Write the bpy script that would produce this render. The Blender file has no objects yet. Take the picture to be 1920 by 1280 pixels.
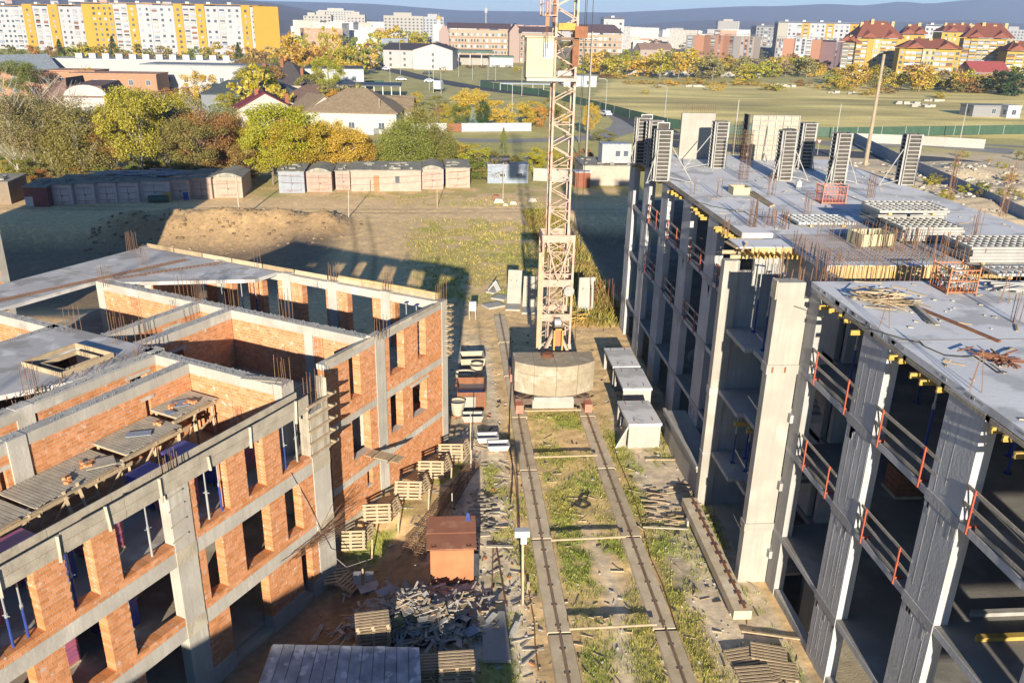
import bpy, math, random
import numpy as np
from math import sin, cos, radians, pi, sqrt, atan2
random.seed(7); RNG = np.random.default_rng(7)
S = bpy.context.scene
COL = S.collection
# ------------------------------------------------------------------ camera
CAM_F, CAM_PITCH, CAM_ROLL, CAM_YAW, CAM_H = 1545.46, .365733, .0208159, .08275, 22.0
_f = np.array([sin(CAM_YAW)*cos(CAM_PITCH), cos(CAM_YAW)*cos(CAM_PITCH), -sin(CAM_PITCH)])
_r0 = np.array([cos(CAM_YAW), -sin(CAM_YAW), 0.0]); _u0 = np.cross(_r0, _f)
CR = cos(CAM_ROLL)*_r0 + sin(CAM_ROLL)*_u0
CU = -sin(CAM_ROLL)*_r0 + cos(CAM_ROLL)*_u0
CF = _f
from mathutils import Matrix, Vector
cam = bpy.data.cameras.new('camera'); camo = bpy.data.objects.new('camera', cam); COL.objects.link(camo)
camo.matrix_world = Matrix(((CR[0], CU[0], -CF[0], 0), (CR[1], CU[1], -CF[1], 0), (CR[2], CU[2], -CF[2], CAM_H), (0, 0, 0, 1)))
cam.sensor_width = 36; cam.lens = CAM_F/1920*36; cam.clip_start = .5; cam.clip_end = 60000
S.camera = camo
# ------------------------------------------------------------------ sky, sun, exposure
SUN_EL, SUN_AZ = radians(13.8), radians(3.6)      # light travels towards +Y, a little to +X
W = bpy.data.worlds.new('World'); S.world = W; W.use_nodes = True
nt = W.node_tree; nt.nodes.clear()
sky = nt.nodes.new('ShaderNodeTexSky'); sky.sky_type = 'NISHITA'; sky.sun_disc = False
sky.sun_elevation = SUN_EL; sky.sun_rotation = pi + SUN_AZ
sky.altitude = 150; sky.air_density = 1.1; sky.dust_density = .1; sky.ozone_density = 7.0
bg = nt.nodes.new('ShaderNodeBackground'); bg.inputs[1].default_value = SKY_STRENGTH = 0.078
wo = nt.nodes.new('ShaderNodeOutputWorld')
nt.links.new(sky.outputs[0], bg.inputs[0]); nt.links.new(bg.outputs[0], wo.inputs[0])
sun = bpy.data.lights.new('sun', 'SUN'); sun.energy = 5.0; sun.angle = radians(.55); sun.color = (1, .90, .745)
suno = bpy.data.objects.new('sun', sun); COL.objects.link(suno)
sd = Vector((sin(SUN_AZ)*cos(SUN_EL), cos(SUN_AZ)*cos(SUN_EL), -sin(SUN_EL)))
suno.rotation_euler = sd.to_track_quat('-Z', 'Y').to_euler(); suno.location = (0, -60, 60)
S.view_settings.view_transform = 'Standard'; S.view_settings.look = 'None'
S.view_settings.exposure = 1.08; S.view_settings.gamma = 1; S.view_settings.use_curve_mapping = False
S.render.engine = 'CYCLES'
S.cycles.max_bounces = 6; S.cycles.diffuse_bounces = 2; S.cycles.glossy_bounces = 2; S.cycles.transparent_max_bounces = 4
S.cycles.volume_bounces = 0; S.cycles.use_denoising = True
# ------------------------------------------------------------------ pixel of the 1920x1280 photograph -> point of the place
def ray(px, py):
    d = CF*CAM_F + CR*(px-960) - CU*(py-640); return d/np.linalg.norm(d)
def G(px, py, z=0.0):
    d = ray(px, py); t = (z-CAM_H)/d[2]; return np.array([0, 0, CAM_H]) + t*d
def atY(px, py, y):
    d = ray(px, py); return np.array([0, 0, CAM_H]) + d*(y/d[1])
def proj(p):
    v = np.array([p[0], p[1], p[2]-CAM_H]); w = v@CF; return 960+CAM_F*(v@CR)/w, 640-CAM_F*(v@CU)/w
ANG = .53865
LA = np.array([sin(ANG), cos(ANG), 0]); LB = np.array([cos(ANG), -sin(ANG), 0]); LO = G(840, 827)
def UV(u, v, z=0.0): return LO + LA*u - LB*v + np.array([0, 0, z])
def uv_of(p): d = np.asarray(p)[:3]-LO; return d@LA, -(d@LB)
ROTL = -ANG                                        # z rotation that turns local +Y onto LA
# ------------------------------------------------------------------ numpy value noise for the terrain
_NT = RNG.random((256, 256))
def vnoise(x, y):
    xi = np.floor(x).astype(int); yi = np.floor(y).astype(int); fx = x-xi; fy = y-yi
    fx = fx*fx*(3-2*fx); fy = fy*fy*(3-2*fy)
    a = _NT[xi & 255, yi & 255]; b = _NT[(xi+1) & 255, yi & 255]; c = _NT[xi & 255, (yi+1) & 255]; d = _NT[(xi+1) & 255, (yi+1) & 255]
    return (a*(1-fx)+b*fx)*(1-fy)+(c*(1-fx)+d*fx)*fy
def fbm(x, y, o=4):
    s = 0; a = .5
    for i in range(o): s = s+a*vnoise(x*2**i+17*i, y*2**i+31*i); a *= .5
    return s/(1-.5**o)
def sstep(a, b, x): t = np.clip((x-a)/(b-a), 0, 1); return t*t*(3-2*t)
# ------------------------------------------------------------------ materials
MATS = {}
def M(name, c1, c2=None, scale=2.0, rough=.85, bump=.15, bscale=12.0, metal=0.0, isl=0.0, objr=0.0, stretch=(1, 1, 1), objcol=False,
      spec=.25, c3=None, s3=.5, streak=0.0, transl=0.0, attr=None, det=6, t3=.56, c4=None):
    """noise-mixed principled material; isl / objr = brightness spread per mesh island / per object"""
    m = bpy.data.materials.new(name); m.use_nodes = True; t = m.node_tree; N = t.nodes; L = t.links
    b = N['Principled BSDF']; c2 = c2 or tuple(v*.75 for v in c1)
    tc = N.new('ShaderNodeTexCoord'); mp = N.new('ShaderNodeMapping'); mp.inputs['Scale'].default_value = stretch
    L.new(tc.outputs['Object'], mp.inputs[0])
    def noise(sc, d=det, vec=None):
        n = N.new('ShaderNodeTexNoise'); n.inputs['Scale'].default_value = sc; n.inputs['Detail'].default_value = d
        L.new(vec or mp.outputs[0], n.inputs['Vector']); return n
    def mix(f, a, bb, kind='MIX'):
        x = N.new('ShaderNodeMix'); x.data_type = 'RGBA'; x.blend_type = kind
        for i, v in ((0, f), (6, a), (7, bb)):
            if isinstance(v, (int, float)): x.inputs[i].default_value = v
            elif isinstance(v, tuple): x.inputs[i].default_value = (*v[:3], 1)
            else: L.new(v, x.inputs[i])
        return x.outputs[2]
    def ramp(src, lo, hi):
        r = N.new('ShaderNodeMapRange'); r.inputs[1].default_value = lo; r.inputs[2].default_value = hi
        L.new(src, r.inputs[0]); return r.outputs[0]
    n1 = noise(scale)
    base = mix(ramp(n1.outputs[0], .32, .68), c1, c2)
    if c3:
        n3 = noise(s3, 8); base = mix(ramp(n3.outputs[0], t3, t3+.1), base, c3)
    if c4:
        n4 = noise(.6, 14); base = mix(ramp(n4.outputs[0], .53, .60), base, c4)
        n5 = noise(14, 4); base = mix(ramp(n5.outputs[0], .70, .76), base, c4)
    if objcol:
        oi = N.new('ShaderNodeObjectInfo'); base = mix(1.0, oi.outputs['Color'], base, 'MULTIPLY')
    if attr:
        at = N.new('ShaderNodeAttribute'); at.attribute_name = attr; base = mix(1.0, at.outputs['Color'], base, 'MULTIPLY')
    if streak:
        mp2 = N.new('ShaderNodeMapping'); mp2.inputs['Scale'].default_value = (5, 5, .35); L.new(tc.outputs['Object'], mp2.inputs[0])
        ns = noise(1.3, 5, mp2.outputs[0]); base = mix(ramp(ns.outputs[0], .45, .8), base, tuple(v*(1-streak) for v in c1))
    if isl or objr:
        if isl: g = N.new('ShaderNodeNewGeometry'); src = g.outputs['Random Per Island']; amt = isl
        else: g = N.new('ShaderNodeObjectInfo'); src = g.outputs['Random']; amt = objr
        r = N.new('ShaderNodeMapRange'); r.inputs[3].default_value = 1-amt; r.inputs[4].default_value = 1+amt*.7; L.new(src, r.inputs[0])
        hs = N.new('ShaderNodeHueSaturation'); L.new(r.outputs[0], hs.inputs['Value']); L.new(base, hs.inputs['Color'])
        r2 = N.new('ShaderNodeMapRange'); r2.inputs[3].default_value = 1+amt*.25; r2.inputs[4].default_value = 1-amt*.35; L.new(src, r2.inputs[0])
        L.new(r2.outputs[0], hs.inputs['Saturation']); base = hs.outputs[0]
    L.new(base, b.inputs['Base Color'])
    b.inputs['Roughness'].default_value = rough; b.inputs['Metallic'].default_value = metal
    b.inputs['Specular IOR Level'].default_value = spec
    if bump:
        nb = noise(bscale, 6); bp = N.new('ShaderNodeBump'); bp.inputs['Strength'].default_value = min(1, bump*2); bp.inputs['Distance'].default_value = .03
        L.new(nb.outputs[0], bp.inputs['Height']); L.new(bp.outputs[0], b.inputs['Normal'])
    if transl:
        tr = N.new('ShaderNodeBsdfTranslucent'); ms = N.new('ShaderNodeMixShader'); ms.inputs[0].default_value = transl
        L.new(base, tr.inputs[0]); L.new(b.outputs[0], ms.inputs[1]); L.new(tr.outputs[0], ms.inputs[2])
        L.new(ms.outputs[0], N['Material Output'].inputs[0])
    MATS[name] = m; return m
M('concrete', (.38, .365, .34), (.30, .29, .27), .8, bump=.18, bscale=9, c3=(.43, .41, .365), s3=.35, streak=.28, objr=.06)
M('concrete_pale', (.36, .335, .285), (.295, .27, .23), .9, bump=.18, bscale=7, c3=(.40, .375, .325), s3=.5, streak=.2, objr=.05)
M('concrete_warm', (.46, .425, .36), (.36, .33, .28), .9, bump=.2, bscale=9, c3=(.52, .48, .41), s3=.5, streak=.25, objr=.07)
M('pole_concrete', (.34, .28, .19), (.26, .21, .145), 1, bump=.05)
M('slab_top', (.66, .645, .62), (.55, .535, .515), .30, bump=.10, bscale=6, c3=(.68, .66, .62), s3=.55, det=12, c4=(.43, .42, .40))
M('facade_concrete', (.47, .46, .44), (.385, .375, .36), .8, bump=.15, bscale=9, c3=(.52, .505, .48), s3=.5, streak=.3, objr=.06)
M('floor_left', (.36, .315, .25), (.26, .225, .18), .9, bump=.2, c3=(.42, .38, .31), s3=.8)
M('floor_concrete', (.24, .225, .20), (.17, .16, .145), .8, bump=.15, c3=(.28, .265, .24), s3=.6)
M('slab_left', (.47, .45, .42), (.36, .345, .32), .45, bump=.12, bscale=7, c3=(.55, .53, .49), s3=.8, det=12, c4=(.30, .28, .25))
M('precast', (.37, .35, .31), (.315, .30, .26), 1.6, bump=.08, objr=.07)
M('old_concrete', (.44, .385, .285), (.34, .295, .215), 1.3, bump=.3, bscale=10, c3=(.48, .43, .33), s3=.8)
M('rail_steel', (.33, .235, .16), (.24, .17, .115), 3, rough=.6, metal=.3, bump=.05)
M('track_concrete', (.60, .49, .33), (.46, .37, .24), 1.6, bump=.12, bscale=9, c3=(.64, .55, .40), s3=.9, objr=.12)
M('ballast', (.37, .31, .22), (.27, .225, .155), 2.6, bump=.5, bscale=6, c3=(.41, .36, .28), s3=1.2, streak=.2, objr=.1)
M('garage_paint', (.60, .60, .60), (.49, .485, .48), 1.4, rough=.7, bump=.12, objcol=True, c3=(.46, .36, .29), s3=1.1, t3=.64)
M('mortar', (.50, .44, .37), (.40, .35, .30), 4, bump=.3, bscale=25)
M('brick', (.57, .245, .098), (.49, .20, .075), 3.0, bump=.15, bscale=30, isl=.15, c3=(.54, .42, .33), s3=5.0, t3=.60)
M('brick_single', (.57, .245, .098), (.49, .20, .075), 3.0, bump=.15, bscale=30, objr=.15, c3=(.60, .44, .33), s3=6.5, t3=.6)
M('wood', (.44, .33, .20), (.33, .25, .155), 3, stretch=(1, 1, 1), bump=.2, bscale=14, isl=.28, objr=0)
M('wood_grey', (.43, .375, .285), (.31, .27, .205), 2.5, bump=.2, bscale=14, isl=.25)
M('scrap_grey', (.40, .355, .30), (.26, .23, .19), 3, bump=.2, isl=.45)
M('wood_new', (.52, .36, .17), (.44, .29, .12), 3, bump=.1, isl=.18)
M('timber_yellow', (.45, .30, .07), (.34, .22, .05), 2, bump=.05, isl=.15)
M('ply_dark', (.10, .085, .07), (.055, .05, .045), 2, bump=.05, isl=.2)
M('steel_grey', (.42, .43, .42), (.30, .31, .31), 3, rough=.5, metal=.35, bump=.05, isl=.15)
M('steel_white', (.36, .35, .32), (.27, .26, .24), 2.2, rough=.55, bump=.08, isl=.12)
M('steel_dark', (.06, .06, .065), (.03, .03, .035), 3, rough=.5, metal=.3, bump=.05)
M('rebar', (.26, .15, .085), (.18, .10, .06), 5, rough=.7, metal=.3, bump=0, isl=.3)
M('rust', (.25, .105, .05), (.16, .07, .04), 3, rough=.75, bump=.15)
M('rust_orange', (.42, .175, .08), (.34, .13, .06), 1.2, rough=.6, bump=.06)
M('rust_brown', (.29, .125, .07), (.24, .10, .06), 1.0, rough=.6, bump=.06, c3=(.34, .17, .10), s3=1.5)
M('crane_paint', (.44, .325, .25), (.35, .25, .185), 3.5, rough=.6, bump=.05, c3=(.28, .15, .09), s3=2.6, isl=.1)
M('crane_dark', (.15, .10, .07), (.09, .065, .05), 4, rough=.6, bump=.1)
M('cream', (.42, .37, .235), (.38, .33, .21), 1.5, rough=.5, bump=.02, c3=(.36, .30, .185), s3=2)
M('red_paint', (.40, .095, .055), (.30, .07, .04), 3, rough=.5, bump=.03)
M('red_faded', (.50, .20, .14), (.40, .14, .09), 3, rough=.6, bump=.03)
M('blue_paint', (.035, .065, .26), (.025, .045, .17), 3, rough=.45, bump=0)
M('wrap_blue', (.05, .08, .30), (.09, .06, .22), 3, rough=.3, bump=.1, spec=.5)
M('wrap_purple', (.28, .09, .20), (.42, .13, .12), 2, rough=.35, bump=.1, spec=.5)
M('white_paint', (.44, .435, .42), (.38, .375, .36), 1.5, rough=.6, bump=.03)
M('glass', (.05, .065, .08), (.09, .11, .13), .4, rough=.12, bump=0, spec=.6, objr=.4)
M('glass_pale', (.30, .34, .38), (.20, .23, .27), .9, rough=.2, bump=0, spec=.6, objr=.4)
M('paint', (.50, .50, .50), (.86, .86, .85), .5, rough=.75, bump=.05, objcol=True)
M('paint_fine', (.53, .53, .53), (.44, .435, .43), 2.2, rough=.7, bump=.06, objcol=True)
M('car_paint', (1, 1, 1), (.95, .95, .95), 1, rough=.25, bump=0, objcol=True, spec=.6)
M('roof_tile', (.72, .72, .72), (.52, .50, .48), 1.5, rough=.8, bump=.1, objcol=True)
M('foliage', (1, 1, 1), (.62, .70, .55), .45, rough=.75, bump=0, objcol=True, isl=.42, spec=.1, transl=.22)
M('bark', (.22, .18, .13), (.13, .105, .08), 6, bump=.2)
M('bark_pale', (.40, .36, .30), (.25, .22, .18), 5, bump=.15)
M('rubber', (.02, .02, .02), None, 3, bump=0)
M('cable', (.05, .045, .04), None, 3, bump=0)
M('clod', (.26, .18, .10), (.17, .115, .065), 3, bump=.2, isl=.3)
M('stone', (.46, .41, .33), (.36, .32, .26), 3, bump=.2, isl=.35)
M('grass_blade', (.18, .20, .045), (.30, .26, .08), .25, rough=.8, bump=0, isl=.45, transl=.25, attr='Col')
M('tar_roof', (.26, .245, .20), (.18, .17, .14), 1.2, bump=.2, c3=(.34, .31, .23), s3=.8)
M('sheet_metal', (.40, .42, .44), (.22, .24, .26), 2.2, rough=.6, metal=.2, bump=.08, c3=(.55, .56, .57), s3=2.5, t3=.54, objr=.12, stretch=(1, 1, 1))
M('asphalt', (.085, .085, .088), (.065, .065, .068), .6, bump=.05)
M('green_sheet', (.05, .095, .06), (.04, .075, .05), 1, rough=.5, bump=.03)
M('grey_sheet', (.24, .28, .34), (.19, .22, .27), 1, rough=.55, bump=.03)
# ------------------------------------------------------------------ mesh builder and object helpers
class MB:
    def __init__(s): s.v = []; s.f = []
    def add(s, vs, fs):
        n = len(s.v); s.v += [tuple(float(c) for c in p) for p in vs]; s.f += [tuple(n+i for i in f) for f in fs]; return s
    def hexa(s, p): return s.add(p, ((0, 3, 2, 1), (4, 5, 6, 7), (0, 1, 5, 4), (1, 2, 6, 5), (2, 3, 7, 6), (3, 0, 4, 7)))
    def bx(s, x0, x1, y0, y1, z0, z1, fr=None):
        if x0 > x1: x0, x1 = x1, x0
        if y0 > y1: y0, y1 = y1, y0
        p = [(x0, y0, z0), (x1, y0, z0), (x1, y1, z0), (x0, y1, z0), (x0, y0, z1), (x1, y0, z1), (x1, y1, z1), (x0, y1, z1)]
        if fr: p = [fr(*q) for q in p]
        return s.hexa(p)
    def bar(s, a, b, w=.1, h=None, up=(0, 0, 1), roll=0):
        a = np.array(a, float); b = np.array(b, float); h = h or w; d = b-a; L = np.linalg.norm(d)
        if L < 1e-6: return s
        d /= L; up = np.array(up, float)
        if abs(d@up) > .98: up = np.array([0, 1., 0]) if abs(d[1]) < .9 else np.array([1., 0, 0])
        x = np.cross(d, up); x /= np.linalg.norm(x); z = np.cross(x, d)
        if roll: x, z = x*cos(roll)+z*sin(roll), -x*sin(roll)+z*cos(roll)
        x = x*w/2; z = z*h/2
        return s.hexa([a-x-z, a+x-z, b+x-z, b-x-z, a-x+z, a+x+z, b+x+z, b-x+z])
    def tube(s, a, b, r, n=6, r2=None, cap=True):
        a = np.array(a, float); b = np.array(b, float); r2 = r if r2 is None else r2; d = b-a; L = np.linalg.norm(d)
        if L < 1e-6: return s
        d /= L; up = np.array([0, 0, 1.]) if abs(d[2]) < .9 else np.array([1., 0, 0])
        x = np.cross(d, up); x /= np.linalg.norm(x); y = np.cross(d, x)
        vs = [a+r*(x*cos(2*pi*i/n)+y*sin(2*pi*i/n)) for i in range(n)]+[b+r2*(x*cos(2*pi*i/n)+y*sin(2*pi*i/n)) for i in range(n)]
        fs = [(i, (i+1) % n, n+(i+1) % n, n+i) for i in range(n)]
        if cap: fs += [tuple(range(n))[::-1], tuple(range(n, 2*n))]
        return s.add(vs, fs)
    def path(s, pts, r, n=5):
        for a, b in zip(pts[:-1], pts[1:]): s.tube(a, b, r, n, cap=True)
        return s
    def prism(s, poly, z0, z1, fr=None):
        n = len(poly); vs = [(x, y, z0) for x, y in poly]+[(x, y, z1) for x, y in poly]
        if fr: vs = [fr(*q) for q in vs]
        return s.add(vs, [tuple(range(n))[::-1], tuple(range(n, 2*n))]+[(i, (i+1) % n, n+(i+1) % n, n+i) for i in range(n)])
    def quad(s, a, b, c, d): return s.add([a, b, c, d], [(0, 1, 2, 3)])
    def mesh(s, name, mat, off=(0, 0, 0), smooth=False):
        me = bpy.data.meshes.new(name); o = np.array(off, float)
        me.from_pydata([(p[0]-o[0], p[1]-o[1], p[2]-o[2]) for p in s.v], [], s.f)
        me.materials.append(MATS[mat] if isinstance(mat, str) else mat)
        if smooth: me.polygons.foreach_set('use_smooth', [True]*len(me.polygons))
        me.update(); return me
    def build(s, name, mat, root=None, kind=None, label=None, smooth=False, color=None, local=False):
        """one mesh object; vertices are world coordinates unless local"""
        off = (0, 0, 0)
        if root is not None and not local: off = WL[root.name]
        me = s.mesh(name, mat, off, smooth); o = bpy.data.objects.new(name, me); COL.objects.link(o)
        WL[o.name] = tuple(off)
        if root is not None: o.parent = root
        if kind: o['kind'] = kind
        if label: o['label'] = label
        if color: o.color = (*color, 1)
        return o
WL = {}
def T(name, label, cat, loc=(0, 0, 0), group=None, rz=0.0):
    o = bpy.data.objects.new(name, None); COL.objects.link(o); o.location = tuple(float(c) for c in loc); o.rotation_euler = (0, 0, rz)
    o['label'] = label; o['category'] = cat
    if group: o['group'] = group
    WL[o.name] = tuple(float(c) for c in loc); o.empty_display_size = .3; return o
def tag(o, label, cat, group=None, kind=None):
    o['label'] = label; o['category'] = cat
    if group: o['group'] = group
    if kind: o['kind'] = kind
    return o
KIDS = {}
def dup(root, loc, rz=0.0, label=None, group=None, scale=1.0, color=None, name=None, rot=None):
    """copy of a thing with copies of its parts and sub-parts, mesh data shared"""
    r = root.copy(); COL.objects.link(r); r.location = tuple(float(c) for c in loc); r.rotation_euler = rot or (0, 0, rz); r.scale = (scale,)*3 if isinstance(scale, (int, float)) else scale
    if name: r.name = name
    WL[r.name] = tuple(float(c) for c in loc)
    if label: r['label'] = label
    if group: r['group'] = group
    if color: r.color = (*color, 1)
    for ch in root.children:
        c = ch.copy(); COL.objects.link(c); c.parent = r
        if color and ch.get('tint'): c.color = (*color, 1)
        for g in ch.children:
            d = g.copy(); COL.objects.link(d); d.parent = c
    return r
class Repeater:
    """first placement moves the prototype itself, later ones copy it"""
    def __init__(s, proto): s.p = proto; s.used = False
    def put(s, loc, rz=0.0, label=None, group=None, scale=1.0, color=None, rot=None):
        if not s.used:
            s.used = True; r = s.p; r.location = tuple(float(c) for c in loc); r.rotation_euler = rot or (0, 0, rz); r.scale = (scale,)*3 if isinstance(scale, (int, float)) else scale
            if label: r['label'] = label
            if group: r['group'] = group
            if color:
                for ch in r.children:
                    if ch.get('tint'): ch.color = (*color, 1)
                r.color = (*color, 1)
            return r
        return dup(s.p, loc, rz, label, group, scale, color, rot=rot)
# ================================================================== TERRAIN
def ruts(x, y):
    a = 0
    for c in (.75, 2.2): a = a+np.exp(-((x-c-.25*np.sin(y*.13))/.16)**2)*sstep(21, 24, y)*sstep(66, 60, y)
    for c in (-1.0, .9): a = a+np.exp(-((y-103.5+x*.02-c*1.0-.5*np.sin(x*.08))/.32)**2)*sstep(60, 50, np.abs(x))
    for c in (-1.0, .9): a = a+np.exp(-((x+9.5+(y-90)*.06-c-.8*np.sin(y*.1))/.3)**2)*sstep(66, 72, y)*sstep(102, 98, y)
    return a*(.5+fbm(x*.5, y*.5))
def ground_h(x, y):
    x = np.asarray(x, float); y = np.asarray(y, float)
    h = np.zeros(np.broadcast(x, y).shape)
    dx, dy = x-LO[0], y-LO[1]; u = dx*LA[0]+dy*LA[1]; v = -(dx*LB[0]+dy*LB[1])
    # ground falls away in front of the brick building's front block
    m = sstep(-6.5, -12.5, u)*sstep(-5.5, -2.2, v)
    h = h-1.25*m
    # inside of the brick building: well below its floor slabs
    h = h-1.2*sstep(.6, 1.4, v)*sstep(-.4, -1.2, u)*sstep(-90, -60, u)
    # excavated bank and spoil ridge behind the brick building
    pit = sstep(-15, -23, x)*sstep(62, 72, y)*sstep(97, 90, y)
    h = h-1.6*pit
    rid = np.exp(-((y-97+(x+20)*.05)/2.6)**2)*sstep(-42, -34, x)*sstep(-10.5, -14, x)
    h = h+rid*(.5+1.5*fbm(x*.35+3, y*.35)+.5*(fbm(x*1.4, y*1.4)-.5))
    slope = sstep(99, 90, y)*sstep(62, 80, y)*sstep(-9, -13, x)*.5
    h = h-slope
    # excavation beside the concrete building, left of its far end
    h = h-2.6*sstep(14.5, 17.5, x)*sstep(40, 38, x)*sstep(63, 67, y)*sstep(103, 97, y)
    # basement of the concrete building
    h = h-3.2*sstep(13.8, 14.1, x)*sstep(27.6, 27.3, x)*sstep(5.6, 6.1, y)*sstep(59.6, 59.2, y)
    # grassy hump behind the crane
    h = h+.5*np.exp(-((x-10.5)/2.2)**2-((y-74)/10)**2)
    h = h-.05*ruts(x, y)
    near = sstep(140, 100, y)*sstep(60, 45, np.abs(x))
    rough = .06*(fbm(x*.8, y*.8)-.5)+.045*(fbm(x*3.1, y*3.1)-.5)
    h = h+near*rough*2.0
    # spoil heaps beyond the grey fence on the right
    hp = sstep(38, 44, x)*sstep(88, 98, y)*sstep(150, 135, y)*sstep(110, 90, x)
    h = h+hp*(2.2*fbm(x*.16+9, y*.16)**2+.35*fbm(x*.7, y*.7))
    h = h+np.where(y > 300, .0, 0)
    return h
def gz(x, y): return float(ground_h(np.array([x]), np.array([y]))[0])
def GG(px, py):
    p = G(px, py)
    for _ in range(4): p = G(px, py, gz(p[0], p[1]))
    return p
def lines(segs):
    out = []
    for a, b, st in segs:
        n = max(1, int(round((b-a)/st))); out += list(np.linspace(a, b, n, endpoint=False))
    return out+[segs[-1][1]]
gx = np.array(lines([(-8800, -1500, 1460), (-1500, -300, 150), (-300, -60, 4), (-60, -14, .7), (-14, 16, .2), (16, 60, .7), (60, 300, 4), (300, 1500, 150), (1500, 8800, 1460)]))
gy = np.array(lines([(-300, 0, 30), (0, 18, 3), (18, 64, .24), (64, 128, .6), (128, 300, 2.2), (300, 700, 9), (700, 1500, 60), (1500, 9800, 1400)]))
GX, GY = np.meshgrid(gx, gy); GZ = ground_h(GX, GY)
def in_poly(X, Y, pts):
    ins = np.zeros(X.shape, bool); n = len(pts)
    for i in range(n):
        x1, y1 = pts[i][:2]; x2, y2 = pts[(i+1) % n][:2]
        c = ((y1 > Y) != (y2 > Y)) & (X < (x2-x1)*(Y-y1)/(y2-y1+1e-12)+x1); ins ^= c
    return ins
def grass_mask(x, y):
    """0..1 amount of grass on the near ground"""
    n = fbm(x*.55+5, y*.55); n2 = fbm(x*1.7, y*1.7)
    g = np.zeros_like(x)
    between = sstep(4.7, 5.0, x)*sstep(8.0, 7.7, x)*sstep(45.5, 44.5, y)
    strip = np.exp(-((x-(6.55+.25*np.sin(y*.5)))/.55)**2)*sstep(33.5, 31.5, y)
    g = np.maximum(g, between*np.clip(sstep(.36, .60, n+.28*(n2-.5))+.25-1.1*strip-.7*np.exp(-((x-7.2)/.8)**2-((y-41.5)/1.5)**2), 0, 1))
    right = sstep(8.7, 9.1, x)*sstep(13.2, 12.4, x)*sstep(46, 40, y)
    g = np.maximum(g, right*np.clip(sstep(.44, .66, n+.3*(n2-.5))*(1-.65*np.exp(-((x-11)/1.0)**2))+.5*np.exp(-((x-9.3)/.35)**2), 0, 1))
    left = sstep(1.6, 2.1, x)*sstep(4.0, 3.7, x)*sstep(44, 40, y)
    g = np.maximum(g, left*np.clip(sstep(.47, .65, n+.3*(n2-.5)), 0, 1)*.9)
    g = np.maximum(g, sstep(.2, .5, x)*sstep(2.6, 2.2, x)*sstep(24.6, 24.2, y)*.9)
    dx, dy = x-LO[0], y-LO[1]; u = dx*LA[0]+dy*LA[1]; v = -(dx*LB[0]+dy*LB[1])
    pal = sstep(-.5, -.9, v)*sstep(-2.6, -2.0, v)*sstep(-13, -11, u)*sstep(.5, -.5, u)
    g = np.maximum(g, pal*sstep(.42, .6, n+.2*(n2-.5)))
    field = sstep(-6, -2.5, x-(-.10)*(y-90)+1.2*(n2-.5))*sstep(64, 70, y)*sstep(112, 106, y)*sstep(16, 13, x)
    road = np.exp(-((y-102.5+x*.02)/4.5)**2)
    g = np.maximum(g, field*np.clip(sstep(.28, .50, n+.25*(n2-.5))-road*1.4, 0, 1))
    g = np.maximum(g, sstep(9.2, 10, x)*sstep(14.6, 13.6, x)*sstep(60, 64, y)*sstep(106, 96, y)*.9)
    verge = sstep(109.5, 113, y)*sstep(-40, -25, x)
    g = np.maximum(g, verge*sstep(.38, .55, n)*.9)
    g = np.maximum(g, sstep(31, 33, x)*sstep(38, 37, x)*sstep(30, 60, y)*.8)
    return np.clip(g, 0, 1)
GM = grass_mask(GX, GY)
n_a = fbm(GX*.21, GY*.21); n_b = fbm(GX*1.3+40, GY*1.3); n_c = fbm(GX*4.1, GY*4.1+9)
tan = np.array([.64, .445, .215]); tan2 = np.array([.54, .385, .20]); pale = np.array([.62, .52, .36]); grass_c = np.array([.22, .265, .05]); dry = np.array([.46, .36, .13])
col = tan*(1-n_b[..., None])+tan2*n_b[..., None]
ps = sstep(.1, .6, GX)*sstep(3.3, 2.7, GX)*sstep(62, 52, GY)*sstep(21, 24, GY)*sstep(.25, .5, n_b+.2)
col = col*(1-ps[..., None])+pale*ps[..., None]
strip = np.exp(-((GX-(6.55+.25*np.sin(GY*.5)))/.5)**2)*sstep(33.5, 31.5, GY)
col = col*(1-strip[..., None])+np.array([.60, .49, .33])*strip[..., None]
rgt = sstep(9.4, 9.8, GX)*sstep(13.3, 12.8, GX)*sstep(46, 42, GY); grv = np.array([.56, .48, .36])*(.75+.5*n_c[..., None])
col = col*(1-.8*rgt[..., None])+grv*.8*rgt[..., None]
roadm = np.clip(1.5*np.exp(-((GY-103.5+GX*.02)/5.5)**2), 0, 1)*(np.abs(GX) < 60)
col = col*(1-.85*roadm[..., None])+np.array([.66, .47, .245])*(.82+.3*n_a[..., None])*.85*roadm[..., None]
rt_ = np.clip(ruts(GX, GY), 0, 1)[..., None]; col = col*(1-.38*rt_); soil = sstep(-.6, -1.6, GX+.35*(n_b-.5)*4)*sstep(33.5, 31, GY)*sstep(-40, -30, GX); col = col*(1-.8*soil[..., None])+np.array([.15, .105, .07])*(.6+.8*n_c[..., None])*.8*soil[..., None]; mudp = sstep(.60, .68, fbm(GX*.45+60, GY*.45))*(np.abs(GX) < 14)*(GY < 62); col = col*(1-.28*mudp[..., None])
gd = sstep(.35, .75, fbm(GX*.3+11, GY*.3)); gc = grass_c*(1-gd[..., None])+dry*gd[..., None]
far_fl = sstep(64, 75, GY)[..., None]; gc = gc*(1-.55*far_fl)+np.array([.40, .325, .115])*.55*far_fl
col = col*(1-GM[..., None]*.85)+gc*GM[..., None]*.85
bank = np.exp(-((GY-95)/4.5)**2)*sstep(-42, -36, GX)*sstep(-9, -13, GX); col = col*(1-.85*bank[..., None])+np.array([.22, .145, .075])*(.6+.9*n_b[..., None])*.85*bank[..., None]
dark = sstep(-10, -14, GX)*sstep(66, 74, GY)*sstep(96, 90, GY)  # shade put into the soil colour across the left shadow region
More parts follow.
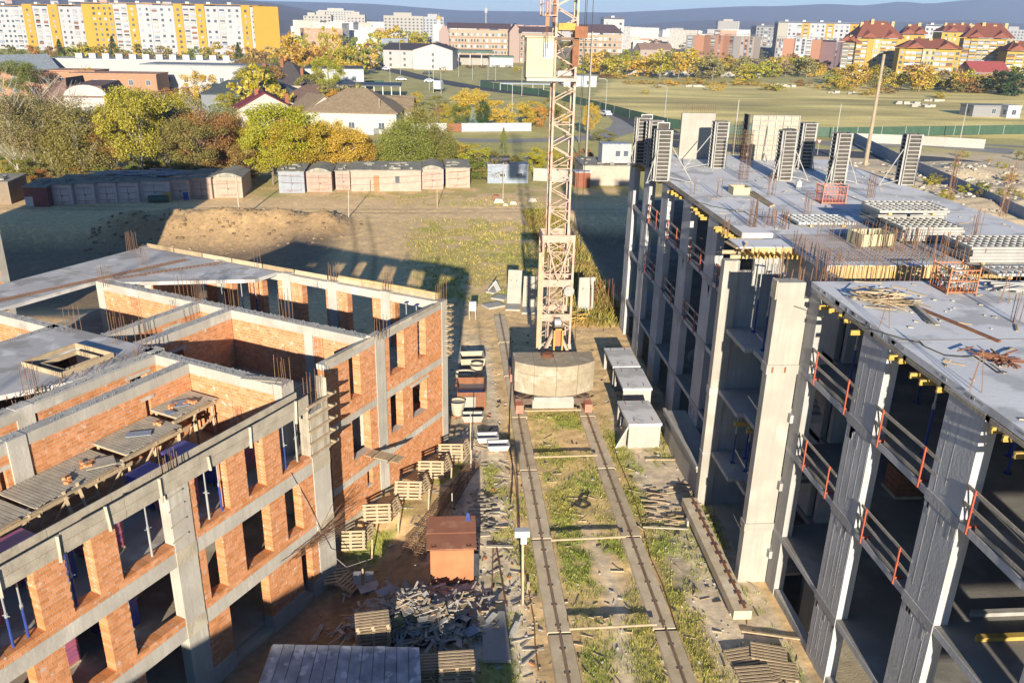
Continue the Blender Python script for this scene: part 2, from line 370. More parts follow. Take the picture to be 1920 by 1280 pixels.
col = col*(1-.8*dark[..., None])+np.array([.13, .095, .065])*.8*dark[..., None]
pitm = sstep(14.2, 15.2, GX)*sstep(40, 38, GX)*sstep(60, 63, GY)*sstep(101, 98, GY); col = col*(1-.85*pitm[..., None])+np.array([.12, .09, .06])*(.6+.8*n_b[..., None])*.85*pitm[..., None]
# beyond the site: suburb lawns, then the open field, then the town's mixed ground
far = sstep(116, 124, GY); sub = np.array([.38, .335, .12])*(.7+.6*n_a[..., None]); col = col*(1-far[..., None])+sub*far[..., None]
fieldp = [G(1090, 200), G(1190, 215), G(1500, 245), G(1930, 262), (420, 300), (420, 470), G(1600, 160), G(1150, 150)]
inf = in_poly(GX, GY, fieldp) & (GY > 130); fc = 1.3*(np.array([.48, .385, .14])*(1-sstep(.52, .7, fbm(GX*.02+3, GY*.05))[..., None])+np.array([.41, .345, .12])*sstep(.52, .7, fbm(GX*.02+3, GY*.05))[..., None])*(.45+1.1*fbm(GX*.05, GY*.16, 6)[..., None])*(1-.35*sstep(.55, .7, fbm(GX*.012+8, GY*.05))[..., None])
col = np.where(inf[..., None], fc, col)
rp = sstep(36.5, 38, GX)*sstep(70, 80, GY)*sstep(170, 150, GY)
col = col*(1-rp[..., None])+(np.array([.58, .46, .29])*(.7+.5*fbm(GX*.2, GY*.2)[..., None]))*rp[..., None]
town = sstep(560, 800, GY)[..., None]; col = col*(1-town)+np.array([.20, .16, .10])*town
gm = bpy.data.meshes.new('ground'); ny, nx = GX.shape
idx = np.arange(nx*ny).reshape(ny, nx); q = np.stack([idx[:-1, :-1], idx[:-1, 1:], idx[1:, 1:], idx[1:, :-1]], -1).reshape(-1, 4)
gm.vertices.add(nx*ny); gm.vertices.foreach_set('co', np.stack([GX, GY, GZ], -1).astype(np.float32).ravel())
gm.loops.add(q.size); gm.loops.foreach_set('vertex_index', q.ravel().astype(np.int32))
gm.polygons.add(len(q)); gm.polygons.foreach_set('loop_start', np.arange(0, q.size, 4, dtype=np.int32)); gm.polygons.foreach_set('loop_total', np.full(len(q), 4, np.int32))
gm.update(calc_edges=True)
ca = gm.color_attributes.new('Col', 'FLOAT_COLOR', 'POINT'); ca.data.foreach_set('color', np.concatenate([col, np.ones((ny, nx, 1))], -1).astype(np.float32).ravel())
gm.polygons.foreach_set('use_smooth', np.ones(len(q), bool))
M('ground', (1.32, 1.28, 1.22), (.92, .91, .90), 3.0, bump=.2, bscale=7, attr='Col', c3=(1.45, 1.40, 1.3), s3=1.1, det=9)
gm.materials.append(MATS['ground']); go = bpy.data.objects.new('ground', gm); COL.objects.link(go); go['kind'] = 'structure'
# ---- scattered grass blades, weeds and stones on the near ground
def scatter_mesh(name, mat, P, size, nb, kind, seed, cols=None, lean=.5):
    rg = np.random.default_rng(seed); n = len(P); tot = n*nb
    base = np.repeat(P, nb, 0)+np.concatenate([rg.normal(0, .05, (tot, 2)), np.zeros((tot, 1))], 1)
    sz = np.repeat(size, nb)*rg.uniform(.5, 1.2, tot); a = rg.uniform(0, 2*pi, tot); w = sz*rg.uniform(.10, .22, tot)
    dx = np.stack([np.cos(a), np.sin(a), 0*a], 1)*w[:, None]; b = rg.uniform(0, 2*pi, tot)
    tip = base+np.stack([np.cos(b)*sz*lean, np.sin(b)*sz*lean, sz], 1)
    V = np.stack([base-dx, base+dx, tip], 1).reshape(-1, 3)
    me = bpy.data.meshes.new(name); me.vertices.add(len(V)); me.vertices.foreach_set('co', V.astype(np.float32).ravel())
    me.loops.add(tot*3); me.loops.foreach_set('vertex_index', np.arange(tot*3, dtype=np.int32)); me.polygons.add(tot)
    me.polygons.foreach_set('loop_start', np.arange(0, tot*3, 3, dtype=np.int32)); me.polygons.foreach_set('loop_total', np.full(tot, 3, np.int32)); me.update(calc_edges=True)
    c = np.repeat(np.repeat(cols, nb, 0), 3, 0); at = me.color_attributes.new('Col', 'FLOAT_COLOR', 'POINT')
    at.data.foreach_set('color', np.concatenate([c, np.ones((len(c), 1))], 1).astype(np.float32).ravel())
    me.materials.append(MATS[mat]); o = bpy.data.objects.new(name, me); COL.objects.link(o); o['kind'] = kind; return o
def scat_pts(n, x0, x1, y0, y1, seed, fn):
    rg = np.random.default_rng(seed); x = rg.uniform(x0, x1, n); y = rg.uniform(y0, y1, n); k = rg.random(n) < fn(x, y)
    x = x[k]; y = y[k]; return np.stack([x, y, ground_h(x, y)], 1)
P1 = scat_pts(150000, -8, 13.2, 21, 60, 1, lambda x, y: grass_mask(x, y)*.8)
d1 = fbm(P1[:, 0]*.7, P1[:, 1]*.7)[:, None]
o = scatter_mesh('grass', 'grass_blade', P1, .045+.09*RNG.random(len(P1))**2, 4, 'stuff', 2, cols=np.array([1.1, 1.6, .8])*(1-d1)+np.array([1.9, 1.6, 1.2])*d1)
tag(o, 'short patchy grass between and beside the crane rails', 'grass')
P2 = scat_pts(30000, -12, 16, 60, 112, 3, lambda x, y: grass_mask(x, y)*.8)
d2 = fbm(P2[:, 0]*.3, P2[:, 1]*.3)[:, None]
o = scatter_mesh('dry_grass', 'grass_blade', P2, .10+.22*RNG.random(len(P2))**2, 3, 'stuff', 4, cols=np.array([1.3, 1.4, .9])*(1-d2)+np.array([2.1, 1.55, 1.7])*d2)
tag(o, 'dry yellow grass and weeds on the open ground behind the crane', 'dry grass')
P3 = scat_pts(9000, 28.5, 38, 28, 100, 5, lambda x, y: sstep(29, 30, x)*sstep(38, 36.5, x)*.7)
d3 = fbm(P3[:, 0]*.4, P3[:, 1]*.4)[:, None]
o = scatter_mesh('weeds', 'grass_blade', P3, .35+.6*RNG.random(len(P3))**2, 4, 'stuff', 6, cols=np.array([1.2, 1.0, .7])*(1-d3)+np.array([1.9, 1.1, 1.0])*d3)
tag(o, 'brown and green weeds between the concrete building and grey fence', 'weeds')
P4 = scat_pts(8000, 9.3, 14.6, 60, 104, 7, lambda x, y: sstep(9.3, 10, x)*sstep(14.6, 14, x)*.8)
d4 = fbm(P4[:, 0]*.4, P4[:, 1]*.4)[:, None]
o = scatter_mesh('tall_weeds', 'grass_blade', P4, .22+.42*RNG.random(len(P4))**2, 4, 'stuff', 8, cols=np.array([1.2, 1.3, .7])*(1-d4)+np.array([1.6, 1.0, 1.1])*d4)
tag(o, 'tall green and brown weeds on the bank right of the crane', 'tall weeds')
def stones(name, P, smin, smax, seed, label, cat, mat='stone'):
    rg = np.random.default_rng(seed); mb = MB(); base = [(1, 0, -.3), (0, 1, -.3), (-1, 0, -.3), (0, -1, -.3), (.5, .45, .6), (-.5, .4, .65), (-.4, -.5, .55), (.45, -.45, .5)]
    for p in P:
        s = rg.uniform(smin, smax); a = rg.uniform(0, 2*pi); ca_, sa = cos(a), sin(a); q = []
        for b in base:
            x, y, z = b[0]*s*rg.uniform(.7, 1.2), b[1]*s*rg.uniform(.6, 1.1), b[2]*s*rg.uniform(.5, .9); q.append((p[0]+x*ca_-y*sa, p[1]+x*sa+y*ca_, p[2]+z))
        mb.add(q, ((3, 2, 1, 0), (4, 5, 6, 7), (0, 1, 5, 4), (1, 2, 6, 5), (2, 3, 7, 6), (3, 0, 4, 7)))
    o = mb.build(name, mat, kind='stuff'); tag(o, label, cat); return o
def sm(x, y):
    a = np.exp(-((x-3.15)/.35)**2)*sstep(20, 24, y)*sstep(60, 30, y)+np.exp(-((x-11.3)/.9)**2-((y-31.5)/2.2)**2)+np.exp(-((x-10)/1.2)**2)*sstep(36, 24, y)*.25+.04
    return np.clip(a, 0, 1)*.8
stones('gravel', scat_pts(9000, -2, 13, 22, 58, 11, sm), .02, .085, 12, 'loose stones and rubble strewn beside the crane rails', 'gravel')
stones('rubble', scat_pts(900, -40, -10, 84, 101, 13, lambda x, y: np.exp(-((y-95)/4)**2)*.8), .08, .4, 14, 'clods and rubble on the spoil bank behind the brick building', 'rubble', 'clod')
stones('spoil', scat_pts(2500, 38, 100, 90, 145, 15, lambda x, y: fbm(x*.15, y*.15)**2), .15, .6, 16, 'pale rubble heaps beyond the grey sheet fence', 'spoil heap', 'stone')
# ================================================================== CONCRETE BUILDING (right)
XF = 13.43; XB = 27.95; ZR = 13.38; LEV = (2.85, 6.6, 10.05, 13.38)
cb = T('concrete_building', 'grey four storey concrete frame under construction on the right of the crane', 'building', (XF, 28.3, 0))
def cbx(name, mat, *boxes, label=None, kind=None):
    m = MB()
    for b in boxes: m.bx(*b)
    return m.build(name, mat, cb, label=label, kind=kind)
Y0, Y1 = 6.2, 60.2
# floor slabs (the stair niche x<15, y 28.35..34.6 stays open); the roof slab also has a gap still unpoured
for i, z in enumerate(LEV[:3]):
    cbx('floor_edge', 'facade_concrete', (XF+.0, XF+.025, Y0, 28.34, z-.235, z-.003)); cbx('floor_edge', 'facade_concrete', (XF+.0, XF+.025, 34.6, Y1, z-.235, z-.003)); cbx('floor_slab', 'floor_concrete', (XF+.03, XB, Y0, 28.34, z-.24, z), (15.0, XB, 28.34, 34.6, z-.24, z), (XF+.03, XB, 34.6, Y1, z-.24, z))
cbx('basement_floor', 'old_concrete', (XF+.3, XB, Y0, Y1, -3.05, -2.9))
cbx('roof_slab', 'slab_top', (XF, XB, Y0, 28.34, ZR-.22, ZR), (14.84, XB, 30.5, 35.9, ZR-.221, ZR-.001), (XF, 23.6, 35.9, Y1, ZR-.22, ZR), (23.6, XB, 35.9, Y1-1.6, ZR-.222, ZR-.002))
# rough pour strips: slightly proud patches on the roof slab
cbx('pour_joint', 'concrete_pale', (XF+.05, XB-.05, 45.0, 45.12, ZR, ZR+.006), (XF+.05, 27.6, 40.4, 40.5, ZR, ZR+.005), (XF+.05, 27.6, 22.2, 22.27, ZR, ZR+.005))
cols_near = [(8.2, 9.6), (12.85, 14.4), (17.7, 19.25), (22.5, 24.1)]
cols_far = [(39.4, 41.0), (44.1, 45.75), (49.1, 50.7), (53.95, 55.6), (58.6, 60.2)]
for (a, b) in cols_near+cols_far:
    zprev = -.02
    for z in LEV:
        m = MB(); m.bx(XF, XF+.42, a, b, zprev, z-.24 if z < ZR else z-.22)
        m.build('column', 'facade_concrete', cb)
        zprev = z
    # the poured joint collar left between storeys
    m = MB()
    for z in LEV[:3]:
        m.bx(XF-.03, XF+.0, a-.03, b+.03, z-.30, z+.03)
        for k in range(5):
            yy = random.uniform(a, b-.2); m.bx(XF-.008, XF, yy, yy+random.uniform(.05, .25), z-.3-random.uniform(.1, .7), z-.29)
    m.build('pour_collar', 'concrete', cb, kind='stuff')
    # board joints of the form: proud ribs
    m = MB()
    for k in range(3):
        yy = a+(b-a)*(.22+.28*k)+random.uniform(-.08, .08)
        for z0, z1 in ((.1, 2.5), (2.95, 6.3), (6.7, 9.7), (10.1, 12.3)):
            if random.random() < .75: m.bx(XF-.004, XF, yy, yy+.015, z0+random.uniform(0, .5), z1)
    for z0, z1 in ((.1, 2.4), (2.95, 6.2), (6.7, 9.6)):
        yy = a+.06
        while yy < b-.08:
            if random.random() < (.16 if z1 < 9 else .05): m.bx(XF-.004, XF, yy, yy+random.uniform(.012, .035), z0+random.uniform(0, .9), z1-random.uniform(0, .5)*(random.random() < .4))
            yy += random.uniform(.09, .22)
    m.build('form_mark', 'facade_concrete', cb, kind='stuff')
for y in (11.5, 16.4, 21.2, 26.0, 37, 41.8, 46.6, 51.5, 56.3):
    for x in (18.1, 23.2):
        m = MB(); m.bx(x-.2, x+.2, y-.35, y+.35, -2.9, 2.6); m.bx(x-.2, x+.2, y-.35, y+.35, 2.86, 6.35); m.bx(x-.2, x+.2, y-.35, y+.35, 6.61, 9.8); m.bx(x-.2, x+.2, y-.35, y+.35, 10.06, 13.15)
        m.build('inner_column', 'concrete', cb)
for (a, b) in [(12.9, 14.1), (17.7, 18.9), (22.6, 23.8), (27.4, 28.6), (34.5, 35.7), (39.4, 40.6), (44.2, 45.4), (49.1, 50.3), (54, 55.2), (59, 60.2)]:
    m = MB(); m.bx(XB-.4, XB-.01, a, b, -2.9, 13.15); m.build('rear_column', 'concrete', cb)
cbx('south_wall', 'concrete', (XF+.42, 14.4, Y0+.02, Y0+.3, -2.9, 6.35), (XF+.42, 14.4, Y0+.02, Y0+.3, 6.62, 9.8), (XF+.42, 14.4, Y0+.02, Y0+.3, 10.06, 13.1))
cbx('inner_wall', 'concrete', (15.2, 22, 28.36, 28.6, 2.86, 6.35), (15.2, 22, 28.36, 28.6, 6.61, 9.8), (15.2, 17.2, 28.36, 28.6, 10.06, 13.15), (19.0, 27.5, 28.36, 28.6, 10.06, 13.15), (15.2, 27.5, 28.36, 28.6, -2.9, 2.6))
cbx('shaft_wall', 'concrete', (19.4, 19.6, 34.8, 40, -2.9, 13.1), (19.6, 24, 39.8, 40, -2.9, 13.1), (19.5, 24.0, 50.8, 51, -2.9, 13.1))
for z0, z1 in ((2.86, 6.35), (6.61, 9.8), (10.06, 13.1)):
    for a, b in ((14.1, 17.7), (18.9, 22.6), (23.8, 27.4), (35.7, 39.4), (40.6, 44.2), (50.3, 54)): cbx('added_rear_wall', 'floor_concrete', (XB-.3, XB-.06, a+.01, b-.01, z0, z1))  # unseen rear walls, added to keep daylight out and darken the storeys
# base wall along the facade and the basement windows above it
cbx('base_wall', 'concrete', (XF+.03, XF+.33, Y0, 27.4, -3, .32)); cbx('base_wall', 'concrete', (XF+.03, XF+.33, 38.5, Y1, -3, -.05))
cbx('basement_wall', 'old_concrete', (XF+.331, XF+.4, Y0, 27.4, -3, -.4), (XB-.3, XB-.02, Y0, Y1, -3, 1.2), (XF+.34, XB, Y1-.3, Y1-.02, -3, 1.0))
cbx('loading_shelf', 'concrete_pale', (12.15, 13.42, 34.86, 41.5, 1.6, 1.78)); cbx('shelf_wall', 'concrete_pale', (12.3, 12.5, 34.9, 41.4, -.3, 1.6))
cbx('shelf_edge', 'precast', (12.12, 12.3, 34.88, 41.55, 1.78, 1.92))
# ---- stair bay: front pier, its collars, return, inner niche wall, rear post, landings
cbx('stair_pier', 'concrete_pale', (12.21, 13.41, 28.34, 28.78, -.1, 2.62), label='pale sunlit lowest lift of the tall pier')
cbx('stair_pier', 'concrete_pale', (12.22, 13.40, 28.34, 28.78, 2.95, 9.68))
cbx('stair_pier', 'concrete_pale', (12.19, 13.415, 28.32, 28.80, 10.06, 12.72))
for b_ in ((12.15, 13.425, 28.28, 28.83, 9.68, 10.06), (12.14, 13.2, 28.26, 28.85, 12.72, 13.36), (12.17, 13.42, 28.30, 28.82, 2.62, 2.95)): cbx('pier_collar', 'concrete_pale', b_)
cbx('collar_slot', 'rust', (12.35, 12.42, 28.262, 28.281, 9.75, 9.98), (12.85, 12.92, 28.262, 28.281, 9.75, 9.98))
m = MB()
for k in range(4): m.bx(12.09, 12.14, 28.28+.13*k, 28.36+.13*k, 12.7, 13.42)
m.build('form_board', 'wood_grey', cb)
cbx('facade_return', 'concrete', (13.43, 13.83, 27.46, 28.33, -.1, 2.6), (13.432, 13.83, 27.46, 28.33, 2.86, 6.35), (13.43, 13.83, 27.46, 28.33, 6.61, 9.8), (13.432, 13.83, 27.46, 28.33, 10.06, 13.15))
cbx('niche_wall', 'concrete', (12.9, 15.4, 34.5, 34.74, 0, 2.7), (12.9, 15.4, 34.5, 34.74, 2.95, 12.0), (13.6, 15.4, 34.5, 34.74, 12.0, 13.1))
cbx('niche_wall', 'concrete', (15.0, 15.24, 28.8, 34.5, 2.95, 13.1))
cbx('rear_post', 'concrete_pale', (12.2, 12.9, 34.4, 34.84, -.1, 2.9), (12.2, 12.9, 34.4, 34.84, 2.95, 6.0), (12.2, 12.9, 34.4, 34.84, 6.36, 12.5), label='slim pale post at the far side of the stair bay')
cbx('post_collar', 'concrete', (12.17, 12.93, 34.38, 34.86, 6.0, 6.36), (12.17, 12.93, 34.38, 34.86, 2.9, 2.95))
for z in (3.05, 6.3, 9.35):
    m = MB(); m.bx(12.95, 14.98, 30.6, 34.48, z-.2, z); m.bx(12.6, 12.95, 31.8, 34.3, z-.19, z+.0); m.build('landing', 'concrete', cb)
    m = MB()
    for k in range(9): m.bx(13.3, 14.6, 30.6-.28*(k+1), 30.6-.28*k, z-.2-.165*(k+1), z-.02-.165*k)
    m.build('stair_flight', 'concrete', cb)
cbx('niche_floor', 'old_concrete', (12.9, 15.2, 28.8, 34.5, -.06, .05))
# rough ends of bars hanging out of the lower landing
m = MB()
for k in range(26):
    x = 12.7+random.random()*2.2; m.tube((x, 31.2+random.uniform(-.5, .5), 3.05), (x+random.uniform(-.1, .1), 30.7+random.uniform(-.5, .5), 3.2+random.uniform(0, .25)), .012, 4)
m.build('bar_ends', 'rebar', cb, kind='stuff')
# ---- yellow timber beams sticking out below the roof edge, each one a part
yb = MB(); yb.bx(0, 1.6, -.04, .04, 0, .05).bx(0, 1.6, -.025, .025, .05, .15).bx(0, 1.6, -.04, .04, .15, .2); ybm = yb.mesh('beam', 'timber_yellow')
def beam(x, y, z, rz=0.0, s=1.0):
    o = bpy.data.objects.new('timber_beam', ybm); COL.objects.link(o); o.parent = cb; o.location = (x-XF, y-28.3, z); o.rotation_euler = (0, 0, rz); o.scale = (s, 1.0, .8)
for a, b in ((19.3, 22.4), (24.2, 27.3), (14.5, 17.6), (41.1, 44.0), (45.9, 49.0), (50.8, 53.9), (55.7, 58.5)):
    for k in range(5):
        y = a+(b-a)*(.1+.2*k)+random.uniform(-.2, .2); beam(XF-.12-random.random()*.22, y, ZR-.50-random.choice((0, .0, .12)), random.uniform(-.06, .06))
for k in range(9): beam(XF-.3-random.random()*.25, 36.0+k*.36, ZR-.5-.02*(k % 3), random.uniform(-.1, .1))
# edge of the deck under the roof slab: a plywood rim
m = MB()
for k in range(11):
    y = 35.9+k*2.2; m.bx(XF-.05, XF-.02, y, y+2.17, ZR-.24, ZR+.03)
for k in range(9):
    y = 9.45+k*2.0; m.bx(XF-.045, XF-.015, y, y+2.17, ZR-.36, ZR-.24)
m.build('edge_board', 'wood_grey', cb, kind='stuff')
# slab edge roughness
m = MB()
for k in range(40):
    y = random.uniform(9.5, 28); m.bx(XF-.006, XF+.01, y, y+random.uniform(.05, .35), ZR-.2+random.uniform(0, .12), ZR-.05)
m.build('edge_spill', 'concrete', cb, kind='stuff')
# ---- formwork deck at the niche top
dk = T('formwork_deck', 'plywood formwork deck with many timber joists over the stair bay', 'formwork', (13.4, 34, 12.6))
m = MB(); m.bx(12.45, 14.82, 33.45, 34.95, 13.3, 13.36); m.build('deck_sheet', 'slab_top', dk)
m = MB()
for k in range(5): m.bx(12.95+k*.37, 13.3+k*.37, 33.40, 33.45, 13.05, 13.34)
m.build('front_board', 'wood_new', dk)
jm = MB(); jm.bx(-.03, .03, -1.4, 1.4, 0, .16); jmesh = jm.mesh('joist', 'timber_yellow')
for k in range(11):
    o = bpy.data.objects.new('joist', jmesh); COL.objects.link(o); o.parent = dk; o.location = (-.7+k*.24, .25+random.uniform(-.2, .15), .42); o.rotation_euler = (0, 0, random.uniform(-.12, -.02))
MB().bx(12.1, 15.2, 33.5, 33.58, 12.84, 13.0).build('bearer', 'wood', dk); MB().bx(12.0, 15.1, 34.3, 34.38, 12.84, 13.0).build('bearer', 'wood', dk)
m = MB(); m.bar((12.35, 33.5, 13.3), (12.2, 34.6, 13.32), .12, .05).bar((12.5, 33.3, 13.2), (12.8, 33.6, 13.5), .08, .04).bar((12.6, 33.6, 13.2), (12.9, 33.9, 13.5), .08, .04); m.build('edge_timber', 'wood', dk)
# ---- rebar: starter bars and mats
def rods(pts, h, name='starter_bars', root=cb, mat='rebar', r=.014, jit=.06):
    m = MB()
    for p in pts:
        m.tube((p[0], p[1], p[2]-.05), (p[0]+random.uniform(-jit, jit), p[1]+random.uniform(-jit, jit), p[2]+h*random.uniform(.85, 1.1)), r, 4)
    return m.build(name, mat, root)
def cluster(px, py, h=1.0, n=8, w=.35, z=ZR, root=cb):
    c = G(px, py, z); pts = [(c[0]+w*random.uniform(-.5, .5)*1.2, c[1]+w*random.uniform(-.5, .5), z) for _ in range(n)]; return rods(pts, h, root=root)
for px, py, h, n in ((1347, 370, 1.1, 4), (1446, 366, 1.2, 6), (1515, 402, 1.2, 7), (1632, 371, 1.3, 9), (1826, 452, 1.35, 11), (1302, 365, .9, 3), (1409, 425, 1.3, 12), (1360, 440, .8, 8), (1780, 372, 2.6, 10), (1880, 405, 2.6, 10), (1905, 605, 1.0, 8)):
    cluster(px, py, h, n)
def column_cage(px, py, h, z=ZR):
    c = G(px, py, z); m = MB()
    for i in range(3):
        for j in range(3):
            if (i, j) != (1, 1): m.tube((c[0]+.24*(i-1), c[1]+.2*(j-1), z-.03), (c[0]+.24*(i-1)+.03, c[1]+.2*(j-1), z+h), .016, 4)
    for k in range(int(h/.22)):
        zz = z+.1+k*.22
        for a, b in (((-1, -1), (1, -1)), ((1, -1), (1, 1)), ((1, 1), (-1, 1)), ((-1, 1), (-1, -1))): m.tube((c[0]+.25*a[0], c[1]+.21*a[1], zz), (c[0]+.25*b[0], c[1]+.21*b[1], zz), .009, 3)
    return m.build('column_rebar_cage', 'rebar', cb)
column_cage(1393, 337, 3.0); column_cage(1378, 290, 2.4)
# bars along the unpoured strip and the mats beyond it
pts = []
for k in range(46): pts.append((15.0+k*.19, 28.45+.05*(k % 2), 13.1))
for k in range(40): pts.append((15.0+k*.17, 30.55, 13.2))
rods(pts, .85, 'starter_bars')
pts = [(14.75+.12*(k % 2), 28.6+.17*k, 13.2) for k in range(30)]; rods(pts, .9)
pts = [(16.6+.17*k, 35.2+.1*(k % 3), ZR) for k in range(26)]; rods(pts, .75)
pts = [(17.3+random.random()*3.2, 32.6+random.random()*.6, ZR) for k in range(44)]; rods(pts, .95)
pts = [(19.8+random.random()*1.6, 31.3+random.random()*.5, ZR) for k in range(22)]; rods(pts, 1.0)
pts = [(14.8+random.random()*1.2, 36.6+random.random()*1.2, ZR) for k in range(24)]; rods(pts, .8)
pts = [(12.35+random.random()*2.2, 28.4+random.random()*.4, 13.3) for k in range(16)]; rods(pts, .55)
pts = [(12.6+random.random()*2.2, 28.9+random.random()*1.6, 12.6) for k in range(14)]; rods(pts, 1.6)
m = MB()
for k in range(32): m.tube((15+k*.17, 31.0, ZR+.03), (15+k*.17+.1, 35.6, ZR+.05), .008, 3)
for k in range(20): m.tube((14.9, 31.0+k*.23, ZR+.045), (20.6, 31.0+k*.23+.1, ZR+.045), .008, 3)
m.build('rebar_mat', 'rebar', cb, kind='stuff')
m = MB()
for (x0, x1) in ((15.1, 17.6), (17.75, 19.6), (19.8, 22.5)):
    k = x0
    while k < x1: m.bx(k, k+.16, 30.44, 30.48, 12.45, 13.34+random.uniform(0, .06)); k += .175
m.build('stop_board', 'wood_new', cb, kind='stuff')
cbx('strip_bottom', 'concrete', (15.0, XB, 28.34, 30.5, 12.35, 12.45))
# ---- guard railings between the columns
def guard_rail(y0, y1, z, lab, seed):
    rnd = random.Random(seed); x = XF-.05
    t = T('guard_railing', lab, 'railing', (x, (y0+y1)/2, z), 'red guard railings along the slab edges')
    for y in (y0, y1):
        m = MB(); m.bx(x-.022, x+.022, y-.022, y+.022, z-.18, z+1.12); m.build('post', 'red_paint', t)
        m = MB(); m.bx(x-.02, x+.3, y-.03, y+.03, z+.02, z+.07).bx(x-.035, x+.1, y-.035, y+.035, z+.5, z+.54).bx(x-.035, x+.1, y-.035, y+.035, z+1.0, z+1.04); m.build('clamp', 'red_paint', t, kind='stuff')
    for dz in (.52, 1.0):
        m = MB(); m.bar((x+.06, y0-.45-rnd.random()*.2, z+dz+rnd.uniform(-.04, .04)), (x+.06, y1+.4+rnd.random()*.2, z+dz+rnd.uniform(-.04, .04)), .03, .11); m.build('board', 'wood_grey', t)
    m = MB(); m.bar((x+.1, y0+.1, z+.12), (x+.1, y1-.2, z+.08), .025, .12); m.build('toe_board', 'wood_grey', t)
bays = [((19.65, 22.05), 'near'), ((24.37, 26.85), 'first'), ((14.9, 17.3), 'last')]
guard_rail(24.37, 26.85, 10.05, 'red guard railing beside the pale pier, one storey below the roof', 1)
guard_rail(19.65, 22.05, 10.05, 'red guard railing second to the right of the pale pier, one storey below the roof', 2)
guard_rail(14.9, 17.3, 10.05, 'red guard railing cut by the right edge of the photo, below the roof slab', 3)
guard_rail(24.64, 26.6, 6.6, 'red guard railing beside the pale pier, two storeys below the roof', 4)
guard_rail(19.8, 21.9, 6.6, 'red guard railing between two columns, two storeys below the roof near the picture bottom', 5)
FL = ['nearest the stair bay', 'second from the stair bay', 'third from the stair bay', 'fourth from the stair bay']
for i, (a, b) in enumerate(((36.6, 38.6), (41.5, 43.5), (46.4, 48.4), (51.3, 53.3))):
    guard_rail(a, b, 10.05, 'dark red upper floor guard railing of the far wing, '+FL[i], 10+i)
    if i: guard_rail(a, b, 6.6, 'dark red middle floor guard railing of the far wing, '+FL[i], 20+i)
# ---- blue props
def make_prop(name, mat, h):
    t = T(name, 'prop', 'prop'); m = MB(); m.tube((0, 0, .02), (0, 0, h*.55), .04, 8); m.build('outer_tube', mat, t, local=True)
    m = MB(); m.tube((0, 0, h*.5), (0, 0, h), .028, 8); m.build('inner_tube', 'steel_grey', t, local=True)
    m = MB(); m.bx(-.1, .1, -.1, .1, 0, .02); m.build('base_plate', mat, t, local=True)
    m = MB(); m.bx(-.1, .1, -.1, .1, h, h+.02); m.build('head_plate', mat, t, local=True)
    m = MB(); m.tube((-.12, 0, h*.52), (.12, 0, h*.52), .015, 6); m.tube((0, 0, h*.5), (0, 0, h*.56), .05, 8); m.build('collar', 'steel_grey', t, local=True)
    return t
props = Repeater(make_prop('adjustable_prop', 'blue_paint', 3.07))
pp_ = [(14.3, 26.0), (14.5, 25.0), (15.6, 25.7), (16.2, 24.8), (14.4, 21.2), (14.6, 20.2), (15.8, 21.6), (16.3, 20.0), (14.5, 16.2), (14.6, 15.2), (16, 16.5), (14.2, 13.4), (14.4, 38.2), (14.8, 42.5), (14.6, 47.5), (15.5, 25.2), (17.0, 21.0)]
for i, (x, y) in enumerate(pp_): props.put((x, y, 10.05), i, 'blue roof prop, top storey, '+('of the far wing' if y > 30 else 'in the bay beside the pale pier' if y > 24.2 else 'in the second bay from the pier' if y > 19.3 else 'in the bay at the right photo edge')+(' by the edge' if x < 15 else ' inside'), 'blue props in the top storey of the concrete building')
for i, (x, y, z) in enumerate([(13.3, 31.6, 9.36), (13.7, 33.8, 9.36), (14.2, 32.6, 9.36), (14.5, 31.2, 9.36)]): props.put((x, y, z), i, 'blue steel prop in the stair bay below the timber deck', 'blue props in the stair bay')
for i, (x, y, z) in enumerate([(13.25, 33.2, 3.06), (13.6, 32.4, 3.06), (14.0, 33.6, 3.06), (14.2, 32.2, 3.06), (14.5, 33.2, 3.06), (13.9, 31.4, 3.06)]): props.put((x, y, z), i, 'blue steel prop on the lowest landing of the stair bay', 'blue props low in the stair bay', scale=(1, 1, .98))
t = T('timber_bearer', 'two yellow timber beams sticking out under the lower stair landing', 'timber beams', (13.2, 32, 6))
MB().bx(12.55, 13.6, 31.7, 31.85, 5.72, 5.9).build('beam', 'timber_yellow', t); MB().bx(12.85, 13.8, 31.0, 31.15, 5.72, 5.9).build('beam', 'timber_yellow', t)
t = T('timber_bearer', 'long yellow timber beam under the upper stair landing', 'timber beam', (13.2, 32, 9)); MB().bar((12.7, 33.2, 9.05), (14.9, 31.2, 9.05), .12, .16).build('beam', 'timber_yellow', t)
# things lying on the lowest floor, near the picture's lower right corner
for i, (px, py) in enumerate(((1820, 1150), (1830, 1196))):
    c = G(px, py, 6.7); t = T('timber_beam', ('pale' if i == 0 else 'yellow')+' timber beam lying on the sunlit middle floor at the right edge', 'timber beam', c)
    MB().bx(c[0], c[0]+3.0, c[1]-.05, c[1]+.05, 6.61, 6.74).build('flange', 'steel_white' if i == 0 else 'timber_yellow', t)
    MB().bx(c[0]+.05, c[0]+2.9, c[1]-.09, c[1]+.09, 6.74, 6.77).build('top_flange', 'steel_white' if i == 0 else 'timber_yellow', t)
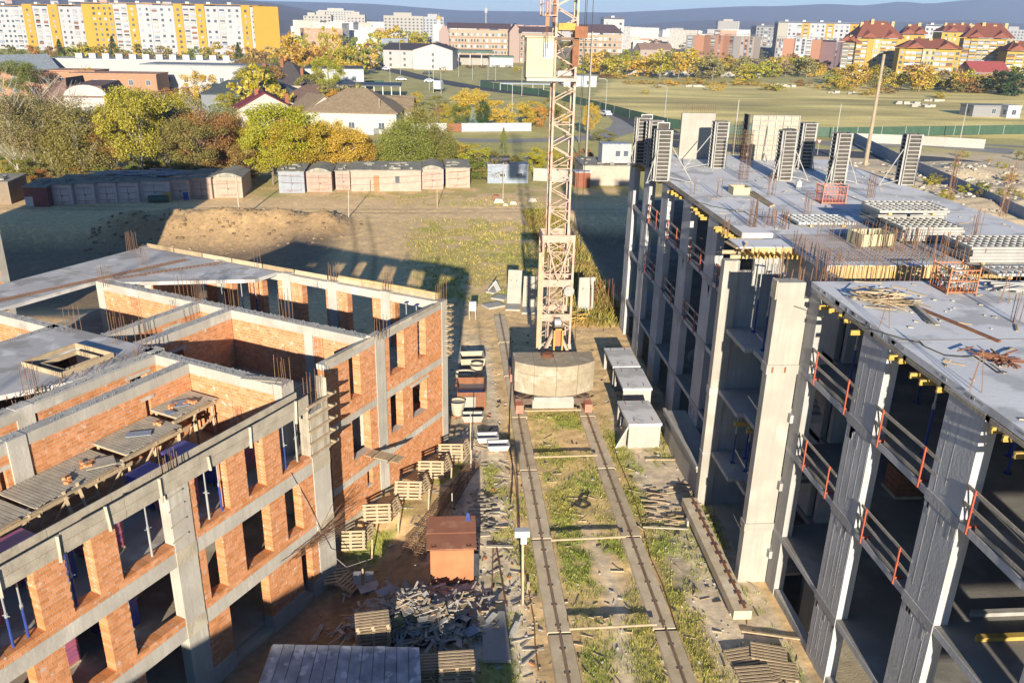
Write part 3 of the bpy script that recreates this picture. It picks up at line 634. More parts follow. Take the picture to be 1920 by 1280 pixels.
# ---- vertical column formworks standing on the roof
def panel(m1, m2, w, h, x0, y0, ux, uy, ribs=10, nx=2, z0=0.0):
    """ribbed form panel: skin in m2 (plywood), steel frame in m1; origin x0,y0, width along (ux,uy), ribs on the outward side"""
    ox, oy = uy, -ux
    def F(a, b, z): return (x0+ux*a+ox*b, y0+uy*a+oy*b, z+z0)
    m2.bx(0, w, 0, .02, 0.01, h, F)
    for a in np.linspace(0, w-.05, nx+1): m1.bx(a, a+.05, .02, .12, 0, h, F)
    for k in range(ribs+1): z = (h-.05)*k/ribs; m1.bx(.05, w-.05, .02, .11, z, z+.05, F)
def make_column_form(h=3.0, w=.78, d=.6):
    t = T('column_formwork', 'x', 'formwork')
    for (x0, y0, ux, uy, ww) in ((-w/2, -d/2, 1, 0, w), (w/2, -d/2, 0, 1, d), (w/2, d/2, -1, 0, w), (-w/2, d/2, 0, -1, d)):
        m1, m2 = MB(), MB(); panel(m1, m2, ww, h, x0, y0, ux, uy, 13, 1)
        m1.build('frame', 'steel_white', t, local=True); m2.build('sheet', 'ply_dark', t, local=True)
    return t
def brace(m, a, b): m.tube(a, b, .03, 6)
cf = Repeater(make_column_form())
def col_form(px, py, lab, rz=0, br=(1.4, -1.2), grp='column formworks standing on the roof slab'):
    c = G(px, py, ZR); t = cf.put((c[0], c[1], ZR), rz, lab, grp)
    if br:
        for bi, (dx, dy) in enumerate(((br[0], br[1]), (-.9, -1.0)) if br[0] > 0 else ((br[0], br[1]),)):
            s = T('push_pull_brace', ('left' if dx < 0 else 'right')+' raking brace of the form '+' '.join(lab.replace('tall column formwork ', '').replace('tall dark column formwork ', '').split(',')[0].split()[:9]), 'brace', (c[0]+dx, c[1]+dy, ZR), 'raking braces of the column formworks')
            m = MB(); brace(m, (c[0]+dx*1.15, c[1]+dy, ZR+.04), (c[0]+dx*.28, c[1]+dy*.25, ZR+2.2)); m.build('raker', 'steel_white', s)
            m = MB(); brace(m, (c[0]+dx*1.15, c[1]+dy, ZR+.04), (c[0]+dx*.28, c[1]+dy*.25, ZR+.25)); m.build('strut', 'steel_white', s)
            m = MB(); m.bx(c[0]+dx*1.15-.1, c[0]+dx*1.15+.1, c[1]+dy-.1, c[1]+dy+.1, ZR, ZR+.03); m.build('foot', 'steel_white', s)
col_form(1237, 338, 'tall column formwork at the left roof edge, nearest of the left cluster', 0, (1.5, -1.0))
col_form(1222, 312, 'tall column formwork at the left roof edge, just behind the nearest one', .1, (-.2, -1.0))
col_form(1200, 305, 'tall dark column formwork at the far left corner of the roof', 0, (.2, -.8))
col_form(1343, 314, 'tall column formwork right of the large grey wall panel', .05, (-2.1, -.7))
col_form(1466, 337, 'tall column formwork with a dark open side in the middle of the roof', .1, (1.3, -.4))
col_form(1505, 316, 'tall column formwork behind and right of the dark one', 0, (.4, -.7))
col_form(1566, 343, 'tall column formwork in front of the tall utility pole', .03, (1.1, -.2))
col_form(1695, 345, 'tall column formwork standing alone at the right roof edge', -.05, (-1.6, -.5))
# dark opened faces
for px, py in ((1216, 300), (1466, 337)):
    c = G(px, py, ZR)
# wall formworks
c0 = G(1272, 298, ZR); c1 = G(1330, 298, ZR)
t = T('wall_formwork', 'wide smooth grey wall panel standing on the far left of the roof', 'formwork', (c0[0], c0[1], ZR))
MB().bx(c0[0], c1[0]+.1, c0[1], c0[1]+.25, ZR+.01, ZR+3.15).build('panel', 'concrete_pale', t)
m = MB()
for k in range(16): x = c0[0]+.1+k*.15; m.tube((x, c0[1]+.12, ZR+3.1), (x, c0[1]+.12, ZR+3.6+random.random()*.3), .012, 4)
m.build('starter_bars', 'rebar', t)
c0 = G(1402, 300, ZR); c1 = G(1487, 300, ZR)
t = T('wall_formwork', 'wide ribbed wall formwork panel at the back of the roof', 'formwork', (c0[0], c0[1], ZR))
m1, m2 = MB(), MB(); panel(m1, m2, c1[0]-c0[0], 3.1, c0[0], c0[1], 1, 0, 9, 6, ZR); m1.build('frame', 'steel_white', t); m2.build('sheet', 'wood_grey', t)
m = MB()
for x in (c0[0]+.9, c0[0]+2.4): brace(m, (x, c0[1]-1.4, ZR+.05), (x+.2, c0[1]-.15, ZR+2.4)); brace(m, (x, c0[1]-1.4, ZR+.05), (x+.2, c0[1]-.15, ZR+.5))
m.build('raker', 'steel_grey', t)
m1, m2 = MB(), MB(); panel(m1, m2, .9, 3.1, c0[0]-.15, c0[1]+1.0, 0, -1, 9, 1, ZR); m1.build('side_frame', 'steel_dark', t); m2.build('side_sheet', 'ply_dark', t)
# dark clad opened forms at the left corner
for i, (px, py, lab) in enumerate(((1196, 300, 'dark blue sided form panel at the far left roof corner'), (1225, 322, 'dark form panel between the left edge column formworks'))):
    c = G(px, py, ZR); t = T('form_panel', lab, 'formwork', (c[0], c[1], ZR)); m1, m2 = MB(), MB(); panel(m1, m2, .8, 3.1, c[0], c[1], 1, 0, 1, 1, ZR)
    m1.build('frame', 'steel_grey', t); m2.build('sheet', 'ply_dark', t)
# ---- stacks of form panels lying on the roof
def panel_stack(px0, px1, py, n, lab, depth=2.0, th=.13, z=ZR, mat='steel_white'):
    a = G(px0, py, z); b = G(px1, py, z); L_ = b[0]-a[0]
    t = T('panel_stack', lab, 'formwork panels', ((a[0]+b[0])/2, a[1]+depth/2, z))
    for xa in (a[0]+.5, b[0]-.7): MB().bx(xa, xa+.15, a[1]+.02, a[1]+depth, z, z+.1).build('bearer', 'wood_new', t)
    for i in range(n):
        j = random.uniform(-.08, .08); y0 = a[1]+random.uniform(-.03, .03); zz = z+.1+i*th+.01; m = MB(); x0 = a[0]+j
        m.bx(x0, x0+L_, y0, y0+.05, zz, zz+th-.015); m.bx(x0, x0+L_, y0+depth-.05, y0+depth, zz, zz+th-.015); m.bx(x0, x0+L_, y0+.05, y0+depth-.05, zz, zz+.02)
        k = 0.0
        while k < L_-.05: m.bx(x0+k, x0+k+.04, y0+.05, y0+depth-.05, zz+.02, zz+th-.02); k += .3
        for yy in np.linspace(.4, depth-.4, 4): m.bx(x0+.04, x0+L_-.04, y0+yy, y0+yy+.04, zz+.02, zz+th-.03)
        m.build('form_panel', mat, t)
    return t
panel_stack(1641, 1768, 429, 7, 'tall stack of white form panels in the middle of the roof', 1.7)
c = G(1650, 400, ZR); panel_stack(1646, 1776, 404, 1, 'top form panel resting on timbers on the tall white stack', 1.6, z=ZR+1.12)
panel_stack(1690, 1802, 457, 5, 'stack of white form panels in front of the tall stack', 2.0)
panel_stack(1818, 1990, 497, 5, 'stack of white form panels cut by the right edge', 2.0)
panel_stack(1500, 1606, 426, 1, 'single blue-grey ribbed form panel lying left of the stacks', 1.8, mat='steel_grey')
panel_stack(1868, 1990, 524, 1, 'blue-grey ribbed form panel at the right edge in front of the cut stack', 1.1, mat='steel_grey')
# ---- crates (steel lattice boxes)
def lattice_crate(px0, px1, py, h, depth, mat, lab, fill=None):
    a = G(px0, py, ZR); b = G(px1, py, ZR); x0, x1, y0, y1 = a[0], b[0], a[1], a[1]+depth; z = ZR+.08
    t = T('lattice_crate', lab, 'crate', ((x0+x1)/2, (y0+y1)/2, ZR))
    for x in (x0, x1):
        for y in (y0, y1): MB().bx(x-.025, x+.025, y-.025, y+.025, ZR, z+h+.12).build('corner_post', mat, t)
    m = MB()
    for zz in (z, z+h/2, z+h):
        m.bar((x0, y0, zz), (x1, y0, zz), .035).bar((x0, y1, zz), (x1, y1, zz), .035).bar((x0, y0, zz), (x0, y1, zz), .035).bar((x1, y0, zz), (x1, y1, zz), .035)
    m.build('rail', mat, t)
    m = MB(); n = 7
    for k in range(1, n):
        x = x0+(x1-x0)*k/n; y = y0+(y1-y0)*k/n; m.bar((x, y0, z), (x, y0, z+h), .02).bar((x, y1, z), (x, y1, z+h), .02).bar((x0, y, z), (x0, y, z+h), .02).bar((x1, y, z), (x1, y, z+h), .02)
    m.build('bars', mat, t, kind='stuff')
    m = MB(); m.bx(x0, x1, y0, y1, ZR+.05, z); m.build('base', mat, t)
    if fill:
        m = MB()
        for k in range(60):
            p = np.array([random.uniform(x0+.1, x1-.1), random.uniform(y0+.1, y1-.1), random.uniform(z+.03, z+h*.95)]); d = np.array([random.uniform(-1, 1), random.uniform(-1, 1), random.uniform(-.5, .5)]); d *= .14/np.linalg.norm(d)
            m.bar(p-d, p+d, random.uniform(.04, .09))
        o = m.build('clamps', fill, None, kind='stuff'); tag(o, 'steel clamps and couplers heaped in the '+lab.split(' crate')[0]+' crate', 'clamps'); o['kind'] = 'stuff'
lattice_crate(1541, 1584, 383, .85, .9, 'red_faded', 'faded red lattice crate standing on the middle of the roof')
lattice_crate(1775, 1829, 552, .8, 1.1, 'rust_orange', 'orange lattice crate full of couplers near the unpoured strip', 'steel_grey')
# ---- tray boxes, tank, timbers, heaps
def tray(px, py, w, d, h, mat, lab, cat='tray', rz=0):
    c = G(px, py, ZR); t = T('mortar_tray', lab, cat, (c[0], c[1], ZR), rz=rz); t_ = .04
    for nm, b in (('floor', (-w/2, w/2, 0, d, .02, .05)), ('front', (-w/2, w/2, 0, t_, .05, h)), ('back', (-w/2, w/2, d-t_, d, .05, h)), ('side', (-w/2, -w/2+t_, t_, d-t_, .05, h)), ('side', (w/2-t_, w/2, t_, d-t_, .05, h))):
        MB().bx(*b).build(nm, mat, t, local=True)
    return t
tray(1390, 366, .95, .9, .42, 'cream', 'small cream mortar tray on the left part of the roof')
tray(1645, 463, 1.6, 1.1, .55, 'cream', 'large cream steel tray left of the white panel stacks', rz=.12)
c = G(1497, 353, ZR); t = T('can', 'small white can standing on the roof near the pole formwork', 'can', (c[0], c[1], ZR)); m = MB(); m.tube((0, 0, 0), (0, 0, .42), .17, 10); m.build('body', 'white_paint', t, local=True); MB().tube((0, 0, .42), (0, 0, .5), .07, 8).build('neck', 'white_paint', t, local=True)
def plank(a, b, w, th, mat, lab, name='plank', cat='plank', grp=None):
    o = MB().bar(a, b, w, th).build(name, mat); tag(o, lab, cat, grp); return o
for i in range(3):
    a = G(1402+i*5, 361-i, ZR+.06); b = G(1445+i*3, 387-i, ZR+.06); plank(a, b, .1, .08, 'wood', 'long timber lying beside the small cream tray, %s of three' % ('left', 'middle', 'right')[i], 'timber')
a = G(1690, 563, ZR+.05); b = G(1875, 640, ZR+.05); plank(a, b, .1, .06, 'rust', 'long thin brown timber lying across the near roof slab', 'timber')
for i in range(4):
    a = G(1702+i*4, 560+i*3, ZR+.04+i*.03); b = G(1740+i*6, 603+i*2, ZR+.04+i*.03); plank(a, b, .14, .03, 'wood_grey', 'loose grey board beside the scrap timber heap, %s' % ('leftmost', 'second from left', 'second from right', 'rightmost')[i])
m = MB(); c = G(1655, 565, ZR)
for k in range(70):
    p = c+np.array([random.gauss(0, .45), random.gauss(0, .45), .05+abs(random.gauss(0, .12))]); a_ = random.uniform(-.6, 1.4) if random.random() < .7 else random.uniform(0, pi); l = random.uniform(.2, .6)
    d = np.array([cos(a_)*l, -sin(a_)*l, random.uniform(-.05, .12)]); m.bar(p-d, p+d, random.uniform(.05, .12), .03)
tag(m.build('scrap_timber', 'wood', kind='stuff'), 'heap of scrap timber offcuts on the near roof slab', 'scrap timber')
m = MB(); c = G(1870, 677, ZR)
for k in range(26):
    p = c+np.array([random.gauss(0, .25), random.gauss(0, .25), .05+abs(random.gauss(0, .06))]); a_ = random.uniform(0, pi); d = np.array([cos(a_), sin(a_), .05])*random.uniform(.2, .45); m.bar(p-d, p+d, .04, .03)
tag(m.build('scrap_timber', 'rust', kind='stuff'), 'small heap of brown sticks near the right roof edge', 'scrap timber')
def tripod(px, py, h, lab):
    c = G(px, py, ZR); t = T('rod_tripod', lab, 'tripod', (c[0], c[1], ZR)); top = np.array([.08, .1, h])
    for q in ((-.18, -.1), (.15, -.12), (.02, .2)): MB().tube((q[0], q[1], 0), top, .012, 4).build('leg', 'rebar', t, local=True)
tripod(1655, 613, 1.0, 'thin rod tripod at the roof edge left of the sticks'); tripod(1825, 733, 1.15, 'thin rod tripod at the roof edge, nearest to the camera'); tripod(1880, 567, 1.0, 'thin rod tripod near the right edge beside the white pipes')
m = MB(); c = G(1900, 545, ZR)
for k in range(16):
    a_ = random.uniform(-.5, .5); p = c+np.array([random.gauss(0, .5), random.gauss(0, .3), .08+random.random()*.15]); d = np.array([cos(a_), sin(a_), 0])*random.uniform(.4, .9); m.tube(p-d, p+d, .045, 6)
tag(m.build('scaffold_tubes', 'steel_white', kind='stuff'), 'loose white scaffold tubes heaped at the right edge', 'scaffold tubes')
# pipe and brick pallet seen inside
t = T('concrete_ring', 'concrete pipe ring lying inside the far wing on the lower floor', 'pipe', (15.0, 45.2, 2.9)); m = MB()
for k in range(14):
    a0, a1 = 2*pi*k/14, 2*pi*(k+1)/14
    for r0, r1 in ((.36, .5),):
        p = [(15+r0*cos(a0), 45, 3.4+r0*sin(a0)), (15+r1*cos(a0), 45, 3.4+r1*sin(a0)), (15+r1*cos(a1), 45, 3.4+r1*sin(a1)), (15+r0*cos(a1), 45, 3.4+r0*sin(a1))]; m.hexa(p+[(q[0], 45.6, q[2]) for q in p])
m.build('ring', 'precast', t)
for i, (x, y, z, l) in enumerate(((16.2, 24.6, 6.62, 'left'), (17.0, 25.4, 6.62, 'right'))):
    t = T('brick_pallet', 'dark pallet of bricks on the middle floor inside the near wing, %s of two' % l, 'pallet of bricks', (x, y, z)); MB().bx(x-.5, x+.5, y-.5, y+.5, z, z+.12).build('pallet', 'wood', t)
    for k in range(4): MB().bx(x-.45, x+.45, y-.45, y+.45, z+.13+k*.22, z+.33+k*.22).build('brick_layer', 'rust', t)

# debris on the roof deck
def deck_litter(name, mat, n, lmin, lmax, w, lab, cat, seed):
    rg = random.Random(seed); m = MB()
    for k in range(n):
        x = rg.uniform(13.8, 27.3); y = rg.choice((rg.uniform(14, 28), rg.uniform(36.5, 58))); a_ = rg.uniform(0, pi); l = rg.uniform(lmin, lmax)/2; d = np.array([cos(a_)*l, sin(a_)*l, 0]); p = np.array([x, y, ZR+.02]); m.bar(p-d, p+d, rg.uniform(*w), .03)
    tag(m.build(name, mat, kind='stuff'), lab, cat)
deck_litter('mortar_crumbs', 'old_concrete', 260, .03, .16, (.03, .1), 'crumbs of spilled concrete on the right roof slab', 'crumbs', 31)
deck_litter('lath_ends', 'wood', 90, .15, .7, (.03, .07), 'short lath ends scattered on the right roof slab', 'sticks', 32)
for i, (pa, pb) in enumerate((((1300, 380), (1500, 420)), ((1700, 395), (1915, 480)), ((1580, 600), (1900, 700)), ((1560, 345), (1700, 440)))):
    a = G(*pa, ZR)+[0, 0, .02]; b = G(*pb, ZR)+[0, 0, .02]; pts = [a+(b-a)*k/14+np.array([sin(k*1.3)*.25, cos(k*1.7)*.3, 0]) for k in range(15)]; o = MB().path(pts, .018, 4).build('deck_cable', 'cable'); tag(o, 'dark cable snaking over the right roof slab, %s' % ('at its left part', 'at its right edge', 'on its nearest part', 'behind the panel stacks')[i], 'cable')
# ================================================================== CRANE TRACK
def make_rail_beam(L):
    t = T('crane_rail_beam', 'x', 'crane rail')
    m = MB(); m.add([(-.52, 0, -.1), (.52, 0, -.1), (.44, 0, .12), (-.44, 0, .12), (-.52, L, -.1), (.52, L, -.1), (.44, L, .12), (-.44, L, .12)], ((0, 3, 2, 1), (4, 5, 6, 7), (0, 1, 5, 4), (1, 2, 6, 5), (2, 3, 7, 6), (3, 0, 4, 7)))
    m.build('concrete_beam', 'track_concrete', t, local=True)
    m = MB(); m.bx(-.06, .06, 0, L, .12, .14).bx(-.012, .012, 0, L, .14, .23).bx(-.03, .03, 0, L, .23, .26); m.build('rail', 'rail_steel', t, local=True)
    m = MB(); y = .3
    while y < L: m.bx(-.12, -.065, y, y+.08, .12, .15).bx(.065, .12, y, y+.08, .12, .15); y += 1.24
    m.build('rail_clip', 'rail_steel', t, local=True, kind='stuff'); return t
rb = Repeater(make_rail_beam(6.1)); SEG = [19.3, 25.55, 31.8, 38.05, 44.3, 50.55, 56.8]
WHERE = ['nearest to the camera', 'second from the bottom of the photo', 'third from the bottom of the photo', 'just in front of the crane', 'under the crane', 'behind the crane carriage', 'farthest from the camera']
for sx, side in ((4.2, 'left'), (8.35, 'right')):
    for i, y in enumerate(SEG):
        if side == 'right' and i > 5: continue
        rb.put((sx+random.uniform(-.02, .02), y, .0), random.uniform(-.004, .004), 'concrete beam section with rusty rail, %s crane track, %s' % (side, WHERE[i]), 'rail beam sections of the crane track')
for i, y in enumerate((19.2, 25.44, 31.31, 38.98, 44.67)):
    o = MB().tube((4.55, y, .34), (8.0, y+random.uniform(.0, .12), .34), .05, 8).build('tie_rod', 'wood'); tag(o, 'pale tie bar between the two crane rails, %s' % ('at the picture bottom', 'lowest whole one in the photo', 'second whole one from the bottom', 'third from the bottom', 'just in front of the crane carriage')[i], 'tie bar', 'tie bars between the rails')
# loose rail beam beside the concrete building and its neighbours
t = T('loose_rail_beam', 'loose concrete rail beam lying against the concrete building on rubble', 'crane rail', (11.5, 25.8, 0)); a = np.array([11.5, 25.75, .45]); b = np.array([11.65, 34.0, .5])
MB().bar(a, b, .72, .4).build('concrete_beam', 'track_concrete', t); MB().bar(a+[.12, .1, .24], b+[.12, 0, .24], .09, .07).build('rail', 'rust', t)
m = MB()
for k in range(12): p = a+(b-a)*(.05+.08*k)+[.12, 0, .2]; m.bx(p[0]-.14, p[0]+.14, p[1]-.05, p[1]+.05, p[2], p[2]+.05)
m.build('rail_clip', 'crane_dark', t, kind='stuff')
MB().bx(11.2, 12.0, 26.3, 26.6, -.05, .26).bx(11.2, 12.0, 32.6, 32.9, -.05, .3).build('packing_block', 'stone', t)
# ================================================================== TOWER CRANE
cx_, cy_ = 6.62, 48.6
cr = T('tower_crane', 'tall pinkish lattice tower crane on rails with round concrete ballast', 'crane', (6.3, 47.2, 0))
for x in (4.2, 8.35):
    for y in (44.9, 49.6):
        m = MB(); m.bx(x-.22, x+.22, y-.75, y+.75, .42, .95); m.build('bogie', 'red_faded', cr)
        for dy in (-.45, .45):
            m = MB(); m.tube((x-.1, y+dy, .52), (x+.1, y+dy, .52), .2, 14); m.build('rail_wheel', 'crane_dark', cr)
m = MB(); m.bar((4.2, 44.9, 1.05), (8.35, 49.6, 1.05), .45, .35).bar((8.35, 44.9, 1.06), (4.2, 49.6, 1.06), .45, .35); m.bx(4.0, 8.5, 44.8, 45.05, .75, 1.1); m.bx(4.0, 8.5, 49.5, 49.75, .75, 1.1); m.build('undercarriage', 'crane_dark', cr)
m = MB(); m.bx(5.0, 7.5, 44.55, 45.0, .55, 1.15); m.build('ballast_block', 'precast', cr)
m = MB(); m.bx(5.05, 7.4, 44.2, 44.5, 1.15, 1.45); m.build('ballast_block', 'steel_white', cr)
m = MB(); m.tube((6.3, 47.2, 1.1), (6.3, 47.2, 1.4), 1.35, 28); m.build('slewing_ring', 'crane_dark', cr)
m = MB(); m.bx(5.2, 7.6, 44.3, 50.2, 1.42, 1.6); m.build('platform', 'crane_dark', cr)
# round front ballast: two stacked curved slabs
def arc_slab(z0, z1, inset=0.0):
    poly = []
    for k in range(17):
        a = radians(-44+88*k/16); r = 3.45-inset; poly.append((6.3+r*sin(a), 47.35-r*cos(a)))
    poly += [(6.3+2.42, 46.3), (6.3-2.42, 46.3)]
    return MB().prism(poly, z0, z1)
def arc_seg(z0, z1, a0, a1, ins):
    poly = []
    for k in range(6):
        a = radians(a0+(a1-a0)*k/5); poly.append((6.3+(3.45-ins)*sin(a), 47.35-(3.45-ins)*cos(a)))
    poly += [(6.3+2.42*min(1, a1/44), 46.3), (6.3+2.42*max(-1, a0/44), 46.3)]
    return MB().prism(poly, z0, z1)
for zi, (z0, z1) in enumerate(((1.62, 2.25), (2.26, 2.88), (2.89, 3.5))):
    for k in range(4): arc_seg(z0, z1, -44+22*k+.15, -44+22*(k+1)-.15, random.uniform(0, .035)).build('ballast_block', 'ballast', cr)
m = MB()
for k in range(6): m.tube((5.9, 45.3, 3.66+.03*k), (5.9, 45.3, 3.68+.03*k), .4-.02*k, 18)
m.build('cable_coil', 'rust', cr)
# mast
def lattice(m, x0, x1, y0, y1, z0, z1, step, w=.1, bw=.05, xs=False, faces='fblr'):
    for x in (x0, x1):
        for y in (y0, y1): m.bar((x, y, z0), (x, y, z1), w)
    n = max(1, round((z1-z0)/step)); dz = (z1-z0)/n
    for k in range(n):
        a, b = z0+k*dz, z0+(k+1)*dz; fl = k % 2
        for f in faces:
            if f == 'f': p, q = (x0, y0), (x1, y0)
            elif f == 'b': p, q = (x0, y1), (x1, y1)
            elif f == 'l': p, q = (x0, y0), (x0, y1)
            else: p, q = (x1, y0), (x1, y1)
            if fl: p, q = q, p
            m.bar((*p, a), (*q, b), bw)
            if xs or k % 4 == 0: m.bar((*p, a), (*q, a), bw)
mx0, mx1, my0, my1 = 6.05, 7.22, 48.0, 49.2
m = MB(); lattice(m, mx0, mx1, my0, my1, 9.3, 33, .62, .12, .055); m.build('mast', 'crane_paint', cr)
m = MB(); lattice(m, 5.72, 7.55, 47.7, 49.5, 3.4, 10.3, 1.15, .13, .06); m.build('portal_leg_frame', 'crane_paint', cr)
for z in (7.45, 10.2, 5.25):
    m = MB(); m.bx(5.68, 7.6, 47.6, 47.72, z-.22, z+.22); m.bx(5.68, 7.6, 49.5, 49.6, z-.2, z+.2); m.bx(5.64, 5.72, 47.75, 49.5, z-.2, z+.2); m.bx(7.56, 7.64, 47.75, 49.5, z-.2, z+.2); m.build('portal_ring', 'crane_paint', cr)
m = MB()
m.bar((5.9, 47.6, 10.1), (6.65, 47.6, 7.6), .09).bar((7.4, 47.6, 10.1), (6.65, 47.6, 7.6), .09); m.bar((5.55, 47.4, 1.6), (5.72, 47.7, 3.5), .18).bar((7.75, 47.4, 1.6), (7.55, 47.7, 3.5), .18).bar((5.7, 47.5, 3.05), (7.6, 47.5, 3.05), .16)
m.bar((5.75, 46.9, 2.9), (6.5, 47.2, 4.6), .16).bar((7.55, 46.9, 2.9), (6.75, 47.2, 4.6), .16)
m.build('a_frame', 'crane_paint', cr)
m = MB(); m.bx(5.45, 5.66, 47.5, 47.7, 3.3, 9.4); m.build('slide_rail', 'wood', cr)
m = MB(); lattice(m, 6.2, 7.1, 47.9, 48.8, 3.3, 9.3, .8, .07, .04); m.build('inner_ladder_frame', 'crane_paint', cr)
def drum(x, y, z, L, r, ax='x'):
    d = np.array([1, 0, 0]) if ax == 'x' else np.array([0, 1, 0]); p = np.array([x, y, z]); mm = MB()
    mm.tube(p-d*(L/2-.025), p+d*(L/2-.025), r, 16); mm.tube(p-d*L/2, p-d*(L/2-.05), r*1.45, 16); mm.tube(p+d*L/2, p+d*(L/2-.05), r*1.45, 16); return mm
drum(6.7, 47.0, 4.95, .5, .22).build('winch_drum', 'crane_dark', cr); drum(7.3, 47.45, 7.1, .7, .22, 'y').build('winch_motor', 'steel_white', cr)
m = MB(); m.bx(6.45, 6.95, 46.8, 47.3, 4.3, 4.7); m.bx(6.4, 6.98, 46.9, 47.2, 3.65, 4.3); m.build('gearbox', 'rust_orange', cr)
m = MB(); m.tube((6.45, 46.9, 5.2), (6.85, 46.9, 5.2), .26, 16); m.build('brake_wheel', 'steel_grey', cr)
m = MB(); m.bx(6.35, 6.45, 46.25, 46.35, 3.62, 5.0); m.bx(6.85, 6.95, 46.25, 46.35, 3.62, 5.0); m.bx(6.35, 6.95, 46.25, 46.35, 4.9, 5.0); m.build('rope_guide', 'timber_yellow', cr)
_cz = set(o.name for o in bpy.data.objects)
# machinery collar high on the mast
m = MB(); m.bx(6.15, 7.1, 47.7, 47.95, 20.9, 21.25); m.build('yellow_guard', 'timber_yellow', cr)
m = MB(); m.bx(7.05, 7.75, 47.6, 48.3, 20.5, 21.1); m.bx(7.0, 7.35, 47.9, 48.6, 19.0, 20.5); m.build('top_sheave_block', 'rust', cr)
m = MB(); m.bx(5.95, 7.3, 47.85, 47.95, 20.38, 20.52); m.bar((6.1, 47.9, 20.3), (6.55, 47.9, 19.5), .09).bar((7.1, 47.9, 20.3), (6.65, 47.9, 19.5), .09); m.bx(5.95, 7.3, 48.0, 49.2, 18.35, 18.5); m.build('mast_collar', 'crane_dark', cr)
m = MB(); m.bx(6.5, 6.82, 47.8, 47.92, 19.75, 20.0); m.build('spot_lamp', 'steel_dark', cr)
mm_ = MB()
for k in range(18): mm_.bx(6.2+random.random()*.8, 6.3+random.random()*.8, 48.1+random.random()*.6, 48.4+random.random()*.6, 18.5, 18.62+random.random()*.15)
mm_.build('stored_gear', 'steel_white', cr, kind='stuff')
# cabin
cz0, cz1 = 18.42, 20.5
m = MB(); m.bx(4.42, 5.92, 47.6, 49.1, cz0, cz1); cab = m.build('cabin', 'cream', cr)
m = MB(); m.bx(5.42, 5.84, 47.57, 47.598, 19.45, 20.2); wn = m.build('cabin_window', 'glass_pale', cab); 
m = MB(); m.bx(5.38, 5.42, 47.56, 47.6, 19.41, 20.24).bx(5.84, 5.88, 47.56, 47.6, 19.41, 20.24).bx(5.42, 5.84, 47.56, 47.6, 20.2, 20.24).bx(5.42, 5.84, 47.56, 47.6, 19.41, 19.45); m.build('window_frame', 'steel_grey', cab)
m = MB(); m.bx(4.39, 4.418, 47.9, 48.8, 19.2, 20.3); m.build('cabin_window', 'glass', cab)
m = MB(); m.bx(4.3, 5.95, 47.5, 49.2, cz1, cz1+.07); m.build('cabin_roof', 'cream', cab)
m = MB(); m.bx(4.45, 7.35, 47.5, 47.65, cz0-.2, cz0-.02); m.bx(4.45, 5.95, 48.9, 49.05, cz0-.2, cz0-.02); m.build('cabin_bracket', 'steel_white', cr)
# service platform above the cabin with railing
m = MB(); m.bx(5.25, 6.05, 47.7, 49.0, 21.6, 21.66)
for x in (5.27, 5.65, 6.03): m.bar((x, 47.72, 21.66), (x, 47.72, 22.75), .04).bar((x, 48.98, 21.66), (x, 48.98, 22.75), .04)
for z in (22.2, 22.72): m.bar((5.27, 47.72, z), (6.03, 47.72, z), .035).bar((5.27, 47.72, z), (5.27, 48.98, z), .035)
m.bar((5.35, 47.8, 21.6), (6.0, 47.9, 22.7), .05); m.build('service_platform', 'crane_paint', cr)
for o in [o for o in bpy.data.objects if o.name not in _cz and o.type == 'MESH' and o.parent == cr]: o.location.z += .92
m = MB()
for x, y in ((7.5, 47.7), (7.62, 47.9), (7.9, 47.6)): m.tube((x, y, 3.7), (x+.1, y, 33), .016, 4)
m.build('hoist_rope', 'cable', cr)
m = MB(); m.tube((5.2, 45.5, 30), (5.2, 45.5, 22.4), .018, 4).tube((5.32, 45.5, 30), (5.32, 45.5, 22.4), .018, 4); m.bx(5.16, 5.36, 45.42, 45.58, 22.0, 22.45); m.build('hook_block', 'rust_orange', cr)
m = MB(); m.tube((5.22, 45.5, 22.0), (5.22, 45.5, 20.9), .02, 4).tube((5.31, 45.5, 22.0), (5.31, 45.5, 20.9), .02, 4); m.build('sling_chain', 'rust', cr)
m = MB(); m.bar((5.9, 48.0, 22.2), (5.95, 48.1, 33), .14); m.build('telescopic_guide', 'rust', cr)
# jib stub above the frame, it carries the hook
m = MB()
for dz in (0, .9): m.bar((6.6, 48.4, 32.8+dz), (2.0, 34.0, 33.6+dz*.6), .1)
m.bar((5.27, 45.5, 33.0), (5.27, 45.5, 30), .03); m.build('jib', 'crane_paint', cr)
# ================================================================== YARD THINGS
def slab_thing(name, lab, cat, pts, mat='precast', grp=None):
    o = MB().hexa(pts).build(name, mat); return tag(o, lab, cat, grp)
# L shaped retaining wall panels standing behind the crane
def l_panel(px, py, w, h, lab, rz=0.0, lean=.28, depth=1.5):
    c = G(px, py); t = T('retaining_wall_panel', lab, 'precast panel', (c[0], c[1], 0), 'precast retaining wall panels', rz)
    MB().hexa([(0, 0, .02), (w, 0, .02), (w, .16, .02), (0, .16, .02), (lean*.3, lean, h), (w+lean*.3, lean, h), (w+lean*.3, lean+.13, h), (lean*.3, lean+.13, h)]).build('upright', 'precast', t, local=True)
    m = MB(); m.bx(-.02, w+.02, -depth, -.01, .0, .16); m.build('foot', 'precast', t, local=True)
    m = MB()
    for x in (.35, w-.35): m.tube((x, -.02, h*.75), (x, -.12, h*.72), .02, 5)
    m.build('lifting_loop', 'rust', t, local=True)
l_panel(950, 572, 1.15, 3.0, 'tall retaining wall panel left of the crane mast, leftmost of the standing ones', -.12)
l_panel(979, 578, 1.1, 2.7, 'retaining wall panel half hidden by the left edge of the crane mast', -.1)
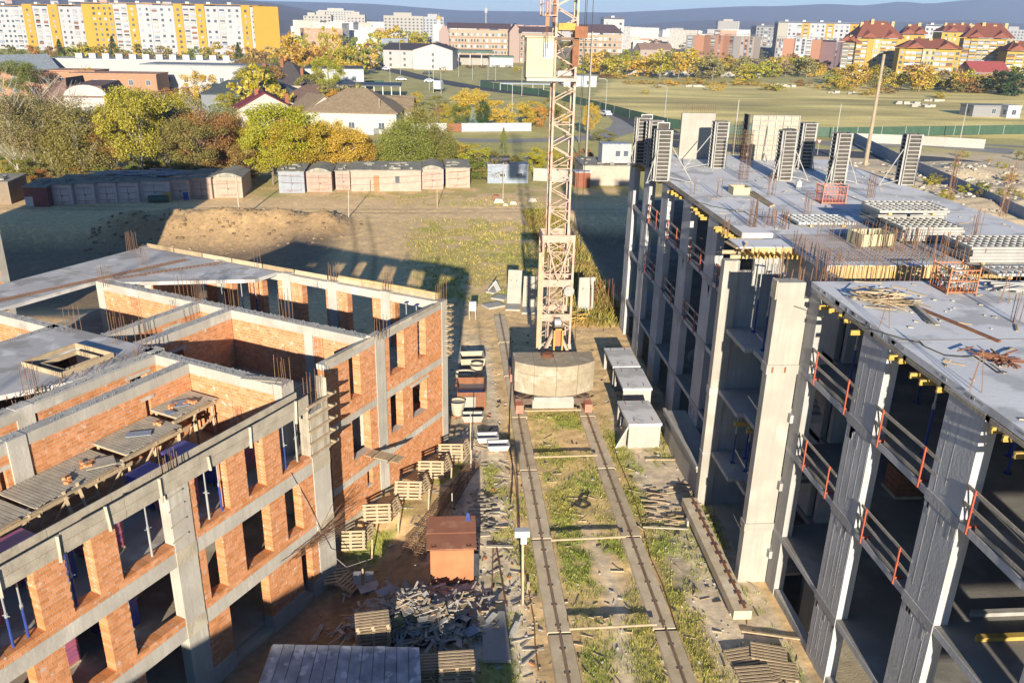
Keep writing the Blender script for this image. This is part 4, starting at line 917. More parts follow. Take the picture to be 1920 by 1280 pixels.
l_panel(1083, 588, 1.35, 2.9, 'tall retaining wall panel right of the crane mast', .1, .55)
for i, (px, py, rz) in enumerate(((925, 575, .5), (938, 560, 1.1), (925, 548, -.6))):
    c = G(px, py); t = T('concrete_slab', 'broken concrete slab lying left of the standing wall panels, %s' % ('largest, in front', 'grey one beside it', 'white upright one')[i], 'concrete slab', (c[0], c[1], 0), rz=rz)
    MB().bx(-.8+.2*i, .8-.2*i, -.6, .6, .03, .2).build('slab', 'precast', t, local=True)
    if i == 2: MB().bar((-.5, 0, .2), (.1, .3, 1.1), .7, .08).bar((.5, .1, .2), (0, .2, .9), .5, .08).build('upright_piece', 'white_paint', t, local=True)
# steel frame pieces right of the mast base
m = MB(); c = G(1075, 605)
for k in range(9): m.bar(c+[random.uniform(-.5, 1.0), random.uniform(-.6, .6), random.uniform(.1, .9)], c+[random.uniform(-.5, 1.2), random.uniform(-.6, .6), random.uniform(.1, .9)], .07)
tag(m.build('trestle_scrap', 'timber_yellow', kind='stuff'), 'yellowish steel trestle pieces heaped behind the crane mast', 'steel scrap')
m = MB(); c = G(1145, 592)
for k in range(9):
    for j in range(2): m.tube((c[0]-1.6+k*.35+random.uniform(-.1, .1), c[1]+j*.6+random.uniform(-.4, .4), 0), (c[0]-1.7+k*.36, c[1]+j*.6, 2.9+random.uniform(-.3, .3)), .022, 4)
tag(m.build('rebar_fence', 'rust', kind='stuff'), 'row of rusty upright bars at the edge of the excavation', 'steel bars')
# big precast boxes right of the track
def box_cover(px, py, L_, w, h, lab, open_left=True, i=0):
    c = (px, py, 0); t = T('precast_box', lab, 'precast box', (c[0], c[1], 0), 'precast concrete boxes right of the crane track', [0, -.02, .02][i % 3])
    MB().bx(0, w, 0, .14, 0, h-.15).build('end_wall', 'precast', t, local=True)
    MB().bx(0, w, L_-.14, L_, 0, h-.15).build('end_wall', 'precast', t, local=True)
    MB().bx(w-.14, w, .14, L_-.14, 0, h-.15).build('side_wall', 'precast', t, local=True)
    MB().hexa([(-.75, 0, 0), (-.55, .02, 0), (-.05, .3, 0), (-.15, 1.4, 0), (-.1, 0, h-.2), (0, 0, h-.2), (0, .3, h-.2), (-.04, 1.2, h-.2)]).build('left_fin', 'precast', t, local=True) if i == 2 else None
    MB().bx(-.04, w+.05, -.04, L_+.04, h-.145, h).build('lid', 'slab_top', t, local=True)
    m = MB()
    for x, y in ((.35, .35), (w-.4, .4), (.35, L_-.4), (w-.4, L_-.35)):
        m.path([(x, y-.07, h), (x, y-.07, h+.1), (x, y+.07, h+.1), (x, y+.07, h)], .015)
    m.build('lifting_loop', 'rust', t, local=True); return t
box_cover(9.98, 40.4, 2.95, 1.8, 1.52, 'precast concrete box with flat lid, nearest of the three right of the track', i=2)
box_cover(10.63, 45.2, 3.0, 1.72, 1.52, 'precast concrete box with overhanging lid, middle of the three right of the track', i=1)
box_cover(10.68, 48.7, 3.2, 1.72, 1.5, 'precast concrete box with lid, farthest of the three right of the track', i=0)
# power cabinet
c = G(880, 600); t = T('power_cabinet', 'white electric cabinet on two legs left of the crane', 'cabinet', (c[0], c[1], 0))
for x in (0, .5): MB().bx(x-.03, x+.03, 0, .06, 0, 1.6).build('leg', 'wood_grey', t, local=True)
MB().bx(-.02, .54, -.25, -.01, .85, 1.6).build('box', 'white_paint', t, local=True); MB().bx(.1, .42, -.265, -.252, .95, 1.5).build('door', 'white_paint', t, local=True)
# mortar station: old tubs
def tub(px, py, w, d, h, mat, lab, taper=.12, rz=0, oval=False, water=None):
    c = G(px, py); t = T('mortar_tub', lab, 'tub', (c[0], c[1], 0), rz=rz)
    n = 16 if oval else 4; r0 = []; r1 = []
    for k in range(n):
        a = 2*pi*(k+.5)/n; ex = 1 if oval else 1.414
        r1.append((cos(a)*w/2*ex, sin(a)*d/2*ex)); r0.append((cos(a)*w/2*ex*(1-taper*2), sin(a)*d/2*ex*(1-taper)))
    def ring(r, s, z): return [(x*s, y*s, z) for x, y in r]
    o0, o1, i1, i0 = ring(r0, 1, .1), ring(r1, 1, h), ring(r1, .92, h), ring(r0, .9, .16); vs = o0+o1+i1+i0; fs = []
    for k in range(n):
        j = (k+1) % n; fs += [(k, j, n+j, n+k), (n+k, n+j, 2*n+j, 2*n+k), (2*n+k, 2*n+j, 3*n+j, 3*n+k)]
    fs += [tuple(range(n))[::-1], tuple(range(3*n, 4*n))]
    MB().add(vs, fs).build('shell', mat, t, local=True)
    m = MB(); m.bx(-w/2+.1, w/2-.1, -d/3, -d/3+.08, 0, .1).bx(-w/2+.1, w/2-.1, d/3-.08, d/3, 0, .1); m.build('skid', 'rust', t, local=True)
    if water:
        m = MB(); m.add([(x*.9, y*.9, h*water) for x, y in r1], [tuple(range(n))]); m.build('contents', 'old_concrete', t, local=True)
    return t
tub(885, 683, 1.7, 1.5, .7, 'old_concrete', 'rough rectangular mortar tub, farthest back left of the track', .05, .05)
tub(872, 718, 1.5, 1.1, .75, 'old_concrete', 'round lime crusted tub in front of the rough rectangular one', .2, oval=True, water=.7)
tub(894, 706, .9, .9, .9, 'old_concrete', 'small round crusted tub tipped beside the round one', .2, oval=True, water=.8)
c = G(862, 772); t = T('water_tank', 'open steel water tank with dark water beside the brick building', 'tank', (c[0]-.15, c[1]+.3, 0))
for nm, b in (('side', (0, 1.75, 0, .05, 0, 1.15)), ('side', (0, 1.75, 2.05, 2.1, 0, 1.25)), ('end', (0, .05, .05, 2.05, 0, 1.2)), ('end', (1.7, 1.75, .05, 2.05, 0, 1.2))): MB().bx(*b).build(nm, 'rust', t, local=True)
MB().bx(.05, 1.7, .05, 2.05, .8, .82).build('water', 'glass', t, local=True)
tub(858, 778, 1.0, .9, .95, 'old_concrete', 'crusted bucket in front of the left end of the water tank', .2, oval=True, water=.9)
tub(886, 790, 1.3, .7, .5, 'precast', 'small pale mortar tub in front of the water tank', .12, 0, water=.3)
tub(878, 766, .9, .5, .9, 'concrete_pale', 'pale square hopper leaning against the water tank', .02)
tub(914, 828, 1.25, .75, .42, 'white_paint', 'white mortar tub, left of the two beside the left rail', .1, .02, water=.3)
tub(934, 843, 1.25, .75, .42, 'white_paint', 'white mortar tub, right of the two beside the left rail', .1, .02, water=.3)
# leaning pallets on stakes along the brick wing
def make_pallet(name='pallet'):
    t = T(name, 'x', 'pallet')
    sm_ = PSLAT
    for k in range(6):
        o = bpy.data.objects.new('slat', sm_); COL.objects.link(o); o.parent = t; o.location = (0, -.365+.146*k, .122)
    for x in (-.52, 0, .52): 
        o = bpy.data.objects.new('block_runner', PRUN); COL.objects.link(o); o.parent = t; o.location = (x, 0, .022)
    for y in (-.36, 0, .36):
        o = bpy.data.objects.new('bottom_slat', PSLAT); COL.objects.link(o); o.parent = t; o.location = (0, y, 0)
    return t
PSLAT = MB().bx(-.6, .6, -.042, .042, 0, .022).mesh('slat', 'wood'); PRUN = MB().bx(-.05, .05, -.4, .4, 0, .1).mesh('runner', 'wood')
pl = Repeater(make_pallet())
ORD = ['nearest the corner of the wing', 'second from the wing corner', 'third from the wing corner', 'fourth from the wing corner', 'fifth from the wing corner, nearest the front block']
for i, (px, py) in enumerate(((843, 866), (805, 899), (762, 938), (705, 982), (655, 1032))):
    c = GG(px, py); pl.put((c[0]+.1, c[1], .62+gz(c[0], c[1])), 0, 'upright leaning pallet, '+ORD[i], 'pallets propped upright along the wing', 1.12, rot=(radians(72), radians(4*(i % 3-1)), radians(-10+6*i % 13)))
    pl.put((c[0]+.75, c[1]+.5, .5+gz(c[0], c[1])), 0, 'side pallet of the propped pair '+ORD[i], 'pallets propped upright along the wing', .95, rot=(radians(70), 0, radians(62)))
    t = T('stake', 'wooden stake of the pallets '+ORD[i], 'stake', (c[0], c[1], gz(c[0], c[1])), 'stakes of the propped pallets')
    g0 = gz(c[0], c[1]); MB().bar((c[0]+1.1, c[1]-.9, g0), (c[0]+1.15, c[1]-.7, g0+1.1), .07).build('post', 'wood', t)
c = GG(600+50, 1050); 
for i, (dx, dy, z, rz) in enumerate(((-.4, -1.2, .3, .5), (.3, -1.6, .2, 1.2))):
    pl.put((c[0]+dx, c[1]+dy, gz(c[0]+dx, c[1]+dy)+z), 0, 'dark pallet lying tilted near the front block corner, %s of two' % ('left', 'right')[i], 'loose pallets by the corner', 1.1, rot=(.35, .2, rz))
# lying pallets at the lower right
for i, (px, py, rz) in enumerate(((1395, 1237, .15), (1440, 1232, -.3), (1415, 1275, .05), (1460, 1262, -.25), (1438, 1295, .3))):
    c = GG(px, py); pl.put((c[0], c[1], gz(c[0], c[1])+.05+.04*(i % 3)), rz, 'weathered pallet lying at the foot of the concrete building, '+('far left', 'far right', 'middle left', 'middle right', 'nearest')[i], 'pallets lying by the base wall', 1.1)
# pallet stacks among the scrap
def pallet_stack(px, py, n, rz, lab, s=1.0):
    c = GG(px, py); g = gz(c[0], c[1])
    for k in range(n): pl.put((c[0]+random.uniform(-.06, .06), c[1]+random.uniform(-.06, .06), g+k*.15*s), rz+random.uniform(-.06, .06), '%s pallet in the %s' % ('topmost' if k == n-1 else ('bottom', 'second', 'third', 'fourth', 'fifth', 'sixth', 'seventh', 'eighth')[k], lab), 'pallets of the '+lab, s)
pallet_stack(700, 1215, 9, .12, 'stack at the left of the scrap wood heap', 1.05)
pallet_stack(856, 1285, 8, .03, 'light coloured stack right of the tarred shed roof', 1.05)
pallet_stack(812, 1262, 4, -.05, 'low stack between shed roof and light stack', 1.0)
for i, (px, py, h) in enumerate(((838, 868, 1.9), (683, 1100, 1.4), (982, 1170, 2.0))):
    c = GG(px+12, py)
# kiosk (rusty store)
k0 = G(810, 1097); kx0, kx1 = k0[0]-.05, k0[0]+1.75; ky = k0[1]
ks = T('steel_store', 'small rust orange steel store with brown lean roof beside the scrap heap', 'store box', (kx0, ky, 0))
MB().bx(kx0, kx1, ky, ky+.05, .1, 1.72).build('front_panel', 'rust_orange', ks); MB().bx(kx0, kx0+.05, ky+.05, ky+1.95, .1, 1.75).build('side_panel', 'rust_brown', ks); MB().bx(kx1-.05, kx1, ky+.05, ky+1.95, .1, 1.75).build('side_panel', 'rust_brown', ks); MB().bx(kx0+.05, kx1-.05, ky+1.9, ky+1.95, .1, 1.8).build('rear_panel', 'rust_brown', ks)
MB().hexa([(kx0-.15, ky-.02, 1.76), (kx1+.12, ky-.02, 1.76), (kx1+.12, ky+.98, 1.84), (kx0-.15, ky+.98, 1.84), (kx0-.15, ky-.02, 1.8), (kx1+.12, ky-.02, 1.8), (kx1+.12, ky+.98, 1.88), (kx0-.15, ky+.98, 1.88)]).build('roof_sheet', 'rust_brown', ks)
MB().hexa([(kx0-.17, ky+.99, 1.86), (kx1+.13, ky+.99, 1.86), (kx1+.13, ky+2.15, 1.94), (kx0-.17, ky+2.15, 1.94), (kx0-.17, ky+.99, 1.9), (kx1+.13, ky+.99, 1.9), (kx1+.13, ky+2.15, 1.98), (kx0-.17, ky+2.15, 1.98)]).build('roof_sheet', 'rust_brown', ks)
m = MB()
for x in (kx0+.15, kx1-.2): m.path([(x-.08, ky+.3, 1.82), (x-.1, ky+.05, 1.84), (x+.1, ky+.05, 1.84), (x+.02, ky+.3, 1.82)], .015)
m.build('lifting_loop', 'rust', ks); m = MB()
for k in range(5): m.bx(kx1+.02, kx1+.22, ky+.3+k*.3, ky+.38+k*.3, .1, 1.3)
m.build('side_rib', 'steel_dark', ks); MB().bx(kx0, kx1, ky+.1, ky+1.9, .0, .1).build('base', 'rust', ks)
c = (kx1-.2, ky+1.75, 0); o = MB().hexa([(c[0]-.1, c[1], 1.96), (c[0]+.12, c[1], 1.96), (c[0]+.1, c[1]+.12, 1.97), (c[0]-.08, c[1]+.12, 1.97), (c[0]-.05, c[1]+.03, 2.35), (c[0]+.05, c[1]+.02, 2.35), (c[0]+.04, c[1]+.08, 2.33), (c[0]-.03, c[1]+.09, 2.34)]).build('blue_bag', 'blue_paint'); tag(o, 'small turquoise bag at the back corner of the rusty store roof', 'bag')
# tarred shed roof at the picture bottom
s0 = G(512, 1208, 0.9)
zr = 1.25; p = [G(512, 1207, zr), G(787, 1213, zr), G(792, 1300, zr-.1), G(478, 1300, zr-.1)]
sh = T('site_shed', 'low site shed with a patched grey roof at the bottom of the photo', 'shed', (p[3][0]+2, p[3][1]+1, -.5))
def lerp(a, b, t_): return a+(b-a)*t_
NB = 13
rsh = []
for k in range(NB):
    a0, a1 = k/NB, (k+1)/NB-.004; q = [lerp(p[3], p[2], a0), lerp(p[3], p[2], a1), lerp(p[0], p[1], a1), lerp(p[0], p[1], a0)]; dz = .012*(k % 2)+random.uniform(0, .008)
    MB().hexa([v+[0, 0, -.05] for v in q]+[v+[0, 0, dz] for v in q]).build('roof_sheet', 'sheet_metal', sh)
MB().hexa([v+[0, 0, -1.9] for v in (lerp(p[3], p[2], .02), lerp(p[3], p[2], .98), lerp(p[0], p[1], .98), lerp(p[0], p[1], .02))]+[v+[0, 0, -.07] for v in (lerp(p[3], p[2], .02), lerp(p[3], p[2], .98), lerp(p[0], p[1], .98), lerp(p[0], p[1], .02))]).build('walls', 'wood_grey', sh)
MB().bar(p[3]+[0, -.03, -.12], p[0]+[-.03, 0, -.12], .06, .12).bar(p[3]+[0, -.05, -.12], p[2]+[0, -.05, -.12], .06, .12).build('fascia', 'wood', sh)
# concrete plate near the path
q = [GG(905, 1247), GG(958, 1247), GG(946, 1155), GG(905, 1155)]
slab_thing('concrete_plate', 'thin pale concrete plate lying right of the scrap heap', 'concrete plate', [v+[0, 0, .12] for v in q]+[v+[0, 0, .26] for v in q], 'precast')
# scrap wood heap
hc = GG(800, 1165); m = MB(); m2 = MB(); m3 = MB()
def heap_z(x, y): return (.8+.25*sin(x*3.1)*cos(y*2.3))*math.exp(-((x-hc[0]+.3)/2.3)**2-((y-hc[1])/1.7)**2)
for k in range(620):
    x = hc[0]-.3+random.gauss(0, 1.45); y = hc[1]+random.gauss(0, .95); z = gz(x, y)+heap_z(x, y)*random.uniform(.75, 1.08)+.04; a_ = random.uniform(0, pi); l = random.uniform(.12, .5)
    d = np.array([cos(a_)*l, sin(a_)*l, random.uniform(-.18, .18)]); t_ = (m, m2, m3)[0 if random.random() < .62 else (1 if random.random() < .55 else 2)]
    t_.bar((x-d[0], y-d[1], z-d[2]), (x+d[0], y+d[1], z+d[2]), random.choice((.05, .08, .12, .22)), random.uniform(.02, .035), roll=random.uniform(-.4, .4))
core = MB(); n = 14
vs = [(hc[0]-.3+1.9*r_*cos(2*pi*k/n), hc[1]+1.5*r_*sin(2*pi*k/n), gz(hc[0], hc[1])+z_) for r_, z_ in ((1.2, -.1), (.75, .28), (.3, .6)) for k in range(n)]
core.add(vs, [(j*n+k, j*n+(k+1) % n, (j+1)*n+(k+1) % n, (j+1)*n+k) for j in range(2) for k in range(n)]+[tuple(range(2*n, 3*n))])
sc = T('scrap_wood_heap', 'big heap of broken boards and scrap wood beside the rusty store', 'scrap wood', (hc[0], hc[1], 0))
for mm, mt in ((m, 'scrap_grey'), (m2, 'wood'), (m3, 'concrete')): mm.build('boards', mt, sc, kind='stuff')
core.build('heap_core', 'ply_dark', sc)
for i, (px, py, rz, w, h_) in enumerate(((738, 1193, .5, .75, .75), (884, 1196, .6, .6, .45), (775, 1180, .1, .25, .7), (692, 1105, .4, .9, .6), (866, 1112, .4, .7, .4), (725, 1120, .6, .8, .5))):
    c = GG(px, py); t = T('board_sheet', 'flat %s sheet thrown on the scrap wood heap, %s' % (('dark green', 'blue-grey', 'narrow green', 'white', 'grey', 'grey')[i], ('lower left', 'lower right', 'middle', 'upper far left', 'by the store', 'upper left')[i]), 'board', (c[0], c[1], gz(c[0], c[1])+heap_z(c[0], c[1])+.12), rz=rz)
    MB().bx(-w/2, w/2, -h_/2, h_/2, 0, .03).build('sheet', ('green_sheet', 'grey_sheet', 'green_sheet', 'white_paint', 'grey_sheet', 'grey_sheet')[i], t, local=True)
# reinforcing mesh cages lying beside the wing
def cage_thing(pa, pb, w, lab):
    a = GG(*pa)+[0, 0, .25]; b = GG(*pb)+[0, 0, .25]; m = MB(); d = b-a; L_ = np.linalg.norm(d); d /= L_; s = np.cross(d, [0, 0, 1]); z = np.array([0, 0, 1.])
    for su in (-1, 0, 1):
        for sz_ in (-1, 1): m.tube(a+s*su*w/2+z*sz_*.17, b+s*su*w/2+z*sz_*.17, .016, 4)
    k = 0.0
    while k < L_:
        p = a+d*k; q = [p+s*w/2+z*.17, p-s*w/2+z*.17, p-s*w/2-z*.17, p+s*w/2-z*.17]
        for i in range(4): m.tube(q[i], q[(i+1) % 4], .011, 3, cap=False)
        k += .16
    o = m.build('rebar_cage', 'rebar'); tag(o, lab, 'rebar cage')
cage_thing((765, 1040), (893, 872), .5, 'long rusty reinforcement cage lying across the yard'); cage_thing((785, 1050), (872, 905), .4, 'second rusty reinforcement cage right of the long one')
# path strip things: planks, thin poles, yard lamp
for i, (pa, pb, w, mt) in enumerate((((922, 1125), (925, 1015), .05, 'rust'), ((948, 1135), (930, 1025), .05, 'rust'), ((912, 1026), (962, 1027), .14, 'wood_grey'), ((918, 990), (952, 990), .08, 'wood'), ((895, 1005), (918, 1003), .3, 'wood_grey'), ((1210, 863), (1290, 863), .12, 'wood'), ((1205, 990), (1290, 994), .07, 'wood_grey'), ((1390, 1185), (1500, 1200), .1, 'wood'))):
    a = GG(*pa)+[0, 0, .08]; b = GG(*pb)+[0, 0, .08]; plank(a, b, w, .06, mt, ('left thin rusty bar lying along the dirt path', 'right thin rusty bar lying along the dirt path', 'grey board across the dirt path right of the store', 'short board across the dirt path behind the store', 'wide grey board beside the rusty store', 'pale plank lying right of the track near the boxes', 'thin plank lying on the rubble right of the track', 'thin plank near the loose rail beam end')[i])
m = MB()
for k in range(70):
    c = GG(random.uniform(888, 925), random.uniform(935, 1000)); a_ = random.uniform(-.6, .6); d = np.array([cos(a_), sin(a_), 0])*random.uniform(.1, .4); c = c+[0, 0, random.uniform(.05, .25)]; m.bar(c-d, c+d, random.uniform(.05, .14), .03)
tag(m.build('offcuts', 'wood_grey', kind='stuff'), 'timber offcuts scattered right of the rusty store', 'offcuts')
m = MB()
for k in range(60):
    c = GG(random.uniform(1210, 1330), random.uniform(905, 985)); a_ = random.uniform(-.4, .4); d = np.array([cos(a_), sin(a_), 0])*random.uniform(.15, .6); c = c+[0, 0, random.uniform(.03, .15)]; m.bar(c-d, c+d, random.uniform(.05, .12), .03)
tag(m.build('offcuts', 'wood', kind='stuff'), 'scattered sticks and boards on the rubble right of the track', 'offcuts')
c0 = G(1000, 1130); t = T('flood_lamp', 'white flood lamp box on a leaning timber mast left of the track', 'lamp', (2.9, 28.5, 0))
top = G(980, 998, 3.2); base = G(990, 1100, 0); base = np.array([top[0]+.05, top[1]-.4, 0])
MB().bar(base, top, .09).build('mast', 'wood', t); MB().bx(top[0]-.35, top[0]+.25, top[1]-.35, top[1]-.05, top[2], top[2]+.28).build('lamp_box', 'white_paint', t); MB().bx(top[0]-.1, top[0]+.15, top[1]-.3, top[1]-.1, top[2]-.35, top[2]).build('ballast_box', 'white_paint', t)
o = MB().path([GG(958+random.uniform(-3, 3), y)+[0, 0, .3] for y in range(640, 990, 35)], .03).build('cable_run', 'cable'); tag(o, 'dark cable sagging along the left crane rail', 'cable')
for i, (px0, px1) in enumerate(((950, 1010), (1148, 1300))):
    pts = [GG(px0+(px1-px0)*k/10+random.uniform(-4, 4), 800+46*k if i == 0 else 820+46*k)+[0, 0, .06] for k in range(11)]; o = MB().path(pts, .025).build('hose', 'rust'); tag(o, ('left thin pipe running beside the left rail', 'right thin rail edge running beside the right track')[i], 'pipe')
pts = [GG(*q)+[0, 0, .06] for q in ((1075, 948), (1095, 955), (1108, 948), (1085, 938), (1092, 930), (1105, 925), (1098, 940), (1080, 945), (1072, 952))]; o = MB().path(pts, .035, 6).build('hose_coil', 'cable'); tag(o, 'dark hose lying in a tangle between the rails', 'hose')
for i, (px, py, h) in enumerate(((882, 855, 2.6), (848, 990, 1.9))):
    c = GG(px, py); o = MB().tube(c, c+[0, 0, h], .03, 6).build('thin_post', 'wood_grey'); tag(o, ('thin upright post on the grey path right of the pallets', 'thin upright post behind the rusty store')[i], 'post')
# white plastic pieces hanging on a post by the scrap heap
c = GG(682, 1105); t = T('canister_post', 'post with two white canisters at the left end of the scrap heap', 'post', c); MB().bar(c, c+[0, 0, 1.1], .07).build('post', 'wood', t); MB().bx(c[0]-.4, c[0]-.08, c[1]-.15, c[1]+.1, c[2]+.4, c[2]+.9).build('canister', 'white_paint', t); MB().bx(c[0]+.1, c[0]+.45, c[1]-.1, c[1]+.15, c[2]+.5, c[2]+.85).build('canister', 'white_paint', t)

# small litter of the yard: bricks, sticks, scraps
def litter(name, mat, n, region, lmin, lmax, w, lab, cat, seed):
    rg = random.Random(seed); m = MB()
    for k in range(n):
        x = rg.uniform(region[0], region[1]); y = rg.uniform(region[2], region[3]); z = gz(x, y)+.03; a_ = rg.uniform(0, pi); l = rg.uniform(lmin, lmax)/2; d = np.array([cos(a_)*l, sin(a_)*l, rg.uniform(-.01, .03)]); m.bar(np.array([x, y, z])-d, np.array([x, y, z])+d, rg.uniform(*w), rg.uniform(.015, .05))
    tag(m.build(name, mat, kind='stuff'), lab, cat)
litter('sticks', 'wood', 260, (-1, 13, 22, 46), .1, .7, (.02, .06), 'small sticks and lath ends littering the yard', 'sticks', 21)
litter('paper_scraps', 'white_paint', 120, (0, 12.5, 22, 60), .05, .2, (.04, .1), 'white paper and foam scraps littering the yard', 'litter', 22)
litter('brick_bits', 'brick', 160, (-6, 3.2, 24, 60), .08, .25, (.06, .12), 'broken brick bits on the ground beside the brick building', 'brick bits', 23)
litter('dark_scraps', 'ply_dark', 160, (0, 12.5, 22, 60), .08, .4, (.03, .1), 'dark scraps and clods between the rails and path', 'litter', 24)
litter('plank_ends', 'wood_grey', 200, (-5, 3.0, 24, 42), .2, 1.0, (.05, .12), 'grey plank ends between the pallets and store', 'planks', 25)
# ================================================================== BRICK BUILDING (left), local frame: u along the facade (away), v into the building
bb = T('brick_building', 'unfinished orange brick building with concrete frame and open rooms on the left', 'building', UV(-6, 3, 0))
def FR(u, v, z): p = UV(u, v, z); return (p[0], p[1], p[2])
def lb(name, mat, *boxes, label=None, kind=None, root=None):
    m = MB()
    for b in boxes: m.bx(*b, fr=FR)
    return m.build(name, mat, root or bb, label=label, kind=kind)
BRH, BRL, JT = .145, .27, .019
BRICKS = [0]; SINGLE = [0]
BRM = {}
def single_brick(u0, u1, v0, v1, z0, z1, root):
    key = (round(u1-u0, 2), round(v1-v0, 2)); 
    if key not in BRM: BRM[key] = MB().bx(0, u1-u0, 0, v1-v0, 0, z1-z0).mesh('brick', 'brick_single')
    o = bpy.data.objects.new('brick', BRM[key]); COL.objects.link(o); o.parent = root; p = UV(u0, v0, z0)
    o.location = tuple(np.array(p)-np.array(WL[root.name])); o.rotation_euler = (0, 0, pi/2-ANG); SINGLE[0] += 1
def wall(axis, t0, t1, a0, a1, z0, z1, ops=(), name='brick_wall', root=None, single=False, sign=1):
    """brick wall: axis 'u' or 'v' = running direction from a0 to a1, thickness t0..t1, openings (a,b,zlo,zhi)"""
    root = root or bb
    def box(m, a, b, c, d, zz0, zz1):
        if axis == 'u': m.bx(a, b, c, d, zz0, zz1, FR)
        else: m.bx(c, d, a, b, zz0, zz1, FR)
    def spans(zz):
        cuts = sorted([(o[0], o[1]) for o in ops if o[2] < zz < o[3]]); out = []; cur = a0
        for c, d in cuts:
            if c > cur+.01: out.append((cur, c))
            cur = max(cur, d)
        if cur < a1-.01: out.append((cur, a1))
        return out
    zs = sorted({z0, z1}.union({min(max(o[i], z0), z1) for o in ops for i in (2, 3)})); core = MB()
    for za, zb in zip(zs[:-1], zs[1:]):
        if zb-za < .01: continue
        for a, b in spans((za+zb)/2): box(core, a+.009, b-.009, t0+.010, t1-.010, za, zb-(.012 if zb == z1 else 0))
    core.build('mortar_core', 'mortar', root)
    m = MB(); z = z0; row = 0
    while z < z1-.03:
        zt = min(z+BRH-JT, z1)
        for a, b in spans((z+zt)/2):
            x = a-(BRL*.5 if row % 2 else 0)
            while x < b-.02:
                xa = max(x, a); xb = min(x+BRL-JT, b)
                if xb-xa > .03:
                    d_ = random.uniform(-.004, .004)
                    if single and SINGLE[0] < 290 and xb-xa > .1 and axis == 'u': single_brick(xa, xb, t0+d_, t1+d_, z, zt, root)
                    else: box(m, xa, xb, t0+d_, t1+d_, z, zt)
                    BRICKS[0] += 1
                x += BRL
        z += BRH; row += 1
    if m.v: m.build(name, 'brick', root, kind='stuff')
    # lintels and sills
    for o in ops:
        if o[3] < z1-.02:
            mm = MB(); box(mm, o[0]-.18, o[1]+.18, t0-.012, t1+.012, o[3]-.0, o[3]+.16); mm.build('lintel', 'concrete_warm', root)
        if o[2] > z0+.05:
            mm = MB(); box(mm, o[0]+.01, o[1]-.01, t0+.02, t1-.02, o[2]-.045, o[2]+.012); mm.build('sill', 'mortar', root)
F0, F1, F2, F3 = -.85, 2.2, 5.3, 8.4       # floor tops
# ---------------- floors
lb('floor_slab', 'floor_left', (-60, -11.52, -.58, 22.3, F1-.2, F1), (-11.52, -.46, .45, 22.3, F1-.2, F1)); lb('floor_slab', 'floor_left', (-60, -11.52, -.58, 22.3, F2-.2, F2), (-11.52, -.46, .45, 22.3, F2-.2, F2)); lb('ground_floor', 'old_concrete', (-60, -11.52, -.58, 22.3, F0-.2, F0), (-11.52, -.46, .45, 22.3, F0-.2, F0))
# ---------------- front block facade, v -1.05..-.62
V0, V1 = -1.05, -.62
lb('band_beam', 'concrete_warm', (-60, -11.52, V0-.02, V1+.02, 1.6, 2.17)); lb('band_beam', 'concrete_warm', (-60, -11.52, V0-.02, V1+.02, 4.62, 5.17))
colz = [(-19.66, -18.80), (-12.56, -11.5), (-27.9, -27.0), (-35.3, -34.4), (-42.8, -41.9), (-50.4, -49.5)]
for a, b in colz:
    lb('column', 'concrete_warm', (a, b, V0-.035, V1+.0, -1.6, 1.6)); lb('column', 'concrete_warm', (a, b, V0-.035, V1+.0, 2.17, 4.62)); lb('column', 'concrete_warm', (a, b, V0-.035, V1, 5.17, 7.5 if a < -13 else 5.4))
    lb('column_joint', 'old_concrete', (a-.015, b+.015, V0-.05, V1+.015, 1.6, 2.18)); lb('column_joint', 'old_concrete', (a-.015, b+.015, V0-.05, V1+.015, 4.62, 5.18))
# storey 3 piers
Z30, Z31 = 5.17, 7.5
for i, (a, b) in enumerate([(-24.36, -23.4), (-22.52, -21.68), (-17.06, -16.14), (-15.2, -14.3), (-26.9, -25.9), (-30, -29), (-33, -32), (-38, -37)]):
    wall('u', V0, V1, a, b, Z30+.26, Z31, single=(i in (1, 2, 3)), name='brick_pier')
wall('u', V0, V1, -18.79, -18.5, Z30+.26, Z31, name='brick_pier'); wall('u', V0, V1, -13.35, -12.57, Z30+.26, Z31, name='brick_pier') if False else None
wall('u', V0, V1, -18.79, -12.57, Z30, Z30+.26, name='sill_course'); wall('u', V0, V1, -27, -19.67, Z30, Z30+.26, name='sill_course'); wall('u', V0, V1, -41.9, -35.3, Z30, Z30+.26, name='sill_course')
# storey 2
for a, b in [(-24.9, -23.92), (-22.48, -21.65), (-17.6, -16.62), (-15.18, -14.3), (-27, -26.2), (-31, -30), (-33.5, -32.4), (-39, -38)]: wall('u', V0, V1, a, b, 2.17+.26, 4.62, name='brick_pier')
wall('u', V0, V1, -18.79, -18.42, 2.43, 4.62, name='brick_pier'); wall('u', V0, V1, -13.36, -12.57, 2.43, 4.62, name='brick_pier')
wall('u', V0, V1, -18.79, -12.57, 2.17, 2.43, name='sill_course'); wall('u', V0, V1, -27, -19.67, 2.17, 2.43, name='sill_course'); wall('u', V0, V1, -41.9, -35.3, 2.17, 2.43, name='sill_course')
# ground storey with painted concrete plinth
for a, b in [(-18.79, -17.68), (-15.6, -13.66), (-13.0, -12.57), (-27, -25.8), (-22.6, -21.5), (-31, -29.8)]:
    wall('u', V0, V1, a, b, -.48, 1.6, name='brick_pier'); lb('plinth', 'concrete_warm', (a-.02, b+.02, V0-.05, V1, -1.7, -.48))
lb('threshold', 'old_concrete', (-27, -12.57, V0-.0, V1, -1.75, -1.02))
